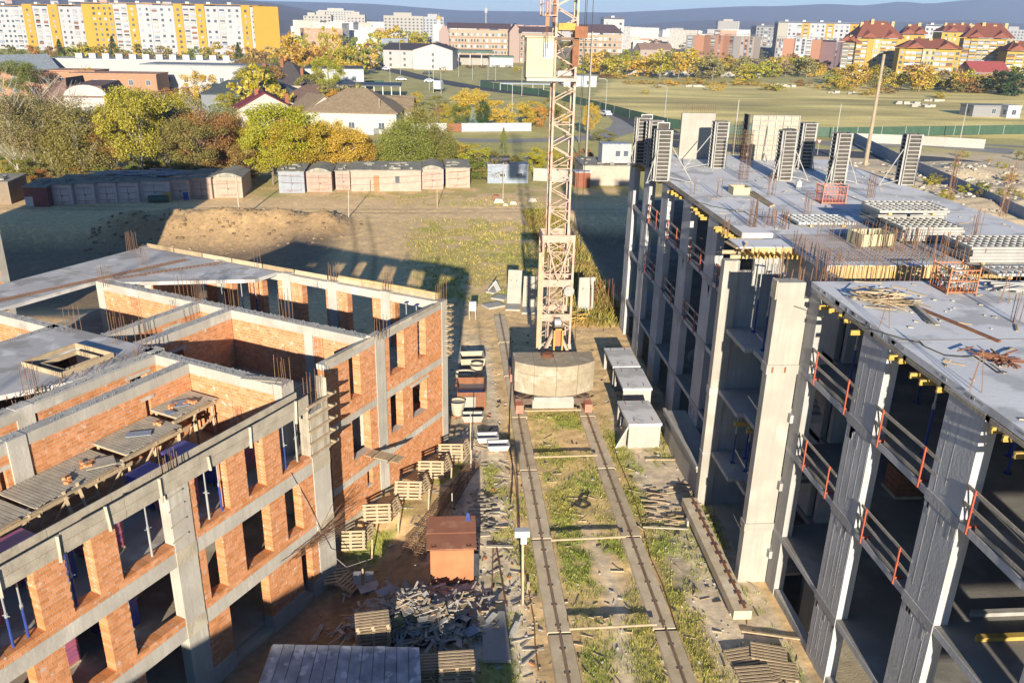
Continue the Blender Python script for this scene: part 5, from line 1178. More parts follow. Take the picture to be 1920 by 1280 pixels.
# form boards of the ring beam over the front facade, each board a part
u = -40.0; k = 0
while u < -12.6:
    L_ = random.uniform(1.5, 3.2); e = min(u+L_, -12.6)
    p0, p1 = UV(u, V0-.08, 7.52+random.uniform(-.03, .03)), UV(e-.02, V0-.08, 7.52+random.uniform(-.03, .03))
    MB().bar(p0+[0, 0, .18], p1+[0, 0, .18], .03, .34).build('form_board', 'wood_grey', bb); MB().bar(p0+[0, 0, .53], p1+[0, 0, .53], .03, .33).build('form_board', 'wood_grey', bb)
    p0, p1 = UV(u, V1+.08, 7.5), UV(e-.02, V1+.08, 7.5); MB().bar(p0+[0, 0, .35], p1+[0, 0, .35], .03, .68).build('form_board', 'wood_grey', bb)
    u = e
u = -39.6
while u < -12.8:
    MB().bar(UV(u, V0-.12, 7.3+random.uniform(0, .2)), UV(u+random.uniform(-.08, .08), V0-.12, 8.1+random.uniform(-.1, .2)), .10, .04).build('form_cleat', 'wood_grey', bb); u += random.uniform(1.2, 2.6)
lb('ring_form_base', 'wood_grey', (-40, -12.6, V0-.04, V1+.04, 7.47, 7.505)); lb('ring_beam', 'concrete_warm', (-40, -30, V0, V1, 7.51, 8.1))
# wooden shutter round the corner column with its clamps
sc3 = MB()
for k in range(6): sc3.bx(-12.62+.19*k, -12.62+.19*k+.18, V0-.1, V0-.07, 5.35, 7.3+random.uniform(0, .9) if k > 3 else 7.35, FR)
for k in range(3): sc3.bx(-11.46, -11.43, V0-.06+.17*k, V0-.06+.17*k+.16, 5.35, 8.5, FR); sc3.bx(-12.66, -12.63, V0-.06+.17*k, V0-.06+.17*k+.16, 5.35, 7.9, FR)
sc3.build('column_shutter', 'wood_grey', bb)
for z in (5.5, 6.05, 6.6, 7.15, 7.7):
    MB().bar(UV(-12.8, V0-.16, z), UV(-11.0, V0-.15, z+.03), .09, .09).bar(UV(-11.35, V0-.3, z+.1), UV(-11.35, V1+.2, z+.1), .08, .08).build('shutter_clamp', 'wood', bb)
lb('column_core', 'concrete_warm', (-12.56, -11.5, V0-.06, V1, 5.4, 7.3))
for z in (5.6, 6.2, 6.8, 7.3): MB().bar(UV(-19.75, V0-.07, z), UV(-19.1, V0-.08, z+.06), .03, .05).build('shutter_nail_strip', 'wood_grey', bb)
# starter bars
def lrods(u, v, z, n, h, w=.5):
    m = MB()
    for k in range(n):
        uu = u+w*((k % 3)/2-.5); vv = v+.35*((k//3)/max(1, (n-1)//3)-.5); p = UV(uu, vv, z); m.tube(p-[0, 0, .1], p+[random.uniform(-.04, .04), random.uniform(-.04, .04), h*random.uniform(.8, 1.1)], .011, 4)
    m.build('starter_bars', 'rebar', bb)
for u, v, z, n, h in ((-12.0, -.8, 7.3, 8, 1.7), (-12.5, .2, 8.4, 6, 1.2), (-19.2, -.8, 7.4, 9, 1.5), (-6.3, -.2, 8.4, 8, 1.0), (-.25, .2, 8.4, 10, 1.1), (-.25, 7.2, 8.4, 9, 1.1), (-.2, 3.6, 8.4, 9, 1.1), (-.2, 13, 8.4, 3, 1.2), (-6.5, 8.7, 8.4, 6, 1.1), (-6.5, 5.2, 8.4, 8, 1.4), (-6.5, 12.2, 8.4, 5, 1.2), (-3.2, 18.8, 8.4, 8, 1.2), (-7, 17.4, 8.4, 8, 1.1), (-12.6, 9.5, 8.4, 8, 1.5), (-12.6, 7.9, 8.4, 6, 1.6), (-6.5, 11, 8.4, 9, 1.3), (-18, 7.7, 8.4, 12, 1.3), (-12.6, 12.5, 8.4, 6, 1.1), (-17.5, 13.6, 8.4, 6, 1.3), (-1.5, 21.8, 8.4, 9, 1.3), (-20.5, 8.3, 8.4, 10, 1.2), (-11.9, 16.8, 5.4, 8, 2.6)):
    lrods(u, v, z, n, h)
# ---------------- wing facade, v 0..0.43
A0, A1 = 0.0, .43
W3 = [(-8.5, -7.7, 5.95, 8.05), (-5.36, -4.1, 5.95, 8.05), (-2.87, -2.12, 5.95, 8.05)]
W2 = [(-8.48, -7.1, 2.9, 5.0), (-5.42, -4.35, 2.9, 4.95), (-3.45, -2.1, 2.9, 4.7)]
W1 = [(-7.55, -7.1, 1.02, 1.88)]
for z0, z1, ops in ((5.3, 8.05, W3), (2.2, 4.98, W2), (.1, 1.86, W1)):
    for a, b in ((-10.1, -6.5), (-5.75, -.55)): wall('u', A0, A1, a, b, z0, z1, [(o[0], o[1], o[2], min(o[3], z1+.1)) for o in ops if a < o[0] < b], name='brick_wall')
for z in (5.0, 1.86): lb('band_beam', 'concrete_warm', (-10.1, -6.52, A0-.015, A1, z, z+.33)); lb('band_beam', 'concrete_warm', (-5.73, -.57, A0-.015, A1, z, z+.33))
lb('ring_beam', 'concrete_warm', (-10.1, -.57, A0-.01, A1+.06, 8.05, 8.3))
m = MB(); 
for k in range(10): m.bx(-10.0+k*.95, -10.0+k*.95+.93, A0+.02, A0+.06, 8.3, 8.48, FR)
m.build('edge_board', 'wood_grey', bb, kind='stuff')
for a, b in ((-6.5, -5.75), (-.55, .0)):
    lb('column', 'concrete_warm', (a, b, A0-.03, A1+.03, -.1, 1.86)); lb('column', 'concrete_warm', (a, b, A0-.03, A1+.03, 1.86, 5.0)); lb('column', 'concrete_warm', (a, b, A0-.03, A1+.03, 5.0, 8.42))
lb('plinth', 'old_concrete', (-11.5, .02, A0-.07, A1, -.5, .1))
m = MB()
for k in range(11): z = 5.3+k*.28; m.bx(-.2, .2, A0-.2, A0-.03, z, z+.05, FR)
for k in range(9): z = 5.4+k*.33; m.bx(.04, .3, A0-.25, A0+.0, z, z+.06, FR); 
m.build('shutter_stub', 'wood', bb, kind='stuff')
# return between front block and wing
wall('v', -11.5, -11.1, -.62, .0, 2.2, 4.6, name='brick_wall'); wall('u', A0, A1, -11.5, -10.1, -.3, 1.6, name='brick_wall'); wall('u', A0, A1, -11.5, -10.5, 2.2, 4.6, name='brick_wall')
# ---------------- back wall, u -.43..0
bo = [(1.5, 3.5, 6.05, 8.0), (5.0, 6.3, 6.05, 8.0), (7.7, 9.2, 6.05, 8.0), (11.0, 11.8, 5.6, 8.0), (13.5, 14.5, 5.6, 8.0)]
for a, b in ((.43, 3.3), (3.9, 6.9), (7.5, 10.2), (10.8, 15.4), (15.9, 21.8)): wall('v', -.43, 0, a, b, 5.3, 7.95, [o for o in [(.95, 3.0, 5.32, 7.9), (4.5, 6.2, 5.32, 7.9), (7.7, 9.4, 5.32, 7.9), (11.2, 12.4, 5.32, 7.9), (13.5, 14.8, 5.32, 7.9), (17, 18.2, 5.32, 7.9)] if a <= o[0] < b], name='brick_wall')
wall('v', -.43, 0, .43, 21.8, -.3, 1.9, [(3, 4, .6, 1.9), (9, 10, .6, 1.9)]); wall('v', -.43, 0, .43, 21.8, 2.2, 5.0, [(a, a+1.1, 3, 5.0) for a in (1.5, 4.6, 7.8, 11.5, 14.4, 17.5)])
for z in (1.9, 5.0): lb('band_beam', 'concrete_warm', (-.45, .02, .43, 22.3, z, z+.3))
lb('ring_beam', 'concrete_warm', (-.46, .02, .43, 22.3, 7.95, 8.35))
for a in (3.3, 6.9, 10.2, 15.4, 21.8): lb('column', 'concrete_warm', (-.5, .02, a, a+.6, 5.3, 8.42))
m = MB()
for k in range(9): m.bx(-.12, -.08, .6+k*2.4, .6+k*2.4+2.3, 8.35, 8.6, FR)
m.build('edge_board', 'wood', bb, kind='stuff')
for k in range(8): MB().bx(-.08, .06, .5+k*.82, .5+k*.82+.78, 8.35, 8.68+random.uniform(0, .05), FR).build('yellow_form_board', 'wood_new', bb)
# ---------------- inner walls
def iwall(axis, t0, t1, a0, a1, ops=(), top=7.95, beam=True, z0=5.3):
    wall(axis, t0, t1, a0, a1, z0, top, ops)
    if beam:
        m = MB()
        if axis == 'u': m.bx(a0, a1, t0-.03, t1+.03, top, 8.38, FR)
        else: m.bx(t0-.03, t1+.03, a0, a1, top, 8.38, FR)
        m.build('ring_beam', 'concrete_warm', bb)
        # curled stirrup ends standing out of the ring beam
        m = MB(); n = int((a1-a0)/.22)
        for k in range(n):
            a = a0+.1+k*.22+random.uniform(-.04, .04); t = random.choice((t0+.05, t1-.05))
            for tt in (t,):
                p = UV(a, tt, 8.36) if axis == 'u' else UV(tt, a, 8.36)
                s_ = (LA if axis == 'u' else -LB)*.06; m.path([p-s_, p-s_*.8+[0, 0, .09], p+s_*.8+[0, 0, .09], p+s_], .009, 4)
        m.build('stirrup_ends', 'steel_grey', bb, kind='stuff')
iwall('v', -6.76, -6.3, .46, 17.9, [(11.3, 12.0, 6.0, 7.9)])
for a in (3.4, 11.0, 17.9): lb('column', 'concrete_warm', (-6.80, -6.27, a, a+.55, 5.3, 8.39))
iwall('v', -12.82, -12.38, .45, 7.3)
iwall('u', 10.75, 11.15, -12.38, -6.8, [(-9, -8.2, 5.9, 7.6)]); iwall('u', 8.55, 9.0, -12.38, -6.8, [(-11, -10, 5.32, 7.4)])
iwall('u', 5.05, 5.5, -30, -12.85, [(-15.2, -14.95, 5.5, 7.6), (-21.4, -21.1, 5.5, 7.4), (-24.5, -23, 5.4, 7.2)])
iwall('u', 7.1, 7.55, -30, -12.4, [(-14.2, -13.3, 5.4, 7.7), (-17.6, -16.9, 5.4, 7.4), (-18.9, -18.0, 5.4, 7.4), (-15.6, -15.2, 7.0, 7.4)])
iwall('v', -20.4, -20.0, 7.6, 14.0, [(9, 10, 5.4, 7.4)]); iwall('u', 13.75, 14.15, -20, -12.4, [(-18.5, -17.3, 5.4, 7.6)]); iwall('v', -12.8, -12.4, 13.0, 18.2, [(15.0, 16.3, 5.4, 7.5)])
iwall('v', -26, -25.6, 7.6, 20, [(12, 13.2, 5.4, 7.4)])
for uc, vc in ((-20.9, 5.0), (-12.8, 0.05), (-19.2, 7.05), (-12.8, 7.3)): lb('column', 'concrete_warm', (uc, uc+.7, vc-.02, vc+.52, 5.3, 8.4))
# lower storeys: plain cross walls seen through the openings
for f in (F0, F1):
    lb('inner_partition', 'mortar', (-30, -12, 5.1, 5.4, f, f+2.85)); lb('inner_partition', 'mortar', (-12.6, -12.3, -.6, 5.1, f, f+2.85)); lb('inner_partition', 'mortar', (-6.7, -6.4, .44, 10, f, f+2.85))
    wall('v', -19.6, -19.2, 1.6, 5.0, f, f+2.5)
# ---------------- roof slabs over the far rooms
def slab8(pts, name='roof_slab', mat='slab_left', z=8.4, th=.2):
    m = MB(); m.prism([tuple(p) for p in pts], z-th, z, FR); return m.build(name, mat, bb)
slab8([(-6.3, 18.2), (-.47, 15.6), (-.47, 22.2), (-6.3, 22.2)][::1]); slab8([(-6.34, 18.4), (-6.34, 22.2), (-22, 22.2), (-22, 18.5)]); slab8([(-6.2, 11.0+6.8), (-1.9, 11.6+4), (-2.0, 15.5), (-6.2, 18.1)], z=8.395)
slab8([(-2.2, 11.2), (-.47, 11.1), (-.47, 15.56), (-6.2, 18.1), (-6.2, 16.9)], z=8.405)
m = MB()
for k in range(3):
    m.tube(UV(-1.2, 17.3+k*.2, 8.45), UV(-13, 19.6+k*.2, 8.45), .02, 4)
for k in range(60): m.tube(UV(-1.2-k*.2, 17.25+k*.04, 8.44), UV(-1.25-k*.2, 17.85+k*.04, 8.44), .014, 3)
m.build('slab_joint_rebar', 'rebar', bb, kind='stuff')
m = MB()
for k in range(2): m.tube(UV(-.7, 15.0+k*.35, 8.47), UV(-6.2, 17.6+k*.35, 8.47), .02, 4)
for k in range(26): m.tube(UV(-.7-k*.21, 14.95+k*.1, 8.46), UV(-.7-k*.21, 15.4+k*.1, 8.46), .014, 3)
m.build('slab_joint_rebar', 'rebar', bb, kind='stuff')
# stair slab with framed opening
slab8([(-12.36, 7.56), (-12.36, 13.7), (-13.9, 13.7), (-13.9, 7.56)]); slab8([(-16.4, 7.56), (-16.4, 13.7), (-19.9, 13.7), (-19.9, 9.4)], z=8.402); slab8([(-13.9, 10.7), (-13.9, 13.7), (-16.4, 13.7), (-16.4, 10.7)], z=8.398); slab8([(-13.92, 7.58), (-13.92, 8.25), (-16.38, 8.25), (-16.38, 7.58)], z=8.396)
for nm, b in (('opening_board', (-16.4, -13.9, 8.25, 8.3, 8.4, 8.62)), ('opening_board', (-16.4, -13.9, 10.65, 10.7, 8.4, 8.6)), ('opening_board', (-13.95, -13.9, 8.3, 10.65, 8.4, 8.62)), ('opening_board', (-16.4, -16.35, 8.3, 10.65, 8.4, 8.6)), ('opening_board', (-15.9, -14.3, 8.7, 8.75, 8.3, 8.5)), ('opening_board', (-15.9, -14.3, 10.1, 10.15, 8.3, 8.5)), ('opening_board', (-15.95, -15.9, 8.7, 10.15, 8.3, 8.5)), ('opening_board', (-14.3, -14.25, 8.7, 10.15, 8.3, 8.5))): lb(nm, 'wood', b)
lb('edge_beam', 'concrete_warm', (-19.9, -12.5, 7.0, 7.3, 8.0, 8.36))
m = MB()
for k in range(70):
    u_ = random.uniform(-19.8, -12.6); p = UV(u_, 7.6+random.uniform(-.1, .5), 8.42); m.tube(p, p+[random.uniform(-.15, .15), random.uniform(-.15, .15), random.uniform(.05, .25)], .014, 4)
m.build('bent_bar_ends', 'rebar', bb, kind='stuff')
# diagonal form panels at the far left slab
for i, (a, b) in enumerate((((-22, 12), (-20.4, 15)), ((-24, 10.5), (-22.2, 12.2)))): slab8([(a[0], a[1]), (b[0], a[1]), (b[0], b[1]), (a[0], b[1])], z=8.5+.1*i)
# ---------------- scaffold platforms with wooden legs along the long wall
def scaffold(u0, u1, v0, v1, z, lab, nleg):
    t = T('timber_scaffold', lab, 'scaffold', UV((u0+u1)/2, (v0+v1)/2, F2)); u_ = u0
    while u_ < u1-.02:
        w = random.uniform(.13, .2); e = min(u_+w, u1)
        MB().hexa([UV(u_, v0+random.uniform(-.15, .1), z), UV(e-.035, v0+random.uniform(-.15, .1), z), UV(e-.035, v1, z+.01), UV(u_, v1, z+.01)]+[UV(u_, v0-.02, z+.035), UV(e-.035, v0-.02, z+.035), UV(e-.035, v1, z+.045), UV(u_, v1, z+.045)]).build('plank', 'wood_grey', t); u_ = e
    for k in range(nleg):
        uu = u0+.15+(u1-u0-.3)*k/(nleg-1)
        for vv in (v0+.1, v1-.15): MB().bar(UV(uu, vv, F2), UV(uu+random.uniform(-.05, .05), vv, z-.01), .09).build('leg', 'wood', t)
        MB().bar(UV(uu, v0-.1, z-.08), UV(uu, v1+.05, z-.08), .06, .12).build('crossbeam', 'wood', t)
        if k < nleg-1:
            nu = u0+.15+(u1-u0-.3)*(k+1)/(nleg-1); MB().bar(UV(uu, v0+.04, F2+.15+.6*(k % 2)), UV(nu, v0+.04, z-.2-.5*(k % 2)), .07, .04).build('brace', 'wood', t)
    MB().bar(UV(u0-.2, v0-.05, z-.14), UV(u1+.2, v0-.05, z-.14), .05, .14).bar(UV(u0-.4, v0-.3, z+.06), UV(u1-.5, v0-.1, z+.06), .14, .04).build('ledger', 'wood', t)
scaffold(-15.1, -12.95, 3.55, 5.0, 7.15, 'highest grey plank scaffold in the corner of the near room', 3)
scaffold(-17.9, -15.2, 3.1, 4.9, 6.95, 'middle grey plank scaffold along the brick wall of the near room', 3)
scaffold(-21.6, -18.0, 3.0, 4.9, 6.75, 'long grey plank scaffold at the left edge of the photo', 4)
scaffold(-26.0, -21.7, 3.0, 4.9, 6.7, 'plank scaffold running out of the left side of the photo', 4)
for i, (u_, v_, z_, w, h_, rz) in enumerate(((-14.2, 4.3, 7.2, .7, .6, .4), (-15.0, 4.0, 7.2, .35, .35, .9), (-16.6, 3.9, 7.0, .9, .4, .2), (-18.6, 3.6, 6.8, 1.0, .7, .5))):
    p = UV(u_, v_, z_+.03); t = T('loose_board', 'loose dark board lying on the scaffold, %s of four from the far corner' % ('first', 'second', 'third', 'fourth')[i], 'board', p, rz=rz); MB().bx(-w/2, w/2, -h_/2, h_/2, 0, .03).build('sheet', 'grey_sheet' if i < 3 else 'wood_grey', t, local=True)
for i, (u_, v_) in enumerate(((-14.5, 4.4), (-13.9, 4.0), (-15.6, 3.9), (-19.8, 3.6), (-19.0, 3.9))):
    m = MB()
    for k in range(7):
        p = UV(u_+random.gauss(0, .15), v_+random.gauss(0, .12), (7.2, 7.2, 7.0, 6.8, 6.8)[i]+random.random()*.1); d = np.array([random.uniform(-.1, .1), random.uniform(-.1, .1), 0]); m.bar(p-d, p+d, .1, .1)
    tag(m.build('brick_offcuts', 'brick', kind='stuff'), 'loose broken bricks on the scaffold planks, %s little heap from the far corner' % ('second', 'first', 'third', 'last', 'fourth')[i], 'bricks')
for i, (u_, v_) in enumerate(((-20.3, 2.6), (-20.9, 2.5))):
    o = MB().bar(UV(u_, v_-.7, F2), UV(u_+.3, v_+.4, 6.9), .09, .09).build('leaning_timber', 'wood'); tag(o, 'pale timber leaning against the long scaffold, %s of two' % ('right', 'left')[i], 'timber')
# ---------------- brick pallets (wrapped) in the rooms
def pallet_bricks(u_, v_, z_, lab, mat='wrap_blue', w=1.1, h=1.1, rz=0):
    p = UV(u_, v_, z_); t = T('wrapped_brick_pallet', lab, 'pallet of bricks', p, 'wrapped pallets of bricks stored on the floors', ROTL+rz)
    for x in (-.45, 0, .45): MB().bx(x-.05, x+.05, -w/2, w/2, 0, .1).build('runner', 'wood', t, local=True)
    n = 7; hh = (h-.12)/n
    for k in range(n): j = random.uniform(-.01, .01); MB().bx(-w/2+j, w/2+j, -w/2, w/2, .12+k*hh, .12+(k+1)*hh-.015).build('brick_layer', mat, t, local=True)
    MB().bx(-w/2-.01, w/2+.01, -w/2-.01, w/2+.01, h, h+.02).build('top_wrap', 'wrap_purple' if mat == 'wrap_purple' else 'wrap_blue', t, local=True)
PB = [(-3.2, 5.6, F2, 'wrap_purple', 'purple wrapped pallet of bricks in the far room, larger left one'), (-3.5, 6.9, F2, 'wrap_blue', 'blue wrapped pallet of bricks beside the purple one in the far room'), (-5.0, 1.8, F2, 'wrap_purple', 'purple wrapped pallet just inside the wing facade'), (-4.2, 3.0, F2, 'wrap_purple', 'second purple wrapped pallet inside the wing facade'),
      (-15.5, .9, F2, 'wrap_blue', 'blue wrapped pallet behind the brick pier right of the wooden braced column'), (-16.1, 2.2, F2, 'wrap_blue', 'blue wrapped pallet standing in the shade of the near room'), (-14.2, 1.0, F2, 'wrap_purple', 'purple topped pallet behind the form boards near the corner'), (-17.8, .8, F2, 'wrap_purple', 'pink wrapped pallet beside the concrete column of the near room'), (-17.9, 2.0, F2, 'wrap_blue', 'blue topped pallet at the column of the near room, farther in'),
      (-22.8, .9, F2, 'wrap_blue', 'blue wrapped pallet between the two left brick piers'), (-22.9, 2.1, F2, 'wrap_purple', 'second wrapped pallet between the two left brick piers'), (-20.9, 1.0, F2, 'wrap_purple', 'purple pallet behind the second left brick pier'), (-25.2, .9, F2, 'wrap_purple', 'pink pallet at the lower left opening of the top storey'), (-25.3, 2.1, F2, 'wrap_blue', 'blue topped pallet at the lower left opening of the top storey'),
      (-21.0, .8, F1, 'wrap_blue', 'blue wrapped pallet in the middle storey near the left concrete column'), (-23.1, 1.1, F1, 'wrap_purple', 'dark red pallet in the shade of the middle storey'), (-24.0, 2.6, F1, 'wrap_purple', 'second dark red pallet deep in the middle storey')]
for u_, v_, z_, mt, lab in PB: pallet_bricks(u_, v_, z_, lab, mt, h=1.25)
# ---------------- props under the ring beam form
lp = Repeater(make_prop('adjustable_prop', 'blue_paint', 2.2)); lp2 = Repeater(make_prop('adjustable_prop', 'steel_white', 2.2))
for i, (u_, mt, w) in enumerate(((-13.9, 0, 'right of the last brick pier'), (-13.2, 1, 'next to the shuttered corner column'), (-17.3, 0, 'left of the middle brick pier'), (-17.9, 1, 'beside the bare concrete column'), (-20.4, 1, 'alone in the wide opening'), (-24.75, 0, 'at the left brick pier'), (-25.2, 0, 'in the opening at the left photo edge'), (-23.2, 0, 'between the two left piers'))):
    p = UV(u_, -.85, 5.35); (lp2 if mt else lp).put(p, i, ('pale' if mt else 'blue')+' steel prop under the form boards '+w, 'props under the ring beam forms')
for i, (u_, v_) in enumerate(((-1.0, 1.9), (-1.1, 1.2), (-1.3, 13.2), (-1.9, 12.6), (-2.5, 12.0), (-1.0, 12.4), (-3, 13))):
    lp.put(UV(u_, v_, F2+.0), i, 'blue steel prop in the far rooms behind the middle wall, %s' % ('near the wing corner', 'at the wing corner', 'under the slab edge', 'second under the slab', 'third under the slab', 'fourth under the slab', 'fifth under the slab')[i], 'props in the far rooms', scale=(1, 1, 1.32))
# planks: platform sticking out of the wing window, stacks of boards
t = T('plank_platform', 'short plank platform sticking out of the wing below a window', 'platform', UV(-7.8, -.6, 2.6))
for k in range(4):
    MB().bar(UV(-7.65+k*.17, .2, 2.82), UV(-7.75+k*.17+.3, -1.75, 2.80), .15, .035).build('plank', 'wood', t)
MB().bar(UV(-7.9, -.5, 2.86), UV(-6.9, -.5, 2.86), .05, .05).bar(UV(-7.9, -1.4, 2.86), UV(-6.9, -1.4, 2.86), .05, .05).build('batten', 'wood', t)
MB().bar(UV(-12.35, .3, 8.42), UV(-12.9, 2.0, 8.42), .4, .03).build('catwalk_board', 'wood_grey', bb)
for k in range(7):
    o = MB().bar(UV(-11.6+.05*k, .6+.16*k, 6.55+.05*k), UV(-9.6+.04*k, .9+.16*k, 6.6+.04*k), .14, .04).build('stored_board', 'wood'); tag(o, 'long grey board stored across the room behind the shuttered column, %s from the right' % ('first', 'second', 'third', 'fourth', 'fifth', 'sixth', 'seventh')[k], 'board', 'boards stored behind the corner column')
t = T('trestle', 'trestle carrying the stored boards behind the corner column', 'trestle', UV(-10.6, 1, F2))
for a in (-11.4, -9.8): MB().bar(UV(a, .5, F2), UV(a, .7, 6.5), .08).bar(UV(a, 1.7, F2), UV(a, 1.6, 6.5), .08).bar(UV(a, .4, 6.5), UV(a, 1.9, 6.5), .1).build('frame', 'wood', t)
# wire tie bundles hanging off the corner column
m = MB(); 
for k in range(40):
    p = UV(-13.4+random.gauss(0, .7), -1.12, 1.55+random.gauss(0, .14)); m.tube(p, UV(-11.2+random.gauss(0, .3), -1.2+random.uniform(-.5, .2), 1.7+random.gauss(0, .35)), .01, 3)
tag(m.build('wire_bundle', 'rebar', kind='stuff'), 'tangle of tie wires and rods at the foot of the corner column', 'wires')
o = MB().path([UV(-13.9, -1.1, 5.3), UV(-13.2, -1.15, 3.6), UV(-12.7, -1.2, 2.2), UV(-12.2, -1.3, .6), UV(-11.6, -1.7, -.4), UV(-10.6, -2.3, -.4)], .014, 4).build('hanging_cable', 'steel_white'); tag(o, 'thin pale cable hanging down the front block facade', 'cable')
# ================================================================== SECOND BRICK BUILDING at the left edge
c = G(31, 588); sb = T('brick_building', 'brick building with grey corner column cut by the left edge of the photo', 'building', (c[0], c[1], 0))
def F2b(x, y, z): p = np.array([c[0], c[1], 0])+LA*x-LB*y; return (p[0], p[1], z)
for z0 in (0, 3.2, 6.4, 9.6, 12.8):
    MB().bx(-18, -.6, 0, .4, z0, z0+2.8, F2b).build('front_wall', 'brick', sb); MB().bx(-18, -.0, -.02, .42, z0+2.8, z0+3.2, F2b).build('band_beam', 'concrete', sb)
    MB().bx(-.6, 0, -.03, .6, z0, z0+2.8, F2b).build('corner_column', 'concrete_pale', sb); MB().bx(-.4, 0, .6, 14, z0, z0+3.2, F2b).build('side_wall', 'brick', sb)
    MB().bx(-18, -.4, .42, 14, z0+2.9, z0+3.1, F2b).build('floor_slab', 'concrete', sb)
for z0 in (0, 4): 
    for k in range(5): MB().bx(-17.9+3.4*k, -14.8+3.4*k, 14, 14.4, z0*2, z0*2+7.4, F2b).build('rear_wall', 'brick', sb)
# ================================================================== THE BLOCK BEHIND THE CAMERA (its long shadow falls over the lower left)
sb2 = T('brick_building', 'neighbouring three storey brick wing in the foreground outside the picture', 'building', (-10, -14, 0))
for z0 in (-1, 2.1, 5.2):
    MB().bx(-45, .1, -20, -19.5, z0, z0+2.7).build('rear_wall', 'brick', sb2); MB().bx(-45, .1, -7, -6.5, z0, z0+2.7).build('front_wall', 'brick', sb2); MB().bx(-.4, .1, -19.5, -7, z0, z0+2.7).build('side_wall', 'brick', sb2)
    MB().bx(-45, .15, -20.05, -6.45, z0+2.7, z0+3.1).build('floor_slab', 'concrete', sb2)
MB().bx(-45, -2.4, -20.05, -6.45, 8.3, 8.75).build('roof_slab', 'concrete', sb2)
# ================================================================== ROADS AND FENCES BEYOND THE SITE
def ribbon(name, pts, w, mat, z=.03):
    m = MB(); P = [np.array(p, float)[:2] for p in pts]; L_, R_ = [], []
    for i, p in enumerate(P):
        d = P[min(i+1, len(P)-1)]-P[max(i-1, 0)]; d /= np.linalg.norm(d); n = np.array([-d[1], d[0]]); ww = w[i] if isinstance(w, (list, tuple)) else w
        L_.append((*(p+n*ww/2), z)); R_.append((*(p-n*ww/2), z))
    k = len(P); m.add(L_+R_, [(i, k+i, k+i+1, i+1) for i in range(k-1)]); o = m.build(name, mat); o['kind'] = 'structure'; return o
M('road_pale', (.30, .28, .24), (.25, .235, .20), .3, bump=.05)
ribbon('road', [G(x, y) for x, y in ((560, 262), (700, 266), (830, 262), (950, 265), (1060, 262), (1130, 256), (1175, 240), (1180, 228), (1160, 212))], [5, 5, 5, 5.5, 6, 7, 8, 8, 8], 'road_pale')
ribbon('road', [G(x, y) for x, y in ((1260, 262), (1200, 226), (1150, 205), (1090, 190), (1040, 182), (960, 174), (880, 163), (800, 148), (740, 133), (660, 120))], [9]*6+[10]*4, 'asphalt', .05)
ribbon('road', [G(x, y) for x, y in ((1240, 268), (1400, 280), (1600, 290), (1760, 300), (1940, 322))], [11, 12, 10, 9, 9], 'asphalt', .04)
ribbon('road', [G(x, y) for x, y in ((900, 152), (1000, 153), (1120, 152))], 10, 'asphalt', .055)
ribbon('pavement', [G(x, y) for x, y in ((1250, 250), (1400, 262), (1600, 268), (1700, 262), (1920, 276))], 3.0, 'road_pale', .06)
ribbon('yard_strip', [G(x, y) for x, y in ((1560, 275), (1700, 268), (1900, 285))], 10, 'ground' if False else 'road_pale', .02)
FENCE_N = [0]
def fence(pts, h, step, mat, lab, cat='fence', th=.06, post='steel_grey', root_name='sheet_fence'):
    P = [np.array(p, float)[:2] for p in pts]; t = T(root_name, lab, cat, (*P[0], 0)); 
    for a, b in zip(P[:-1], P[1:]):
        L_ = np.linalg.norm(b-a); n = max(1, int(L_/step)); d = (b-a)/L_
        for k in range(n):
            p, q = a+d*(L_*k/n+.03), a+d*(L_*(k+1)/n-.03); g = 0.0
            MB().bar((*p, h/2+.05), (*q, h/2+.05), th, h-.1).build('fence_panel', mat, t)
            MB().bar((*(a+d*L_*k/n), 0), (*(a+d*L_*k/n), h+.08), .09).build('fence_post', post, t)
    return t
fence([G(900, 163, 0), G(1010, 180), G(1100, 200), G(1180, 222), G(1250, 240), G(1340, 252)], 2.2, 9, 'green_sheet', 'dark green sheet fence running from the gas station road to the site corner')
fence([G(1345, 252), G(1440, 255), G(1560, 258), G(1740, 255), G(1925, 252)], 2.2, 6, 'green_sheet', 'dark green sheet fence along the near edge of the open field')
fence([G(1600, 268, 0), G(1690, 315), G(1780, 355), G(1925, 425), G(2100, 500)], 2.1, 4, 'grey_sheet', 'grey sheet fence running along the right side of the site')
fence([G(1600, 268), G(1700, 272), G(1845, 280)], 2.0, 5, 'precast', 'pale concrete panel fence behind the spoil heaps')
fence([G(770, 248), G(838, 248)], 1.9, 3, 'white_paint', 'low white garden wall left of the brown gate', 'garden wall', .2, 'white_paint', 'garden_wall')
fence([G(866, 248), G(996, 247)], 1.9, 4, 'white_paint', 'long white garden wall right of the brown gate', 'garden wall', .2, 'white_paint', 'garden_wall')
fence([G(839, 248), G(865, 248)], 1.8, 2, 'rust', 'brown sheet gate between the white garden walls', 'gate', .08, 'rust', 'sheet_gate')
fence([G(612, 250), G(700, 254), G(716, 250)], 1.3, 3, 'white_paint', 'low white picket wall in front of the tan roofed house', 'garden wall', .15, 'white_paint', 'garden_wall')
fence([G(1125, 141), G(1200, 141), G(1330, 143), G(1425, 147)], 2.5, 12, 'precast', 'long pale concrete fence on the far side of the open field', 'fence', .1, 'precast')
fence([G(640, 165), G(720, 164)], 2.4, 4, 'green_sheet', 'green mesh fence in front of the dark roofed car wash', 'fence')
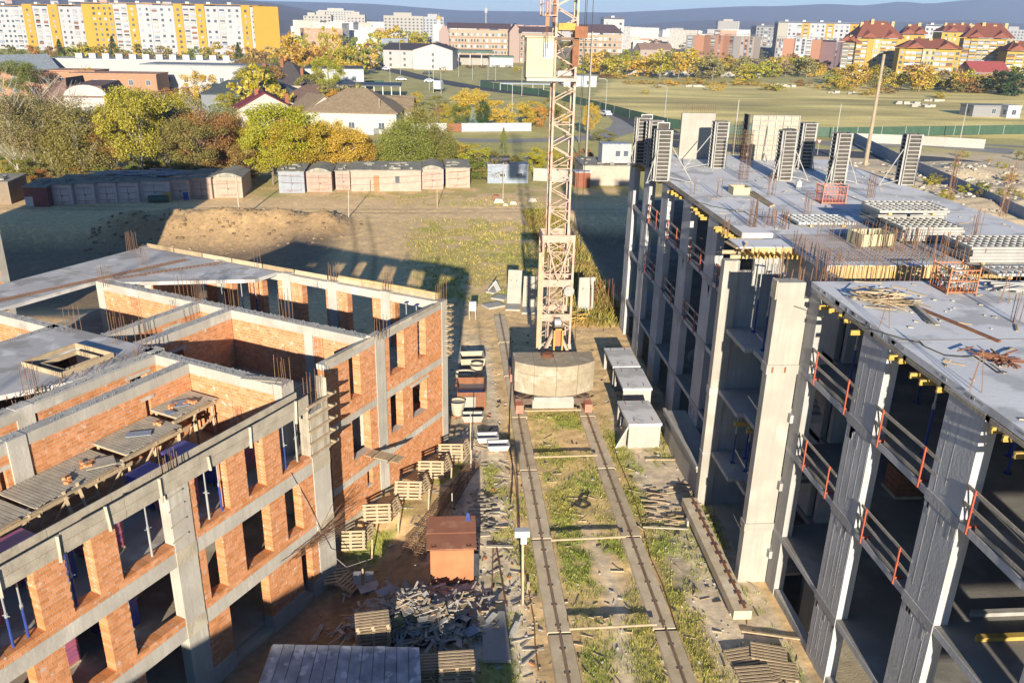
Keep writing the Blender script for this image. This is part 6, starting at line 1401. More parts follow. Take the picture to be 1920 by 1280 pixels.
# ================================================================== GARAGES
def garage(px0, px1, py, h, depth, wc, lab, roof='tar_roof', curved=False, doors=1, door_c=None, skew=0.0, tag_='garage', ypos=None):
    a = G(px0, py); b = G(px1, py); a[2] = b[2] = gz(a[0], a[1])*.0; d = (b-a); w = np.linalg.norm(d); rz = atan2(d[1], d[0])
    t = T(tag_, lab, 'garage', a, rz=rz)
    def P(nm, m, mat, col=None):
        o = m.build(nm, 'garage_paint' if mat in ('paint', 'paint_fine') else mat, t, local=True)
        if col: o.color = (*col, 1)
        return o
    if doors and doors < 9:
        for k in range(3): P('door_strap', MB().bx(w*.14, w*.86, -.062, -.052, .35+k*(h-.9)/2, .40+k*(h-.9)/2), 'rust')
        P('door_gap', MB().bx(w*.5-.02, w*.5+.02, -.058, -.051, .1, h-.35), 'steel_dark'); P('padlock', MB().bx(w*.5+.08, w*.5+.2, -.09, -.052, h*.4, h*.4+.14), 'steel_dark')
    P('wall', MB().bx(0, w, 0, .12, 0, h).bx(0, w, depth-.12, depth, 0, h).bx(0, .12, .12, depth-.12, 0, h).bx(w-.12, w, .12, depth-.12, 0, h), 'paint', wc)
    if curved:
        m = MB(); n = 8; vs = []
        for y in (-.08, depth+.08):
            for k in range(n+1): vs.append((-.1+(w+.2)*k/n, y, h+.55*sin(pi*k/n)+.02))
            vs.append((w+.1, y, h)); vs.append((-.1, y, h))
        N_ = n+3; m.add(vs, [tuple(range(N_)), tuple(range(N_, 2*N_))[::-1]]+[(k, N_+k, N_+(k+1) % N_, (k+1) % N_) for k in range(N_)]); P('roof', m, roof)
    else:
        m = MB().hexa([(-.12, -.15, h), (w+.12, -.15, h), (w+.12, depth+.1, h-.0), (-.12, depth+.1, h-.0), (-.12, -.15, h+.1), (w+.12, -.15, h+.1), (w+.12, depth+.1, h+.28), (-.12, depth+.1, h+.28)]); P('roof', m, roof)
        m = MB()
        for k in range(int(w*2)): x = random.uniform(0, w-1); y = random.uniform(.2, depth-1.4); m.bx(x, x+random.uniform(.3, 1.1), y, y+random.uniform(.2, 1.2), h+.1, h+.28+random.uniform(.02, .12))
        P('roof_patches', m, 'tar_roof')
    for k in range(doors):
        x0 = w*(k+.12)/doors; x1 = w*(k+.88)/doors
        if doors == 9: continue
        for s_, (xa, xb) in enumerate(((x0, (x0+x1)/2-.015), ((x0+x1)/2+.015, x1))): P('door_leaf', MB().bx(xa, xb, -.05, 0-.002, .1, h-.35), 'paint_fine', door_c or tuple(v*.95 for v in wc))
    return t
PK = (.80, .56, .47); PK2 = (.58, .43, .39); PG = (.95, .74, .68)
gl = [(98, 138, 384, 2.5, PG), (143, 180, 382, 2.5, PG), (183, 221, 380, 2.5, PG), (223, 262, 379, 2.5, PG), (264, 320, 377, 2.55, PG), (321, 357, 375, 2.6, PK)]
wl = ['second from the far left', 'third from the far left', 'fourth in the shaded row', 'fifth in the shaded row', 'wide shaded one left of the pink one', 'with a pale arched mark on its door']
for i, (x0, x1, y, h, c_) in enumerate(gl): garage(x0, x1, y, h, 6, c_, 'low pinkish garage in the shade, '+wl[i], doors=1)
garage(50, 93, 388, 2.4, 5, (.30, .10, .09), 'small dark red shed with white lower wall at the left end of the garage row', doors=0, roof='tar_roof')
o = MB().bx(0, 1, 0, 1, 0, 1)
a = G(50, 388); b = G(93, 387); o = MB().bar((*(a[:2]+[0, -.08]), .65), (*(b[:2]+[0, -.08]), .65), .06, 1.2).build('lean_sheet', 'white_paint'); tag(o, 'whitewashed sheet leaning on the dark red shed', 'sheet')
garage(359, 399, 373, 2.7, 6, (.66, .47, .37), 'pale pink garage standing where the long shadow ends')
garage(401, 456, 371, 2.7, 6, (.68, .50, .38), 'pale pink garage with low gabled roof beside the shadow edge', curved=True)
garage(524, 572, 362, 2.9, 6, (.46, .50, .56), 'blue-grey garage with flat mossy roof left of the curved one', doors=1)
garage(576, 623, 360, 2.7, 6, (.66, .45, .36), 'pink garage with curved grey roof', curved=True)
garage(630, 657, 356, 2.6, 6, (.60, .47, .39), 'narrow garage in the gap left of the long pink block', doors=1)
t = garage(659, 790, 359, 2.9, 6.5, (.68, .50, .40), 'long pink garage block with a brown door and barred window', doors=9)
w = np.linalg.norm(G(790, 359)-G(659, 359)); 
MB().bx(w*.32, w*.40, -.06, -.004, 0.05, 2.2).build('door', 'rust_orange', t, local=True); MB().bx(w*.63, w*.69, -.05, -.003, 1.2, 2.1).build('window', 'glass', t, local=True); MB().bx(w*.62, w*.7, -.09, -.051, 1.1, 1.2).build('window_sill', 'precast', t, local=True)
garage(789, 832, 355, 2.8, 6.5, (.68, .51, .41), 'pink garage directly right of the long block', curved=True)
garage(836, 881, 352, 2.8, 6.5, (.70, .52, .41), 'rightmost pink garage of the sunlit row')
garage(-40, 22, 383, 2.7, 5, (.36, .28, .20), 'brown shed cut by the left edge of the photo', doors=0)
m = MB(); cc = G(302, 377)
m.tube(cc+[-1.2, -.9, .45], cc+[1.2, -.7, .45], .45, 12); tag(m.build('barrel', 'green_sheet'), 'dark green tank lying in front of the shaded garages', 'tank')
cc = G(318, 376); tag(MB().tube(cc+[0, -.5, 0], cc+[0, -.5, 1.2], .42, 12).build('barrel', 'timber_yellow'), 'yellow barrel in front of the shaded garages', 'barrel'); cc = G(352, 373); tag(MB().tube(cc+[0, -.5, 0], cc+[0, -.5, 1.0], .4, 12).build('barrel', 'blue_paint'), 'blue barrel at the foot of the pink garage by the shadow edge', 'barrel')
m = MB()
for k in range(46):
    cc = G(random.uniform(150, 330), random.uniform(372, 380)); cc[1] += 2.5+random.random()*3; zz = 2.75+random.random()*.25; a_ = random.uniform(-.3, .3); l = random.uniform(.4, 1.6); m.bx(cc[0]-l, cc[0]+l, cc[1]-.3, cc[1]+.3, zz, zz+.06)
tag(m.build('roof_junk', 'grey_sheet', kind='stuff'), 'sheets and junk stored on top of the shaded garage roofs', 'junk')
# ---- container offices
def container(px0, px1, py, h, depth, colr, lab, z0=0.0, wins=(), side=0):
    a = G(px0, py, z0); b = G(px1, py, z0); d = b-a; w = np.linalg.norm(d); t = T('site_cabin', lab, 'site cabin', a, rz=atan2(d[1], d[0]))
    o = MB().bx(0, w, 0, depth, 0, h).build('body', 'paint_fine', t, local=True); o.color = (*colr, 1)
    m = MB(); k = .15
    while k < w: m.bx(k, k+.07, -.035, -.001, .12, h-.12); k += .3
    o = m.build('ribs', 'paint_fine', t, local=True, kind='stuff'); o.color = (*colr, 1)
    o = MB().bx(-.06, w+.06, -.06, depth+.06, h, h+.1).build('roof', 'sheet_metal', t, local=True)
    for (x0, x1, za, zb) in wins:
        MB().bx(w*x0-.08, w*x1+.08, -.07, -.04, za-.08, zb+.08).build('window_frame', 'white_paint', t, local=True); MB().bx(w*x0, w*x1, -.085, -.072, za, zb).build('window', 'glass', t, local=True)
    return t
t = container(914, 990, 344, 2.7, 2.6, (.50, .57, .66), 'blue-grey site cabin with a steel tank on its roof', wins=((.30, .43, 1.0, 1.45), (.70, .85, 1.0, 1.55)))
a = G(930, 300, 2.85); tk = T('roof_tank', 'dark steel cylinder tank lying on the blue-grey site cabin', 'tank', (a[0], a[1], 2.9)); c0 = G(914, 344); m = MB(); m.tube((c0[0]+.4, c0[1]+1.2, 3.35), (c0[0]+3.3, c0[1]+1.5, 3.35), .52, 16); m.build('tank_body', 'steel_dark', tk); MB().bx(c0[0]+.6, c0[0]+.9, c0[1]+.8, c0[1]+1.9, 2.82, 3.0).bx(c0[0]+2.7, c0[0]+3.0, c0[1]+.8, c0[1]+1.9, 2.82, 3.0).build('cradle', 'rust', tk)
container(1128, 1182, 306, 2.7, 2.6, (.66, .68, .68), 'white site cabin with two windows left of the concrete roof', z0=3.2, wins=((.46, .62, 1.0, 1.8), (.74, .9, 1.0, 1.8)))
garage(1092, 1186, 348, 2.9, 7, (.70, .58, .45), 'long beige concrete shed under the white site cabin', doors=9)
container(1078, 1106, 352, 2.2, 2.0, (.45, .16, .08), 'small rusty red shed beside the beige concrete shed')
fence([G(1000, 340), G(1078, 345)], 2.0, 3, 'precast', 'low pale concrete fence behind the crane mast', 'fence', .12, 'precast')
for i, (px, py, r_) in enumerate(((935, 380, .7), (948, 386, .4), (930, 372, .6), (962, 383, .5), (998, 378, .6))):
    cc = G(px, py); o = MB().hexa([cc+np.array(q)*r_ for q in ((-1, -.6, 0), (1, -.5, 0), (.9, .6, 0), (-.9, .5, 0), (-.6, -.3, .8), (.7, -.3, .7), (.6, .3, .8), (-.5, .3, .9))]).build('concrete_lump', 'stone' if i != 2 else 'rust'); tag(o, 'broken concrete lump on the grass behind the crane, %s' % ('largest', 'smallest in the middle', 'reddish', 'second right', 'far right flat')[i], 'concrete lump')
# ================================================================== POLES, LAMPS, WIRES
def pole(px, py, pyt, r, mat, lab, arm=None, cat='pole', name='utility_pole', z0=0, lean=0.0):
    b = G(px, py, z0); lo, hi = 0.0, 60.0
    for _ in range(40):
        mid = (lo+hi)/2
        if proj((b[0], b[1], mid))[1] > pyt: lo = mid
        else: hi = mid
    h = lo; t = T(name, lab, cat, b); MB().tube((0, 0, -.1), (lean, 0, h), r, 8, r*.65).build('shaft', mat, t, local=True)
    if arm == 'cross': MB().bar((-1.2, 0, h-1.0), (1.2, 0, h-1.0), .12).bar((-.8, 0, h-.4), (.8, 0, h-.4), .1).build('cross_arm', 'steel_grey', t, local=True)
    if arm == 'lamp': MB().path([(0, 0, h), (-.5, 0, h+.5), (-1.6, 0, h+.6)], .06).build('lamp_arm', 'steel_grey', t, local=True); MB().bx(-2.3, -1.5, -.15, .15, h+.52, h+.68).build('lamp_head', 'steel_white', t, local=True)
    return t, b, h
pole(1621, 318, 102, .36, 'pole_concrete', 'tall tapered brownish concrete pole rising behind the roof slab')
t_, b_, h_ = pole(1098, 318, 60, .16, 'concrete_pale', 'thin tall pole seen right of the crane mast', 'cross')
pole(450, 410, 328, .12, 'wood_grey', 'leaning thin pole on the dirt road left of centre'); pole(654, 408, 318, .07, 'wood_grey', 'thin pole on the dirt road in front of the long pink garage block', lean=.2); pole(820, 388, 333, .06, 'wood', 'thin stake in the grass left of the site cabin'); pole(943, 372, 305, .08, 'wood', 'short pole in front of the site cabin'); pole(835, 300, 268, .10, 'wood_grey', 'thin pole behind the right pink garages', z0=0)
pole(1245, 236, 165, .1, 'steel_grey', 'street lamp with curved arm above the formwork panels', 'lamp', 'street lamp', 'street_lamp'); pole(1135, 213, 152, .1, 'steel_grey', 'street lamp at the curve of the asphalt road', 'lamp', 'street lamp', 'street_lamp')
pole(713, 250, 185, .1, 'wood_grey', 'pole beside the tan roofed house'); pole(960, 213, 157, .1, 'white_paint', 'white pole left of the crane above golden bushes'); pole(1085, 268, 178, .12, 'precast', 'pale pole right of the crane beside the yellow tree'); pole(1373, 300, 187, .12, 'precast', 'thin pale pole behind the left roof formworks'); pole(1567, 262, 195, .12, 'precast', 'thin pale pole in front of the open field'); pole(1800, 262, 195, .12, 'precast', 'thin pale pole near the far shed at the right'); pole(978, 180, 125, .1, 'precast', 'distant lamp pole beside the cabin of the crane')
for i, (px, py, pt) in enumerate(((751, 140, 60), (764, 118, 80), (813, 175, 95), (886, 150, 112), (915, 150, 120), (693, 125, 90), (827, 178, 130), (732, 165, 118), (805, 170, 120), (860, 145, 110), (929, 152, 118), (1050, 60, 20), (632, 120, 85))): pole(px, py, pt, .12, 'steel_grey', 'distant thin pole near the roundabout, %s' % ('tallest', 'by the white hall', 'beside the crossing', 'by the gas station left', 'by the gas station middle', 'by the parked trucks', 'in front of the crossing', 'left of the crossing', 'in the middle of the crossing', 'behind the crossing', 'at the right end of the gas station', 'beyond the brown roofs', 'by the white cube building')[i], None, 'pole', 'lamp_pole')
def wire(a, b, sag, lab, r=.018):
    pts = [a+(b-a)*k/12+np.array([0, 0, -sag*4*(k/12)*(1-k/12)]) for k in range(13)]; o = MB().path(pts, r, 4).build('overhead_wire', 'cable'); tag(o, lab, 'wire', 'overhead wires behind the site')
wire(G(450, 410)+[0, 0, 5.5], G(943, 372)+[0, 0, 4.5], 1.2, 'overhead wire sagging in front of the sunlit garages'); wire(G(-60, 420)+[0, 0, 7], G(450, 410)+[0, 0, 5.6], 1.3, 'overhead wire sagging in front of the shaded garages'); wire(G(713, 250)+[0, 0, 8], G(1085, 268)+[0, 0, 11], 2.0, 'overhead wire passing behind the crane mast', .03)
# ================================================================== VEGETATION
FOL = MATS['foliage']
def leaf_mesh(name, n, size, shape, seed, clumps=40, fill=.5, drop=0.0):
    rg = np.random.default_rng(seed)
    if shape == 'cone':
        z = rg.random(clumps)**.8; a = rg.uniform(0, 2*pi, clumps); r = (1-z)*.42*rg.uniform(.5, 1, clumps); c = np.stack([r*np.cos(a), r*np.sin(a), z*.9+.05], 1); cr = .05+.09*(1-z)
    else:
        d = rg.normal(size=(clumps, 3)); d /= np.linalg.norm(d, axis=1)[:, None]; rr = rg.uniform(fill, 1, clumps)**.6
        if shape == 'broad': ax = np.array([.42, .42, .36]); ce = np.array([0, 0, .60])
        elif shape == 'tall': ax = np.array([.26, .26, .42]); ce = np.array([0, 0, .56])
        elif shape == 'bush': ax = np.array([.48, .48, .40]); ce = np.array([0, 0, .42])
        else: ax = np.array([.36, .36, .40]); ce = np.array([0, 0, .55])
        c = ce+d*ax*rr[:, None]; c[:, 2] = np.clip(c[:, 2], .08, 1); cr = rg.uniform(.07, .15, clumps)
    k = rg.integers(0, clumps, n); off = rg.normal(size=(n, 3)); off /= np.linalg.norm(off, axis=1)[:, None]; off *= (rg.random(n)**.4)[:, None]*cr[k][:, None]; off[:, 2] *= .7
    P = c[k]+off; P[:, 2] -= drop*rg.random(n)**2*.3; P[:, 2] = np.clip(P[:, 2], .02, 1.1)
    s = size*rg.uniform(.5, 1.3, n); t1 = rg.normal(size=(n, 3)); t1 /= np.linalg.norm(t1, axis=1)[:, None]; t2 = np.cross(t1, rg.normal(size=(n, 3))); t2 /= np.linalg.norm(t2, axis=1)[:, None]
    t1 = t1*s[:, None]; t2 = t2*(s*.6)[:, None]
    V = np.stack([P-t1, P+t2, P+t1, P-t2], 1).reshape(-1, 3); me = bpy.data.meshes.new(name); me.vertices.add(4*n); me.vertices.foreach_set('co', V.astype(np.float32).ravel())
    me.loops.add(4*n); me.loops.foreach_set('vertex_index', np.arange(4*n, dtype=np.int32)); me.polygons.add(n); me.polygons.foreach_set('loop_start', np.arange(0, 4*n, 4, dtype=np.int32)); me.polygons.foreach_set('loop_total', np.full(n, 4, np.int32)); me.update(calc_edges=True); me.materials.append(FOL); return me
def trunk_mesh(name, seed, mat, limbs=9, top=.75, r=.018, twigs=0, spread=.33, base=.18):
    rg = random.Random(seed); m = MB(); pts = [(0, 0, -.02)]
    for k in range(1, 6): pts.append((pts[-1][0]+rg.uniform(-.02, .02), pts[-1][1]+rg.uniform(-.02, .02), top*k/5))
    for k in range(5): m.tube(pts[k], pts[k+1], r*(1-k*.17), 7, r*(1-(k+1)*.17))
    for i in range(limbs):
        z = base+(top-base)*i/limbs; f = z/top*5; k = min(4, int(f)); p = np.array(pts[k])+(np.array(pts[k+1])-np.array(pts[k]))*(f-k); a = rg.uniform(0, 2*pi); L_ = spread*(1-.5*z)*rg.uniform(.6, 1.1)
        q = p+np.array([cos(a)*L_*.6, sin(a)*L_*.6, L_*.7]); q2 = q+np.array([cos(a+.4)*L_*.35, sin(a+.4)*L_*.35, L_*.45]); m.tube(p, q, r*.42, 5, r*.25); m.tube(q, q2, r*.25, 4, r*.08)
        for j in range(twigs):
            w = p+(q-p)*rg.uniform(.3, 1); e = w+np.array([rg.uniform(-.1, .1), rg.uniform(-.1, .1), rg.uniform(.05, .17)]); m.tube(w, e, r*.12, 3, r*.05, cap=False)
    return m.mesh(name, mat)
CR_ = {k: [leaf_mesh('crown', n, s, sh, 100+i*7+j, cl, fl, dr) for j in range(v)] for i, (k, (n, s, sh, cl, fl, dr, v)) in enumerate(dict(
    broad=(20000, .0105, 'broad', 62, .38, 0, 3), tall=(14000, .0095, 'tall', 50, .25, .4, 3), willow=(22000, .0095, 'round', 60, .4, 1.0, 2), sparse=(10000, .0085, 'broad', 60, .3, .3, 3), bush=(8000, .015, 'bush', 34, .4, 0, 3), fir=(5000, .012, 'cone', 90, .5, 0, 2), farbush=(1100, .036, 'bush', 22, .3, 0, 4), fartall=(900, .034, 'tall', 20, .3, 0, 3)).items())}
TR_ = {'dark': [trunk_mesh('trunk', 5+k, 'bark', 10, .78) for k in range(2)], 'pale': [trunk_mesh('trunk', 15+k, 'bark_pale', 8, .9, .012) for k in range(2)], 'bare': [trunk_mesh('trunk', 25+k, 'bark_pale', 26, .95, .013, 7, .40, .1) for k in range(3)], 'far': [MB().tube((0, 0, 0), (0, 0, .5), .02, 5).mesh('trunk', 'bark')]}
def tree(x, y, h, wf, kind, trunk, colr, lab, name='tree', cat='tree', grp=None, z=None):
    t = T(name, lab, cat, (x, y, (gz(x, y) if z is None else z)), grp, random.uniform(0, 6.28)); s = (h*wf, h*wf, h)
    if trunk:
        o = bpy.data.objects.new('trunk', random.choice(TR_[trunk])); COL.objects.link(o); o.parent = t; o.scale = s
    if kind:
        o = bpy.data.objects.new('crown', random.choice(CR_[kind])); COL.objects.link(o); o.parent = t; o.scale = s; j = random.uniform(.88, 1.12); o.color = (colr[0]*j, colr[1]*random.uniform(.92, 1.08), colr[2], 1)
    return t
def htop(x, y, pyt):
    lo, hi = 0, 60
    for _ in range(30):
        mid = (lo+hi)/2
        if proj((x, y, mid))[1] > pyt: lo = mid
        else: hi = mid
    return lo
YG = (.46, .38, .045); GOLD = (.62, .42, .05); GRN = (.20, .23, .045); OLV = (.27, .24, .06); BRN = (.38, .20, .06); ORG = (.55, .28, .045); DKG = (.06, .10, .035); LIME = (.46, .38, .03); DUL = (.32, .27, .12)
PALE_ = 0
near_trees = [  # px, depth y, top py, width factor, crown, trunk, colour, label
 (12, 122, 150, .8, 'sparse', 'bare', DUL, 'pale leaning birch with almost bare branches at the left photo edge'), (75, 126, 165, 1.2, 'sparse', 'bare', OLV, 'bushy half bare olive tree behind the shaded garages, far left'), (135, 124, 178, 1.1, 'willow', 'bare', OLV, 'olive green tree with pale stems left of the round gabled house'), (45, 132, 190, 1.0, 'broad', 'dark', OLV, 'dark olive tree at the far left behind the bare birch'), (105, 133, 200, 1.1, 'sparse', 'bare', BRN, 'thin brown tree between two olive trees'),
 (200, 126, 205, .9, 'broad', 'pale', BRN, 'reddish brown tree right of the round gabled house'), (250, 122, 152, .85, 'broad', 'pale', YG, 'tall yellow-green birch in the middle of the left tree row'), (300, 128, 185, 1.0, 'sparse', 'bare', DUL, 'greyish half bare tree between two yellow-green birches'), (335, 131, 158, .9, 'tall', 'pale', YG, 'second tall yellow-green birch of the left tree row'), (372, 124, 195, 1.0, 'sparse', 'bare', BRN, 'thin brown tree with many bare stems'), (410, 127, 200, .9, 'tall', 'pale', BRN, 'brown birch with white trunk left of the big green tree'), (445, 132, 205, .8, 'sparse', 'pale', ORG, 'sparse orange birch just left of the big green tree'), (300, 138, 175, 1.1, 'willow', 'dark', LIME, 'lime green tree behind the grey half bare one'),
 (520, 124, 185, 1.15, 'broad', 'dark', LIME, 'big bright green-yellow round tree behind the blue-grey garage'), (470, 130, 225, 1.0, 'broad', 'dark', LIME, 'lower lime green tree at the left foot of the big round tree'), (575, 130, 220, .8, 'tall', 'pale', OLV, 'slim dark green tree right of the big round tree'), (615, 128, 216, .95, 'broad', 'pale', GOLD, 'golden yellow tree behind the curved roof garage'), (668, 130, 245, .95, 'broad', 'dark', ORG, 'orange bush tree left of the big willow'), (690, 140, 262, .9, 'bush', None, BRN, 'brown leafless bush left of the willow'),
 (785, 134, 190, 1.15, 'willow', 'dark', (.30, .28, .055), 'large round grey-green willow behind the long pink garage block'), (735, 136, 230, 1.0, 'willow', 'dark', (.28, .26, .055), 'left shoulder tree of the large willow'), (845, 136, 245, .9, 'bush', None, GOLD, 'small golden bush at the right foot of the willow'), (900, 130, 262, 1.3, 'bush', None, LIME, 'green bush behind the rightmost pink garage'), (960, 132, 285, 1.3, 'bush', None, GRN, 'dark green bush behind the site cabin'), (1000, 134, 275, 1.2, 'bush', None, LIME, 'lime bush right of the site cabin'), (1060, 134, 283, 1.2, 'bush', None, OLV, 'olive bush behind the crane mast'), (1100, 140, 268, .9, 'bush', None, BRN, 'brown leafless bush beside the white site cabin'), (945, 150, 238, .7, 'fir', 'far', GRN, 'small young fir in front of the white garden wall'),
 (885, 192, 160, 1.0, 'broad', 'dark', GOLD, 'golden tree left behind the dark conifers'), (930, 196, 172, 1.0, 'bush', None, GOLD, 'golden bush above the long white wall'), (975, 192, 175, .9, 'bush', None, GOLD, 'golden bush left of the crane mast'), (865, 190, 190, .9, 'broad', 'dark', GRN, 'dark green tree left of the silver fir'), (905, 190, 178, .8, 'tall', 'dark', DKG, 'dark green conifer right of the silver fir'), (887, 187, 200, .7, 'fir', None, (.32, .40, .34), 'small silver fir in front of the dark conifers'), (840, 196, 200, 1.0, 'bush', None, LIME, 'lime bush at the left end of the white garden walls'), (1010, 196, 185, .8, 'bush', None, ORG, 'orange bush directly behind the crane mast'), (1110, 178, 193, .62, 'broad', 'dark', GOLD, 'bright yellow small tree at the road right of the crane'), (1060, 200, 205, .8, 'bush', None, GOLD, 'golden bush right of the crane mast by the road'), (820, 200, 195, .9, 'sparse', 'bare', BRN, 'brown thin tree left of the golden trees'), (775, 205, 205, 1.0, 'bush', None, ORG, 'orange-brown hedge left of the golden trees'), (1135, 170, 235, 1.5, 'bush', None, OLV, 'low olive bush beside the road bend'),
 (30, 140, 175, 1.1, 'broad', 'dark', OLV, 'dark olive tree in the second row at the left photo edge'), (160, 140, 195, 1.0, 'broad', 'dark', GRN, 'green tree right under the round gabled house'), (222, 136, 180, .9, 'broad', 'pale', YG, 'yellow-green tree touching the tall birch from the left'), (275, 136, 165, .9, 'tall', 'pale', YG, 'yellow-green tree touching the tall birch from the right'), (395, 136, 185, 1.0, 'broad', 'pale', DUL, 'grey-brown tree left of the white trunked birch'), (355, 122, 215, 1.2, 'broad', 'dark', OLV, 'dark green lower tree in front of the thin brown tree'), (430, 121, 250, 1.3, 'bush', None, BRN, 'brown thicket above the low gabled garage'), (500, 121, 240, 1.2, 'broad', 'dark', LIME, 'front part of the big bright round tree'), (550, 122, 215, 1.1, 'broad', 'dark', LIME, 'right shoulder of the big bright round tree'), (590, 126, 235, 1.2, 'broad', 'pale', GOLD, 'golden tree directly above the curved roof garage'), (640, 126, 232, 1.2, 'broad', 'pale', GOLD, 'golden tree above the narrow garage'), (700, 132, 258, 1.1, 'bush', None, GOLD, 'golden thicket beside the orange bush tree'), (760, 128, 215, 1.2, 'willow', 'dark', (.30, .28, .055), 'front lobe of the large willow'), (820, 130, 225, 1.1, 'willow', 'dark', (.28, .26, .055), 'right lobe of the large willow'), (930, 126, 268, 1.4, 'bush', None, OLV, 'olive thicket left behind the site cabin'), (890, 126, 285, 1.5, 'bush', None, GRN, 'low green thicket right of the sunlit garages'), (1025, 140, 262, 1.5, 'bush', None, LIME, 'lime thicket behind the crane mast'), (880, 140, 258, 1.6, 'bush', None, LIME, 'wide lime thicket below the white wall'),
]
for px, y, pt, wf, kd, tr, c_, lab in near_trees:
    p = atY(px, 200, y); h = htop(p[0], p[1], pt); nm = 'bush' if kd == 'bush' else ('fir_tree' if kd == 'fir' else 'tree'); tree(p[0], p[1], h, wf, kd, tr, c_, lab, nm, nm.replace('_', ' ') if nm != 'tree' else 'tree')
# undergrowth behind the garages
for i in range(26):
    px = 5+i*17+random.uniform(-6, 6); 
    if 455 < px < 520: continue
    p = atY(px, 300, 121+random.uniform(0, 7)); tree(p[0], p[1], random.uniform(2.5, 4.5), random.uniform(1.1, 1.7), 'bush', None, random.choice((OLV, BRN, DUL, GRN, YG)), 'low undergrowth bush behind '+('the brown shed at the photo edge' if px < 50 else 'the dark red shed' if px < 96 else 'the leftmost shaded garages' if px < 180 else 'the middle shaded garages' if px < 262 else 'the right shaded garages' if px < 356 else 'the two pale pink garages' if px < 456 else 'the blue-grey garage'), 'bush', 'bush', 'undergrowth bushes behind the garages')
# ---- suburban trees between the houses and in front of the blocks
def far_veg(px, y, pt, wf, kind, colr, lab, grp): 
    p = atY(px, 90, y); h = max(2.0, htop(p[0], p[1], pt)); tree(p[0], p[1], h, wf, kind, 'far' if kind == 'fartall' else None, colr, lab, 'tree' if kind == 'fartall' else 'bush', 'tree', grp, z=0)
for i in range(34):
    px = -5+i*17; base = 455+random.uniform(-30, 40); cn, cc_ = random.choice((('rusty brown', BRN), ('olive', OLV), ('grey-brown', DUL), ('yellow-green', YG), ('green', GRN), ('golden', GOLD), ('orange', ORG))); far_veg(px+random.uniform(-6, 6), base, random.uniform(76, 96) if random.random() < .75 else random.uniform(66, 78), random.uniform(.9, 1.4), random.choice(('farbush', 'farbush', 'fartall')), cc_, cn+' tree below the long block, '+('under its cut left end' if px < 55 else 'under the narrow yellow stripes' if px < 165 else 'under the tall yellow bay' if px < 240 else 'under the white middle part' if px < 335 else 'under the two balcony columns' if px < 400 else 'near its right end' if px < 490 else 'right of its gable'), 'autumn trees below the long yellow and white block')
for px, y, pt, wf, k_, c_, lab in ((135, 400, 74, 1.0, 'farbush', GRN, 'round green tree in front of the far left white facade'), (155, 390, 74, 1.2, 'fartall', YG, 'willow like yellow-green tree left of the protruding yellow bay'), (212, 400, 66, .8, 'fir', DKG, 'dark fir in front of the protruding yellow bay'), (446, 410, 78, .8, 'fir', DKG, 'dark fir near the right end of the long block'), (112, 400, 72, .8, 'fir', DKG, 'dark fir at the second yellow section of the long block'), (560, 330, 55, .9, 'farbush', ORG, 'big rust coloured tree right of the long block'), (548, 350, 52, .8, 'fartall', GOLD, 'yellow tree at the right corner of the long block'), (590, 360, 65, .8, 'farbush', BRN, 'brown tree in front of the pale distant flats'), (605, 460, 45, .5, 'fartall', YG, 'slim poplar, leftmost of three'), (618, 460, 50, .5, 'fartall', YG, 'slim poplar, middle of three'), (630, 460, 48, .5, 'fartall', GOLD, 'slim poplar, rightmost of three'), (655, 380, 62, .9, 'farbush', YG, 'yellow-green tree left of the white cube building roof'), (672, 400, 58, .8, 'farbush', GRN, 'green tree left of the red roofed small house'), (700, 560, 40, .9, 'farbush', GOLD, 'golden tree crown against the distant town'), (735, 600, 32, 1.0, 'farbush', GOLD, 'taller golden crown against the distant town'), (770, 600, 36, 1.0, 'farbush', YG, 'yellow-green crown left of the brown roofed block'), (790, 590, 45, 1.0, 'farbush', YG, 'lower crown left of the brown roofed block'), (500, 210, 95, .8, 'farbush', YG, 'yellow bush behind the steep brown roof'), (480, 215, 98, .9, 'farbush', LIME, 'lime bush left of the steep brown roof'), (640, 215, 135, 1.2, 'farbush', OLV, 'olive bush under the white cube building'), (600, 225, 150, 1.2, 'farbush', YG, 'yellow-green bush right of the brown hipped roof'), (655, 195, 150, 1.5, 'farbush', ORG, 'orange hedge right of the brown hipped roof'), (560, 300, 100, .9, 'farbush', OLV, 'grey-green tree behind the brown roofs'), (975, 560, 100, .5, 'fartall', GOLD, 'yellow young tree at the corner of the brown roofed block')):
    far_veg(px, y, pt, wf, k_, c_, lab, None)
for i in range(120):
    px = 1105+i*6.9+random.uniform(-5, 5); y = random.uniform(395, 500) if px < 1560 else random.uniform(330, 400); pt = (random.uniform(80, 112) if px < 1330 else random.uniform(88, 122)) if px < 1560 else random.uniform(112, 146)
    cn, cc_ = random.choice((('yellow-green', YG), ('golden', GOLD), ('dull grey-brown', DUL), ('brown', BRN), ('olive', OLV), ('golden', GOLD), ('lime', LIME))); wh = 'beside the crane' if px < 1170 else ('before the distant low roofs' if px < 1290 else ('below the orange panel blocks' if px < 1450 else ('below the pink panel block' if px < 1580 else ('below the left yellow flats' if px < 1720 else 'below the right yellow flats'))))
    far_veg(px, y, pt, random.uniform(1.0, 1.7), random.choice(('farbush', 'farbush', 'fartall')), cc_, cn+' shrub at the far field edge '+wh, 'autumn shrubs along the far edge of the open field')
for i in range(26):
    px = 1150+i*30+random.uniform(-12, 12); y = random.uniform(300, 400); far_veg(px, y, proj((atY(px, 100, y)[0], y, random.uniform(2, 4)))[1], random.uniform(1.6, 3), 'farbush', random.choice((DUL, BRN, GOLD, YG)), 'low scrub bush in the open field', 'low scrub in the open field')
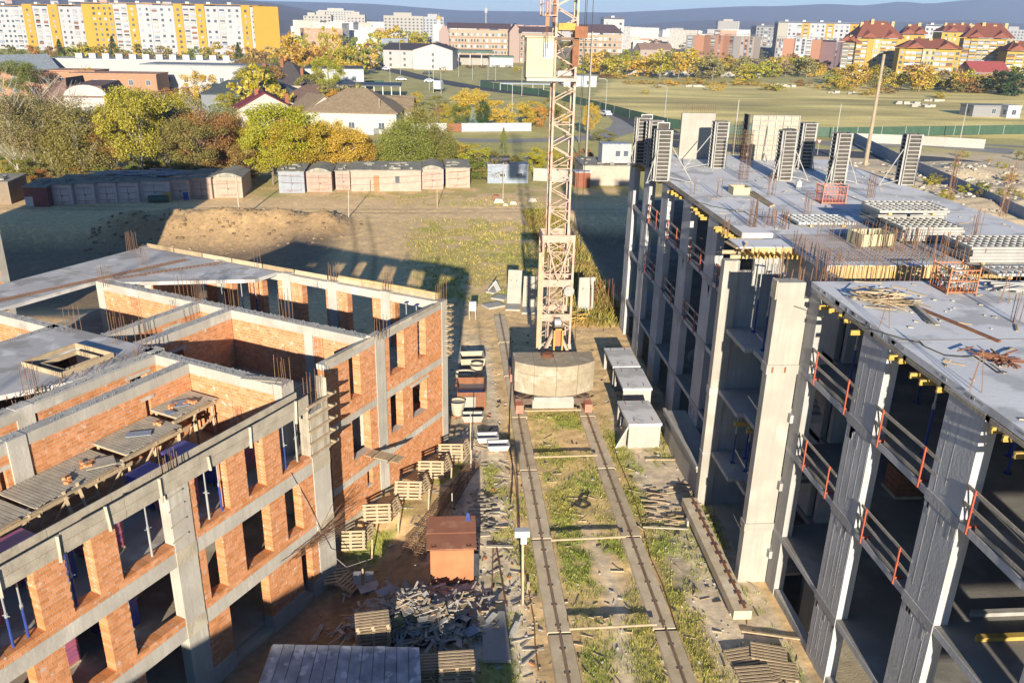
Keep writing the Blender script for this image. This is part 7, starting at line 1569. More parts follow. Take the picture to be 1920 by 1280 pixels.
for i, (px, y, pt) in enumerate(((1895, 330, 120), (1925, 320, 100), (1860, 345, 140), (1900, 260, 190), (1880, 350, 150))): far_veg(px, y, pt, 1.1, 'farbush', DKG, 'dark green tree at the right photo edge, %s' % ('by the yellow flats', 'tallest cut by the edge', 'left lower one', 'behind the grey hut', 'rear one')[i], None)
for i, (px, y, pt) in enumerate(((855, 480, 120), (880, 470, 122), (905, 475, 121), (930, 480, 122), (955, 482, 121))): far_veg(px, y, pt, 2.6, 'farbush', (.26, .12, .05), 'reddish brown hedge in front of the gas station', 'red-brown hedge plants before the gas station')
for i in range(14): far_veg(1190+i*30, 360, 157, 5, 'farbush', GOLD, 'yellow flowering strip plant at the road edge of the field', 'yellow strip at the near edge of the field') if i < 9 else None
# bushes of the right hand rubble plot
for i in range(22):
    p = G(random.uniform(1640, 1915), random.uniform(285, 400)); 
    if p[0] < 41: continue
    tree(p[0], p[1], random.uniform(.8, 2.0), 1.5, 'farbush', None, random.choice((YG, OLV, GOLD, LIME)), 'small green and yellow bush growing on the rubble beyond the grey fence', 'bush', 'bush', 'bushes on the rubble plot')

# garden trees filling the gaps between the suburb houses
_gt = [(20, 250, 110), (100, 215, 140), (250, 215, 150), (300, 210, 165), (330, 235, 150), (350, 225, 175), (420, 215, 170), (440, 235, 140), (455, 205, 195), (555, 190, 195), (600, 185, 225), (585, 240, 118), (610, 260, 105), (690, 205, 190), (748, 180, 215), (770, 190, 225), (560, 360, 82), (520, 330, 90), (535, 420, 76), (545, 480, 64), (580, 430, 72), (575, 520, 58), (640, 340, 98), (600, 480, 70), (620, 420, 78), (660, 470, 66), (690, 440, 74), (560, 600, 50), (720, 500, 66), (745, 520, 64), (760, 620, 46), (780, 640, 50), (710, 620, 44), (650, 620, 52), (820, 230, 170), (845, 215, 185), (780, 240, 172), (1000, 205, 175), (1045, 215, 168), (1095, 420, 112), (1120, 440, 108), (1145, 460, 100), (1060, 460, 104), (1170, 520, 90), (1185, 560, 84), (970, 430, 120), (830, 420, 122), (500, 255, 100), (470, 250, 118), (365, 255, 118), (150, 270, 112), (10, 320, 95), (115, 310, 100), (140, 330, 92), (465, 290, 104), (440, 300, 108), (400, 320, 104)]
_wh = lambda px: 'far left' if px < 200 else 'left' if px < 400 else 'beside the steep brown roof' if px < 500 else 'right of the long block' if px < 640 else 'near the parking lot' if px < 800 else 'left of the crane' if px < 1010 else 'right of the crane'
for i, (px, y, pt) in enumerate(_gt):
    cn, cc_ = (('rusty', BRN), ('golden', GOLD), ('yellow-green', YG), ('olive', OLV), ('dull brown', DUL), ('lime', LIME), ('dark green', GRN))[(i*5+px) % 7]
    p = atY(px, 90, y); h = max(2.5, htop(p[0], p[1], pt)); tree(p[0], p[1], h, random.uniform(.9, 1.4), 'farbush' if y > 300 else ('bush' if i % 3 else 'broad'), 'far' if y > 300 else 'dark', cc_, '%s garden tree %s, %s' % (cn, _wh(px), 'far back' if y > 400 else 'in the middle distance' if y > 240 else 'among the near houses'), 'tree', 'tree', 'garden trees between the houses', z=0)
# ================================================================== HILLS AND HAZE
def ridge(name, y, prof, mat, depth=1400, yseed=0.0):
    """prof: list of (px, py of the skyline); a rounded ridge at distance y falling towards the viewer"""
    X = np.linspace(prof[0][0], prof[-1][0], 160); PY = np.interp(X, [p[0] for p in prof], [p[1] for p in prof])
    tops = [atY(a, b, y) for a, b in zip(X, PY)]; rows = 14; V = []
    for r in range(rows+1):
        f = r/rows
        for i, tp in enumerate(tops):
            s_ = f*f*(3-2*f); yy = y-depth*(1-f); x = tp[0]*yy/y; n = fbm(np.array([x*.0025+yseed]), np.array([yy*.0025]))[0]; V.append((x, yy, -4+(tp[2]+4)*s_*(.78+.44*n*(1-f)+.22*f)+ (0 if f < 1 else 0)))
    nn = len(tops); F_ = [(r*nn+i, r*nn+i+1, (r+1)*nn+i+1, (r+1)*nn+i) for r in range(rows) for i in range(nn-1)]
    for i, tp in enumerate(tops): V.append((tp[0]*1.15, y+1500, -4))
    b_ = (rows+1)*nn; F_ += [(rows*nn+i, rows*nn+i+1, b_+i+1, b_+i) for i in range(nn-1)]
    m = MB(); m.add(V, F_); o = m.build(name, mat, smooth=True); o['kind'] = 'structure'; return V
M('forest_hill', (.11, .075, .06), (.075, .07, .04), .004, bump=0, c3=(.17, .10, .06), s3=.002)
M('far_mountain', (.055, .07, .06), (.07, .06, .05), .0008, bump=0)
ridge('mountain', 5600, [(-900, 60), (-300, 20), (200, -10), (480, 2), (700, 8), (860, 20), (1000, 22), (1150, 24), (1240, 20), (1360, 14), (1400, 12), (1470, 12), (1550, 8), (1620, 11), (1690, 3), (1740, 8), (1800, 2), (1860, -2), (1940, 2), (2200, 12), (2800, 30)], 'far_mountain', 1500)
ridge('wooded_hill', 3300, [(-1200, -60), (-300, -40), (0, -26), (150, -22), (300, -12), (440, 0), (520, 8), (600, 24), (680, 36), (760, 46), (900, 62)], 'forest_hill', 1900, 3.0)
ridge('wooded_hill', 3900, [(1150, 50), (1250, 42), (1350, 37), (1450, 42), (1560, 46), (1640, 43), (1740, 40), (1820, 38), (1900, 44), (2050, 50), (2400, 52)], 'forest_hill', 1200, 7.0)
def HILLZ(x, y): # height of the left wooded hill near a point
    f = np.clip((y-1400)/1900, 0, 1); return float(-4+130*f*f*(3-2*f)*.9+2)
hz = bpy.data.materials.new('haze_air'); hz.use_nodes = True; n_ = hz.node_tree.nodes; n_.clear(); pv = n_.new('ShaderNodeVolumePrincipled'); pv.inputs['Color'].default_value = (.50, .65, 1.0, 1); pv.inputs['Density'].default_value = 1.35e-4; pv.inputs['Anisotropy'].default_value = 0.0; mo = n_.new('ShaderNodeOutputMaterial'); hz.node_tree.links.new(pv.outputs[0], mo.inputs['Volume'])
hb = MB().bx(-8900, 8900, -290, 9900, -6.5, 262).build('haze', hz); hb['kind'] = 'stuff'; tag(hb, 'thin pale air haze over the whole place', 'haze')
# ================================================================== HOUSES OF THE SUBURB
def house(px, pyb, w, d, h, rh, rz, wall_c, roof_c, lab, kind='gable', wins=2, name='house', y=None, chim=None, rot_front=True, z0=0):
    """w along local x, ridge along x; px,pyb = middle of the front foot"""
    p = atY(px, pyb, y) if y else G(px, pyb, 0); t = T(name, lab, 'house', (p[0], p[1], z0), rz=rz)
    def P(nm, m, mat, col=None, root=None):
        o = m.build(nm, mat, root or t, local=True)
        if col: o.color = (*col, 1)
        return o
    P('wall', MB().bx(-w/2, w/2, 0, d, 0, h), 'paint_fine', wall_c); e = .45
    if kind == 'gable':
        P('gable', MB().add([(-w/2, .02, h), (-w/2, d-.02, h), (-w/2, d/2, h+rh-.1), (w/2, .02, h), (w/2, d-.02, h), (w/2, d/2, h+rh-.1)], [(0, 1, 2), (3, 5, 4), (0, 2, 5, 3), (1, 4, 5, 2), (0, 3, 4, 1)]), 'paint_fine', wall_c)
        for s_ in (0, 1):
            y0, y1 = (-e, d/2) if s_ == 0 else (d+e, d/2); z0_ = h-e*rh/(d/2)
            P('roof', MB().hexa([(-w/2-e, y0, z0_), (w/2+e, y0, z0_), (w/2+e, y1, h+rh), (-w/2-e, y1, h+rh), (-w/2-e, y0, z0_+.18), (w/2+e, y0, z0_+.18), (w/2+e, y1, h+rh+.18), (-w/2-e, y1, h+rh+.18)]), 'roof_tile', roof_c)
    elif kind == 'gable_x':   # ridge along depth: gable end faces the viewer
        P('gable', MB().add([(-w/2+.02, 0, h), (w/2-.02, 0, h), (0, 0, h+rh-.1), (-w/2+.02, d, h), (w/2-.02, d, h), (0, d, h+rh-.1)], [(0, 1, 2), (3, 5, 4), (0, 2, 5, 3), (1, 4, 5, 2), (0, 3, 4, 1)]), 'paint_fine', wall_c)
        for s_ in (-1, 1):
            x0 = s_*(w/2+e); z0_ = h-e*rh/(w/2); P('roof', MB().hexa([(x0, -e, z0_), (0, -e, h+rh), (0, d+e, h+rh), (x0, d+e, z0_), (x0, -e, z0_+.18), (0, -e, h+rh+.18), (0, d+e, h+rh+.18), (x0, d+e, z0_+.18)]), 'roof_tile', roof_c)
    elif kind == 'hip':
        q = [(-w/2-e, -e, h), (w/2+e, -e, h), (w/2+e, d+e, h), (-w/2-e, d+e, h)]; r_ = max(0, (w-d)/2)+.1
        P('roof', MB().add(q+[(-r_, d/2, h+rh), (r_, d/2, h+rh)]+[(a, b, c_-.15) for a, b, c_ in q], [(0, 1, 5, 4), (1, 2, 5), (2, 3, 4, 5), (3, 0, 4), (6, 9, 8, 7), (0, 6, 7, 1), (1, 7, 8, 2), (2, 8, 9, 3), (3, 9, 6, 0)]), 'roof_tile', roof_c)
    else:
        P('roof', MB().bx(-w/2-.15, w/2+.15, -.15, d+.15, h, h+.3), 'roof_tile', roof_c)
    n = max(1, wins); fl = max(1, int(h/2.9))
    for f in range(fl):
        for k in range(n):
            x = -w/2+w*(k+.5)/n; z = .9+f*2.9
            fr_ = P('window', MB().bx(x-.6, x+.6, -.05, -.002, z, z+1.35), 'glass'); P('window_frame', root=fr_, mat='white_paint', m=MB().bx(x-.68, x+.68, -.04, -.001, z-.08, z).bx(x-.68, x+.68, -.04, -.001, z+1.35, z+1.43).bx(x-.68, x-.6, -.04, -.001, z, z+1.35).bx(x+.6, x+.68, -.04, -.001, z, z+1.35).bx(x-.03, x+.03, -.07, -.051, z, z+1.35))
    for sx_ in (-1, 1):
        x = sx_*w/2; P('window', MB().bx(x+sx_*.002, x+sx_*.05, d*.3-.5, d*.3+.5, .9, 2.2), 'glass')
    if chim:
        for (cx1, cy1, ch) in chim: P('chimney', MB().bx(cx1-.4, cx1+.4, cy1-.35, cy1+.35, h, h+rh+ch), 'paint_fine', (.50, .17, .09))
    return t
WHT = (.72, .71, .68); DRK = (.10, .085, .085); BRR = (.22, .14, .11); GRY = (.32, .35, .38); TAN = (.36, .27, .17); MAR = (.28, .05, .06)
house(62, 136, 17, 11, 6.0, 4.2, .95, WHT, (.36, .41, .45), 'large white house with grey-blue gabled roof at the far left', 'gable', 4, y=285)
house(270, 150, 60, 14, 8.6, 0, .05, WHT, WHT, 'long white flat roofed terrace, left part under the yellow block', 'flat', 12, 'row_house', y=300)
house(385, 172, 38, 14, 8.6, 0, -.05, WHT, GRY, 'white flat roofed terrace with balconies, right part', 'flat', 7, 'row_house', y=272)
for i in range(12):
    p = atY(150+i*25, 120, 303); t = T('roof_box', 'white roof box on the long white terrace', 'roof box', (p[0], p[1], 8.9), 'white roof boxes on the terrace'); MB().bx(-1.1, 1.1, 0, 1.6, 0, 1.5).build('box', 'white_paint', t, local=True); MB().bx(-1.2, 1.2, -.1, 1.7, 1.5, 1.6).build('cap', 'white_paint', t, local=True)
OB = (.62, .34, .20)
house(60, 170, 22, 12, 6.4, 0, .04, OB, OB, 'unfinished orange brick terrace at the far left, left part', 'flat', 5, 'brick_terrace', y=262); house(215, 168, 24, 12, 6.6, 0, .02, OB, OB, 'unfinished orange brick terrace, right part with dark openings', 'flat', 5, 'brick_terrace', y=256); house(135, 163, 14, 12, 6.8, 0, .02, OB, OB, 'unfinished orange brick terrace, middle part', 'flat', 3, 'brick_terrace', y=264)
t = house(168, 228, 8.5, 14, 7.0, 0, .0, (.80, .74, .70), BRR, 'white house with round topped gable and brown roof', 'none', 1, y=176)
m = MB(); n = 12; vs = [(-4.25, -.05, 7.0)]+[(4.25*cos(pi-pi*k/n), -.05, 7.0+2.4*sin(pi*k/n)) for k in range(1, n)]+[(4.25, -.05, 7.0)]; N_ = len(vs); m.add(vs+[(a, .3, c_) for a, b, c_ in vs], [tuple(range(N_)), tuple(range(N_, 2*N_))[::-1]]+[(k, N_+k, N_+(k+1) % N_, (k+1) % N_) for k in range(N_)]); o = m.build('round_gable', 'paint_fine', t, local=True); o.color = (.80, .74, .70, 1)
m = MB().hexa([(-9.5, .3, 5.0), (-3.8, .3, 5.0), (-3.8, 12, 5.0), (-9.5, 12, 5.0), (-7.0, 3.0, 9.0), (-3.9, 1.5, 10.6), (-3.9, 10, 10.6), (-7.0, 9, 9.0)]); o = m.build('roof', 'roof_tile', t, local=True); o.color = (*BRR, 1)
m = MB().bx(-9.2, -4.3, .8, 12, 0, 5.0); o = m.build('side_wing', 'paint_fine', t, local=True); o.color = (.62, .40, .32, 1)
m = MB().hexa([(-3.9, .3, 7.0), (4.2, .3, 7.0), (4.2, 12, 7.0), (-3.9, 12, 7.0), (-3.0, .4, 9.2), (3.0, .4, 9.2), (2.5, 12, 9.6), (-3.0, 12, 9.6)]); o = m.build('roof', 'roof_tile', t, local=True); o.color = (*BRR, 1)
MB().bx(-1.4, 1.4, -.9, -.05, 3.3, 3.4).bx(-1.4, 1.4, -.92, -.88, 3.4, 4.3).build('balcony', 'steel_dark', t, local=True)
house(498, 200, 13, 11, 3.6, 3.6, .25, (.80, .76, .66), MAR, 'white house with dark red gable roof and orange chimney', 'gable_x', 2, y=190, chim=((-1.5, 5, .6), (5, 6, -.5)))
house(530, 168, 14, 13, 5.0, 6.0, -.2, (.70, .62, .50), DRK, 'house with very steep dark brown roof and brick chimneys', 'hip', 3, y=250, chim=((-6, 3, -.6), (-1.5, 5, .8), (5, 3, -1.6)))
house(470, 185, 24, 12, 4.5, 3.0, .1, GRY, (.09, .11, .12), 'low house with dark slate grey roof', 'hip', 3, y=222)
house(575, 200, 16, 13, 3.6, 3.6, -.1, (.55, .5, .42), BRR, 'low house with brown hipped roof', 'hip', 3, y=212)
house(660, 248, 19, 15, 4.3, 4.4, -.1, (.84, .80, .72), TAN, 'white bungalow with broad tan roof and shutters', 'hip', 3, y=181)
house(725, 235, 11, 10, 4.0, 2.6, -.05, (.84, .80, .72), TAN, 'white annex with tan gable roof beside the broad tan roof', 'gable', 2, y=190)
house(610, 230, 10, 9, 3.4, 3.4, .5, (.78, .72, .62), TAN, 'small tan roofed wing left of the bungalow', 'gable_x', 1, y=190)
house(628, 150, 19, 18, 7.4, 0, .12, (.80, .80, .80), (.12, .13, .14), 'white cube building with grey lower part', 'flat', 3, 'cube_building', y=290)
o = MB().bx(*(atY(605, 150, 289)[0], atY(670, 150, 289)[0]), 288.6, 289, 0, 3.4).build('grey_base_wall', 'grey_sheet'); tag(o, 'grey lower wall of the white cube building', 'wall')
t = T('canopy', 'row of dark car wash canopies on white posts', 'canopy', atY(700, 150, 275))
a = atY(640, 150, 275); b = atY(752, 150, 275)
MB().bx(a[0], b[0], 268, 282, 3.6, 4.0).build('canopy_roof', 'steel_dark', t)
for k in range(8): x = a[0]+(b[0]-a[0])*k/7; MB().bx(x-.15, x+.15, 268, 268.3, 0, 3.6).build('post', 'white_paint', t)
house(772, 120, 30, 30, 9.0, 3.0, -.2, (.76, .68, .66), DRK, 'white hall with dark roof and pinkish gable wall', 'gable', 4, 'hall', y=455)
house(812, 125, 20, 30, 9.5, 3.0, -.1, (.80, .74, .72), DRK, 'pale gable fronted hall left of the brown roofed block', 'gable_x', 1, 'hall', y=445)
house(695, 100, 12, 10, 5.5, 4.5, .3, (.75, .70, .62), MAR, 'small house with dark red roof near the parked cars', 'gable_x', 1, y=520)
o = MB().bx(atY(715, 90, 540)[0], atY(765, 90, 540)[0], 540, 560, 0, 13).build('glass_hall', 'glass_pale'); tag(o, 'dark glass hall behind the parked cars', 'hall')
# gas station
a = atY(828, 110, 500); b = atY(924, 110, 500); t = T('gas_station', 'gas station with long flat green canopy', 'gas station', (a[0], 500, 0)); MB().bx(a[0], b[0], 495, 512, 7.0, 8.3).build('canopy', 'green_sheet', t); o = MB().bx(a[0]+4, b[0]-2, 508, 520, 0, 5).build('shop_wall', 'paint_fine', t); o.color = (.62, .58, .52, 1)
for k in range(5): MB().bx(a[0]+3+k*6.5, a[0]+3.5+k*6.5, 497, 497.5, 0, 7).build('post', 'white_paint', t)
a = atY(918, 120, 490); b = atY(962, 120, 490); t = T('shop_annex', 'white shop with green roof edge right of the gas station', 'shop', (a[0], 490, 0)); o = MB().bx(a[0], b[0], 490, 500, 0, 5).build('wall', 'paint_fine', t); o.color = (.80, .84, .84, 1); MB().bx(a[0]-.5, b[0]+.5, 489.5, 500.5, 5, 5.8).build('roof_edge', 'green_sheet', t)
t = house(1118-30, 150, 13, 9, 3.8, 0, 0, (.72, .76, .80), (.6, .65, .7), 'white kiosk hut right of the crane mast', 'flat', 2, 'kiosk', y=335)
a = atY(938, 156, 310); b = atY(1040, 158, 310); t = T('long_shelter', 'long low shelter with pale green roof left of the crane', 'shelter', (a[0], 310, 0)); MB().bx(a[0], b[0], 310, 313, 2.2, 2.5).build('roof', 'glass_pale', t)
for k in range(6): x = a[0]+(b[0]-a[0])*k/5; MB().bx(x-.08, x+.08, 310, 310.2, 0, 2.2).build('post', 'steel_grey', t)
house(1862, 215, 13, 6, 2.9, .0, .05, (.42, .42, .42), (.3, .3, .3), 'low grey hut with brown door at the far right', 'flat', 1, 'hut', y=235); o = None
house(1900, 216, 4, 4, 3.2, 0, .0, (.75, .80, .85), (.6, .6, .6), 'small white box hut at the right edge', 'flat', 1, 'hut', y=232)
house(1852, 160, 19, 12, 6, 4.2, .05, (.50, .30, .25), (.42, .10, .09), 'dark red roofed house in front of the yellow flats', 'gable', 3, y=395)
house(1230, 108, 26, 12, 7.5, 4, .2, (.62, .50, .44), (.33, .22, .17), 'distant house with brown roof left of the orange blocks', 'gable', 3, y=640)
# ================================================================== APARTMENT BLOCKS
WINM = {}
def win_mesh(w, h, mat):
    k = (round(w, 1), round(h, 1), mat)
    if k not in WINM: WINM[k] = MB().bx(-w/2, w/2, -.12, .05, 0, h).mesh('window', mat)
    return WINM[k]
def block(px0, px1, y0, y1, pyt, sections, floors, lab, roof=None, gable=None, depth=14, wn=None, name='apartment_block', zb=0.0, ww=1.7, wh=1.5, floor_h=None, balc=True, cap=300):
    """flat facade from px0 (depth y0) to px1 (depth y1); sections: list of (fraction, colour, kind)"""
    a = atY(px0, 80, y0); b = atY(px1, 80, y1); a[2] = b[2] = 0; H = htop(b[0], b[1], pyt); d = b-a; L_ = np.linalg.norm(d); t = T(name, lab, 'apartment block', (a[0], a[1], 0), rz=atan2(d[1], d[0]))
    x = 0; cnt = 0; fh = H/(floors+.35)
    for fr_, colr, kd, step, cols in sections:
        w = L_*fr_; o = MB().bx(x+.05, x+w, -step, depth, 0, H+ (0 if step < .5 else .8)).build('wall_section', 'paint_fine', t, local=True); o.color = (*colr, 1)
        for f in range(floors):
            for c_ in range(cols):
                xx = x+w*(c_+.5)/cols; z = f*fh+fh*.35
                if kd == 'balcony' or (kd == 'mixed' and c_ % 4 == 2):
                    mat = random.choice(('glass', 'glass_pale', 'steel_grey', 'steel_dark')); bw = min(w/cols*.86, 3.2)
                    o = bpy.data.objects.new('balcony', win_mesh(bw, fh*.36, random.choice(('white_paint', 'steel_white', 'precast', 'wood_grey', 'rust', 'steel_grey', 'glass_pale')))); COL.objects.link(o); o.parent = t; o.location = (xx, -step-.25, z-fh*.2)
                    o = bpy.data.objects.new('window', win_mesh(bw, fh*.45, mat))
                else: o = bpy.data.objects.new('window', win_mesh(min(ww, w/cols*.62)*random.choice((1, 1, .75)), wh, random.choice(('glass', 'glass', 'glass_pale', 'glass', 'steel_grey'))))
                COL.objects.link(o); o.parent = t; o.location = (xx, -step, z); cnt += 1
        x += w
    m = MB().bx(-.3, L_+.3, -.3, depth+.3, H+.82, H+1.1); o = m.build('roof', 'roof_tile', t, local=True); o.color = (*(roof or (.4, .38, .35)), 1)
    for k in range(int(L_/14)): o = MB().bx(6+k*14, 8.5+k*14, 4, 7, H+1.1, H+2.4).build('roof_box', 'white_paint', t, local=True)
    return t, a, b, H
YEL = (.80, .47, .05); WH = (.70, .70, .73); ORB = (.66, .33, .20); PIK = (.60, .50, .46)
# long yellow and white block, drawn as three adjoining buildings (sections as in the photograph)
block(-75, 54, 640, 628, 14, [(.45, WH, 'mixed', .0, 8), (.55, WH, 'mixed', .0, 8)], 8, 'left end of the long block, white facade cut by the photo edge', (.6, .35, .1))
block(54, 167, 622, 606, 13, [(.16, YEL, 'win', .6, 1), (.26, WH, 'balcony', .2, 2), (.16, YEL, 'win', .6, 1), (.42, WH, 'mixed', .0, 4)], 8, 'second part of the long block with two narrow yellow stripes', (.6, .35, .1))
block(163, 332, 585, 575, 11, [(.10, YEL, 'none', .3, 0), (.24, YEL, 'win', .3, 4), (.16, WH, 'balcony', .0, 2), (.10, YEL, 'win', .3, 1), (.15, WH, 'win', .0, 2), (.08, WH, 'balcony', -.2, 1), (.17, WH, 'win', .0, 2)], 9, 'protruding tall yellow and white part of the long block', (.6, .35, .1))
block(333, 457, 572, 562, 13, [(.13, YEL, 'win', .5, 1), (.20, WH, 'balcony', .2, 2), (.13, YEL, 'win', .5, 1), (.20, WH, 'win', .0, 2), (.11, WH, 'balcony', -.2, 1), (.23, WH, 'win', .0, 2)], 9, 'part of the long block between the tall yellow bay and its right end', (.6, .35, .1))
t, a, b, H = block(458, 490, 560, 556, 14, [(.5, YEL, 'win', .5, 1), (.5, WH, 'balcony', .2, 1)], 9, 'right end of the long block with bare yellow gable wall', (.6, .35, .1))
p0 = atY(487, 80, 556); p1 = atY(528, 80, 566); o = MB().hexa([(p0[0], p0[1], 0), (p1[0], p1[1], 0), (p1[0]-2, p1[1]+4, 0), (p0[0]-2, p0[1]+4, 0), (p0[0], p0[1], H+.5), (p1[0], p1[1], H+.5), (p1[0]-2, p1[1]+4, H+.5), (p0[0]-2, p0[1]+4, H+.5)]).build('gable_wall', 'paint_fine', t); o.color = (*YEL, 1)
p0 = atY(488, 80, 548); p1 = atY(491, 80, 545); 
# brown roofed five storey block in three wings
def roofed(px0, px1, y0, y1, pyt, pyr, colr, lab, floors=5, cols=12, rc=(.13, .09, .10), depth=14, roofk='gable', wall2=None, ww=2.0):
    t, a, b, H = block(px0, px1, y0, y1, pyt, [(1.0, colr, 'win', 0, cols)], floors, lab, rc, depth=depth, ww=ww); d = b-a; L_ = np.linalg.norm(d); HR = htop(b[0], b[1], pyr)-H-1.1
    for ch in list(t.children):
        if ch.name.startswith('roof'): bpy.data.objects.remove(ch)
    z = H+.8; m = MB().add([(-.8, -.8, z), (L_+.8, -.8, z), (L_+.8, depth+.8, z), (-.8, depth+.8, z), (-.8 if roofk == 'gable' else 4, depth/2, z+HR), (L_+(.8 if roofk == 'gable' else -4), depth/2, z+HR)], [(0, 1, 5, 4), (1, 2, 5), (2, 3, 4, 5), (3, 0, 4), (0, 3, 2, 1)]); o = m.build('roof', 'roof_tile', t, local=True); o.color = (*rc, 1)
    m = MB()
    for f in range(1, floors): m.bx(0, L_, -.06, 0, f*H/(floors+.35)+.1, f*H/(floors+.35)+.5)
    o = m.build('balcony_band', 'paint_fine', t, local=True); o.color = (.45, .22, .15, 1); return t, a, b, H
CRM = (.66, .52, .36)
roofed(841, 956, 560, 560, 58, 44, CRM, 'brown roofed five storey block, left long wing', cols=20); roofed(975, 1040, 545, 545, 64, 50, (.60, .47, .35), 'brown roofed five storey block, middle wing behind the crane', cols=10); roofed(1076, 1166, 530, 530, 66, 46, CRM, 'brown roofed five storey block, right wing', cols=10, roofk='hip', ww=1.6)
for nm, x0, x1, yy, lab in (('gable_tower', 823, 842, 556, 'windowless pinkish gable tower at the left end of the brown roofed block'), ('gable_tower', 955, 978, 548, 'windowless pinkish gable tower in the middle of the brown roofed block')):
    a = atY(x0, 80, yy); b = atY(x1, 80, yy); H1 = htop(a[0], yy, 60); H2 = htop(a[0], yy, 45); t = T(nm, lab, 'building', (a[0], yy, 0)); o = MB().bx(a[0], b[0], yy, yy+16, 0, H1).add([(a[0], yy, H1), (b[0], yy, H1), ((a[0]+b[0])/2, yy, H2), (a[0], yy+16, H1), (b[0], yy+16, H1), ((a[0]+b[0])/2, yy+16, H2)], [(0, 1, 2), (3, 5, 4)]).build('wall', 'paint_fine', t); o.color = (.58, .43, .37, 1)
    for s_ in (a[0]-.4, b[0]+.4): o = MB().add([(s_, yy-.4, H1), ((a[0]+b[0])/2, yy-.4, H2+.4), ((a[0]+b[0])/2, yy+16, H2+.4), (s_, yy+16, H1)], [(0, 1, 2, 3)]).build('roof', 'roof_tile', t); o.color = (.13, .09, .10, 1)
block(1130, 1168, 640, 640, 37, [(1, (.74, .73, .72), 'win', 0, 3)], 7, 'white block with red-brown roof edge behind the brown roofed wing', (.35, .18, .12))
# orange and grey panel blocks
for i, (x0, x1, y0, y1, pt, secs, fl, lab) in enumerate((
  (1286, 1320, 640, 632, 67, [(.45, (.42, .38, .35), 'balcony', .2, 1), (.55, ORB, 'none', 0, 0)], 9, 'orange and grey panel block, leftmost of the row'), (1321, 1356, 650, 640, 67, [(.6, (.46, .36, .30), 'balcony', .2, 2), (.4, ORB, 'win', 0, 1)], 9, 'orange and grey panel block, second of the row'), (1357, 1376, 655, 645, 68, [(1, (.42, .40, .38), 'balcony', .2, 2)], 9, 'narrow grey panel block, third of the row'), (1377, 1414, 650, 640, 69, [(.3, ORB, 'win', 0, 1), (.2, (.6, .55, .5), 'win', 0, 1), (.2, ORB, 'win', 0, 1), (.3, (.6, .5, .42), 'win', 0, 1)], 9, 'orange striped panel block, fourth of the row'),
  (1415, 1452, 800, 800, 51, [(1, (.45, .45, .44), 'mixed', 0, 5)], 9, 'grey distant block behind the orange row'), (1455, 1605, 700, 690, 46, [(.12, (.62, .58, .48), 'none', 0, 0), (.18, WH, 'mixed', .1, 3), (.1, YEL, 'balcony', .2, 1), (.2, WH, 'win', .0, 3), (.1, YEL, 'balcony', .2, 1), (.2, WH, 'win', 0, 3), (.1, YEL, 'win', .2, 1)], 9, 'long yellow and white block behind the pink panel block'),
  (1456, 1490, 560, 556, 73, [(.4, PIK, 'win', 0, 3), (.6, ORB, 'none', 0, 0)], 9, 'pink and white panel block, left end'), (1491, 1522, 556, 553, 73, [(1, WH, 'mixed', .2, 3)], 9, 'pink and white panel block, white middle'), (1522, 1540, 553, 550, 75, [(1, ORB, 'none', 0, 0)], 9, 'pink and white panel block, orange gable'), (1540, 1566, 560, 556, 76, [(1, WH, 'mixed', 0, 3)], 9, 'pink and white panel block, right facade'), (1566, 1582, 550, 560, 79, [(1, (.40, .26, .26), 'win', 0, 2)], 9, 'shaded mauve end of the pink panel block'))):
    block(x0, x1, y0, y1, pt, secs, fl, lab)
# yellow complex with orange-red tiled roofs
def complex_(px0, px1, y0, y1, pyt, pyr, lab, floors, secs, depth=22, chim=4):
    t, a, b, H = block(px0, px1, y0, y1, pyt, secs, floors, lab, (.5, .2, .1), depth=depth, ww=1.5, wh=1.4); d = b-a; L_ = np.linalg.norm(d); HR = htop(b[0], b[1], pyr)-H
    for ch in list(t.children):
        if ch.name.startswith('roof'): bpy.data.objects.remove(ch)
    m = MB(); z = H+.4; e = 1.0; m.add([(-e, -e-1, z), (L_+e, -e-1, z), (L_+e, depth, z), (-e, depth, z), (L_*.25, depth/2, z+HR), (L_*.75, depth/2, z+HR)], [(0, 1, 5, 4), (1, 2, 5), (2, 3, 4, 5), (3, 0, 4), (0, 3, 2, 1)])
    n = max(2, int(L_/14))
    for k in range(n):
        xc = L_*(k+.5)/n; m.add([(xc-4, -e-1.3, z), (xc+4, -e-1.3, z), (xc, -e-1.3, z+2.6), (xc, depth*.4, z+2.6+HR*.3)], [(0, 1, 2), (1, 3, 2), (0, 2, 3)])
    o = m.build('roof', 'roof_tile', t, local=True); o.color = (.34, .12, .07, 1)
    for k in range(chim): xx = L_*(k+.7)/(chim+.3); o = MB().bx(xx-.8, xx+.8, depth*.38, depth*.45, z, z+HR*random.uniform(.7, 1.0)+1.0).build('chimney', 'paint_fine', t, local=True); o.color = (.78, .60, .28, 1)
    return t
Y1_ = (.78, .50, .09); Y2_ = (.72, .60, .28)
complex_(1606, 1690, 450, 446, 74, 42, 'yellow apartment building with red tiled roof, tall left wing', 8, [(.25, Y1_, 'balcony', 0, 2), (.12, Y1_, 'none', .3, 0), (.18, Y2_, 'win', .5, 1), (.35, Y1_, 'balcony', 0, 3), (.10, Y1_, 'none', .2, 0)])
complex_(1689, 1806, 415, 405, 94, 76, 'yellow apartment building with red tiled roof, lower middle wing', 6, [(.10, Y1_, 'win', 0, 1), (.28, Y1_, 'balcony', .0, 3), (.20, Y2_, 'win', .8, 4), (.32, Y1_, 'balcony', 0, 3), (.10, Y1_, 'win', 0, 1)], 18, 3)
complex_(1690, 1733, 470, 466, 66, 48, 'yellow apartment building, rear wing behind the left one', 9, [(1, Y1_, 'win', 0, 2)], 14, 2)
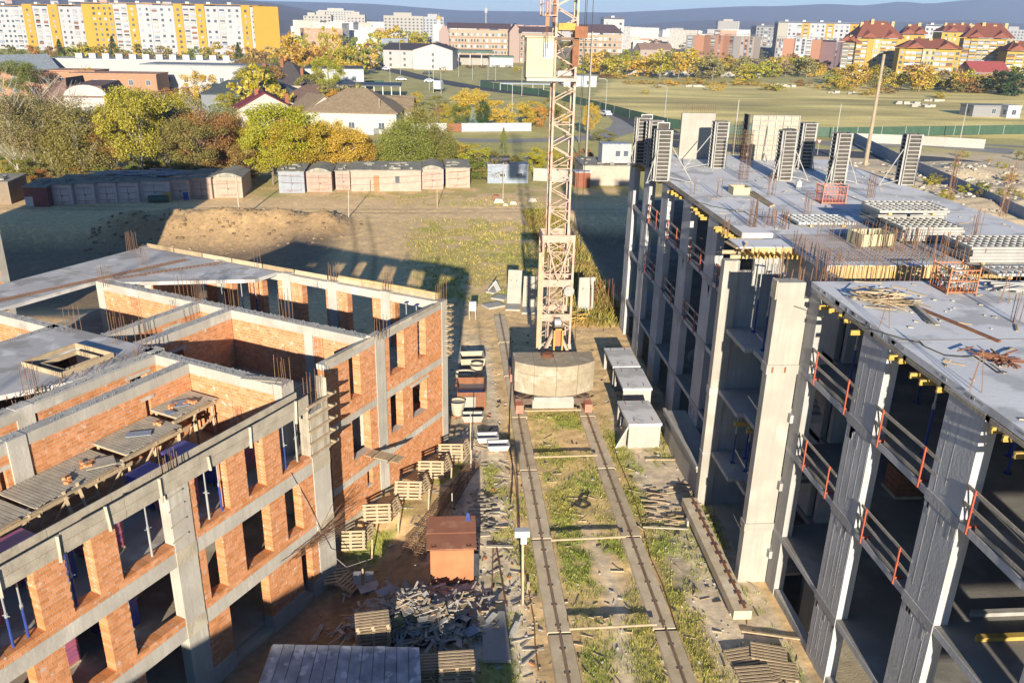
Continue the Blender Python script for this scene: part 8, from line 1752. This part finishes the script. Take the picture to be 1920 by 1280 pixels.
complex_(1806, 1898, 440, 430, 74, 46, 'yellow apartment building with red tiled roof, tall right wing', 9, [(.15, Y1_, 'balcony', 0, 1), (.15, Y1_, 'balcony', .5, 1), (.25, Y2_, 'balcony', .2, 2), (.3, Y1_, 'balcony', .0, 2), (.15, Y2_, 'win', .3, 1)])
complex_(1893, 1960, 415, 410, 98, 80, 'yellow apartment building at the right photo edge with lower roof', 6, [(1, Y1_, 'balcony', 0, 4)], 16, 2)
complex_(1763, 1830, 560, 556, 62, 46, 'yellow rear wing with many chimneys left of the tall right wing', 9, [(1, Y1_, 'win', 0, 4)], 16, 4)
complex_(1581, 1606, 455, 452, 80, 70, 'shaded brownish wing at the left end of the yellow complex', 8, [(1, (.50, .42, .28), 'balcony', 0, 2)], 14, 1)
block(1730, 1764, 640, 640, 50, [(1, (.72, .72, .74), 'win', 0, 4)], 9, 'white block between the two yellow roofs', (.5, .5, .5))
# ---- distant town: many small blocks, each its own object
rt = random.Random(5)
bands = [(560, 830, 30, 62, 900, 1500, 46), (1150, 1460, 46, 66, 900, 1900, 60), (560, 700, 60, 80, 620, 800, 12), (1740, 1925, 44, 62, 1000, 1900, 40), (1450, 1750, 40, 52, 1300, 2200, 40), (830, 1160, 34, 50, 1300, 2300, 40), (0, 160, 2, 10, 2000, 2900, 22), (160, 330, 0, 8, 2000, 2900, 22), (860, 1000, 100, 110, 640, 700, 0)]
k_ = 0
for x0, x1, p0_, p1_, ya, yb, n in bands:
    for i in range(n):
        px = rt.uniform(x0, x1); y = ya+(yb-ya)*rt.random(); p = atY(px, 50, y); hill = p0_ < 20
        h = rt.uniform(9, 24) if not hill else rt.uniform(5, 9); w = rt.uniform(14, 46) if y > 900 else rt.uniform(12, 30)
        z = 0 if not hill else None
        colr = rt.choice(((.62, .60, .56), (.70, .68, .64), (.55, .50, .44), (.66, .58, .48), (.48, .46, .44), (.60, .38, .26)))
        if hill: zz = HILLZ(p[0], y); 
        else: zz = -1
        o = MB().bx(-w/2, w/2, 0, 12, zz, zz+h).bx(-w/2-.3, w/2+.3, -.3, 12.3, zz+h, zz+h+.8).build('town_house', 'paint'); o.location = (p[0], y, 0); o.rotation_euler = (0, 0, rt.uniform(-.4, .4)); o.color = (*colr, 1)
        tag(o, 'tiny building of the distant town in the haze', 'building', 'tiny distant town buildings'); k_ += 1
for i, (px, y, pt, w, c_, lab) in enumerate(((585, 900, 30, 16, (.70, .66, .58), 'pale distant flats right of the long block, left'), (603, 890, 28, 20, (.66, .62, .54), 'pale distant flats right of the long block, right'), (632, 1300, 20, 52, (.72, .70, .62), 'large pale stepped building on the town skyline'), (668, 1000, 28, 20, (.68, .63, .55), 'pale tower flats under the skyline building'), (1366, 1500, 40, 38, (.66, .63, .56), 'lone pale tower block before the mountains'), (757, 900, 30, 40, (.64, .60, .52), 'long pale flats left of the church dome'), (812, 1000, 32, 24, (.62, .64, .66), 'glass fronted building left of the church'), (1905, 900, 56, 26, (.55, .55, .55), 'grey block at the right photo edge'))):
    p = atY(px, 50, y); h = htop(p[0], y, pt); t = T('flats', lab, 'apartment block', (p[0], y, 0)); o = MB().bx(-w/2, w/2, 0, 14, 0, h).bx(-w/4, w/5, 2, 8, h, h+3).build('wall', 'paint_fine', t, local=True); o.color = (*c_, 1)
    for f in range(int(h/3)):
        for k in range(int(w/4)): ob = bpy.data.objects.new('window', win_mesh(1.8, 1.4, 'glass')); COL.objects.link(ob); ob.parent = t; ob.location = (-w/2+2+k*4, 0, 1+f*3)
p = atY(823, 50, 960); h = htop(p[0], 960, 33); t = T('church', 'distant white church with golden dome', 'church', (p[0], 960, 0)); o = MB().bx(-6, 6, 0, 12, 0, h-7).build('nave', 'white_paint', t, local=True); MB().tube((0, 6, h-7), (0, 6, h-2), 2.6, 12).build('drum', 'white_paint', t, local=True)
m = MB()
for j in range(5): m.tube((0, 6, h-2+j*.9), (0, 6, h-1.1+j*.9), 3.2*cos(j*.3), 12, 3.2*cos((j+1)*.3))
m.build('dome', 'timber_yellow', t, local=True); MB().bx(-.15, .15, 5.9, 6.1, h+2, h+5).build('cross', 'timber_yellow', t, local=True)
p = atY(911, 50, 1100); h = htop(p[0], 1100, 10); t = T('radio_mast', 'thin lattice radio mast on the skyline left of the crane', 'mast', (p[0], 1100, 0)); MB().tube((0, 0, 0), (0, 0, h), 1.1, 6, .5).build('shaft', 'steel_white', t, local=True); MB().bx(-1.6, 1.6, -1, 1, h-9, h-4).build('antennas', 'steel_white', t, local=True)
# far tree belts between the town buildings
for i in range(150):
    px = rt.choice((rt.uniform(545, 840), rt.uniform(1150, 1460), rt.uniform(1700, 1925), rt.uniform(840, 1150))); y = rt.uniform(640, 1700); p = atY(px, 50, y); tree(p[0], y, rt.uniform(7, 15), rt.uniform(1.5, 3.5), 'farbush', None, rt.choice((BRN, OLV, DUL, GOLD, YG, BRN)), 'tiny autumn tree in the distant town', 'tree', 'tree', 'tiny distant trees in the town', z=0)
# ================================================================== CARS
def make_car():
    t = T('car', 'x', 'car'); prof = [(-2.1, .35), (-2.15, .8), (-1.6, .92), (-1.0, 1.42), (.6, 1.45), (1.35, .95), (2.05, .85), (2.15, .38)]
    def ex(pr, w): 
        m = MB(); n = len(pr); m.add([(x, -w/2, z) for x, z in pr]+[(x, w/2, z) for x, z in pr], [tuple(range(n))[::-1], tuple(range(n, 2*n))]+[(i, (i+1) % n, n+(i+1) % n, n+i) for i in range(n)]); return m
    o = ex(prof, 1.7).build('body', 'car_paint', t, local=True); o['tint'] = 1
    ex([(-1.5, .94), (-.98, 1.36), (.55, 1.38), (1.2, .96)], 1.74).build('side_windows', 'glass', t, local=True); MB().hexa([(1.36, -.7, .96), (1.38, .7, .96), (1.3, .7, .98), (1.3, -.7, .98), (.68, -.65, 1.43), (.68, .65, 1.43), (.6, .65, 1.45), (.6, -.65, 1.45)]).build('windscreen', 'glass', t, local=True)
    for x in (-1.35, 1.35):
        for y in (-.8, .8): MB().tube((x, y-.1, .33), (x, y+.1, .33), .33, 12).build('wheel', 'rubber', t, local=True)
    for y in (-.6, .6): MB().bx(2.1, 2.17, y-.18, y+.18, .62, .76).build('headlight', 'white_paint', t, local=True)
    return t
cars = Repeater(make_car()); CW = ['white', 'silver', 'dark grey', 'dark blue', 'red']; CC = [(.75, .75, .75), (.45, .47, .5), (.07, .075, .08), (.04, .06, .14), (.4, .04, .03)]
for i, (px, py, rz, c_, where) in enumerate(((1135, 218, 1.9, 1, 'on the asphalt road behind the formwork panels'), (723, 132, .3, 0, 'on the parking lot left of the crossing'), (752, 152, .1, 0, 'under the car wash canopy'), (713, 124, .2, 3, 'beside the white one on the parking lot'), (801, 140, 2.6, 2, 'driving on the far road'), (805, 155, .1, 0, 'waiting left of the white van'), (818, 124, .5, 0, 'in front of the gas station hedge'), (675, 105, .2, 2, 'leftmost of the far parking row'), (684, 104, .2, 1, 'second of the far parking row'), (693, 107, .2, 0, 'third of the far parking row'), (702, 104, .2, 3, 'fourth of the far parking row'), (1096, 150, .1, 3, 'beside the white kiosk hut'), (1080, 150, .2, 2, 'behind the white kiosk hut'), (858, 120, .1, 4, 'under the green canopy of the gas station'), (1607, 137, .1, 3, 'parked before the yellow flats'))):
    p = G(px, py); cars.put((p[0], p[1], .06), rz, '%s car %s' % (CW[c_], where), 'cars on the roads beyond the site', color=CC[c_])
def box_truck(px, py, colr, lab, rz=0, s=1.0):
    p = G(px, py); t = T('truck', lab, 'truck', (p[0], p[1], .06), rz=rz); o = MB().bx(-3.2, 2.2, -1.2, 1.2, 1.0, 3.6).build('cargo_box', 'car_paint', t, local=True); o.color = (*colr, 1); o = MB().bx(2.3, 4.0, -1.15, 1.15, .6, 2.9).build('cab', 'car_paint', t, local=True); o.color = (.7, .7, .72, 1); MB().bx(4.0, 4.05, -1, 1, 1.7, 2.6).build('windscreen', 'glass', t, local=True)
    for x in (-2.3, -1.3, 3.1):
        for y in (-1.0, 1.0): MB().tube((x, y-.15, .45), (x, y+.15, .45), .45, 12).build('wheel', 'rubber', t, local=True)
    for y in (-.85, .85): MB().bx(4.01, 4.06, y-.15, y+.15, .8, 1.0).build('headlight', 'white_paint', t, local=True)
box_truck(742, 124, (.05, .13, .36), 'truck with blue box at the roundabout', .1); box_truck(730, 122, (.6, .62, .66), 'truck with pale box left of the blue one', .2); box_truck(822, 172, (.75, .75, .77), 'white box van at the crossing behind the golden trees', 1.4)
# ---- low grey prefabs and stones seen in the field, bins etc.
for i, (px, py) in enumerate(((1450, 160), (1470, 163), (1310, 163), (1580, 175), (1700, 195), (1725, 200), (1760, 190))):
    p = G(px, py); o = MB()
    for k in range(6): x, y = p[0]+random.gauss(0, 2.5), p[1]+random.gauss(0, 1.2); o.bx(x-1, x+1, y-.5, y+.5, 0, random.uniform(.2, .9))
    o = o.build('debris', 'precast', kind='stuff'); tag(o, 'pale slabs dumped in the open field, %s pile' % ('first', 'second', 'leftmost', 'third', 'fourth', 'fifth', 'rightmost')[i], 'debris')
p = G(1532, 292); t = T('give_way_sign', 'white and red triangular road sign beyond the roof slab', 'road sign', p); MB().tube((0, 0, 0), (0, 0, 2.6), .05, 6).build('pole', 'steel_grey', t, local=True)
MB().add([(-.5, -.06, 3.0), (.5, -.06, 3.0), (0, -.06, 2.15), (-.5, -.02, 3.0), (.5, -.02, 3.0), (0, -.02, 2.15)], [(0, 2, 1), (3, 4, 5), (0, 1, 4, 3), (1, 2, 5, 4), (2, 0, 3, 5)]).build('red_rim', 'red_paint', t, local=True); MB().add([(-.34, -.07, 2.9), (.34, -.07, 2.9), (0, -.07, 2.34)], [(0, 2, 1)]).build('face', 'white_paint', t, local=True)
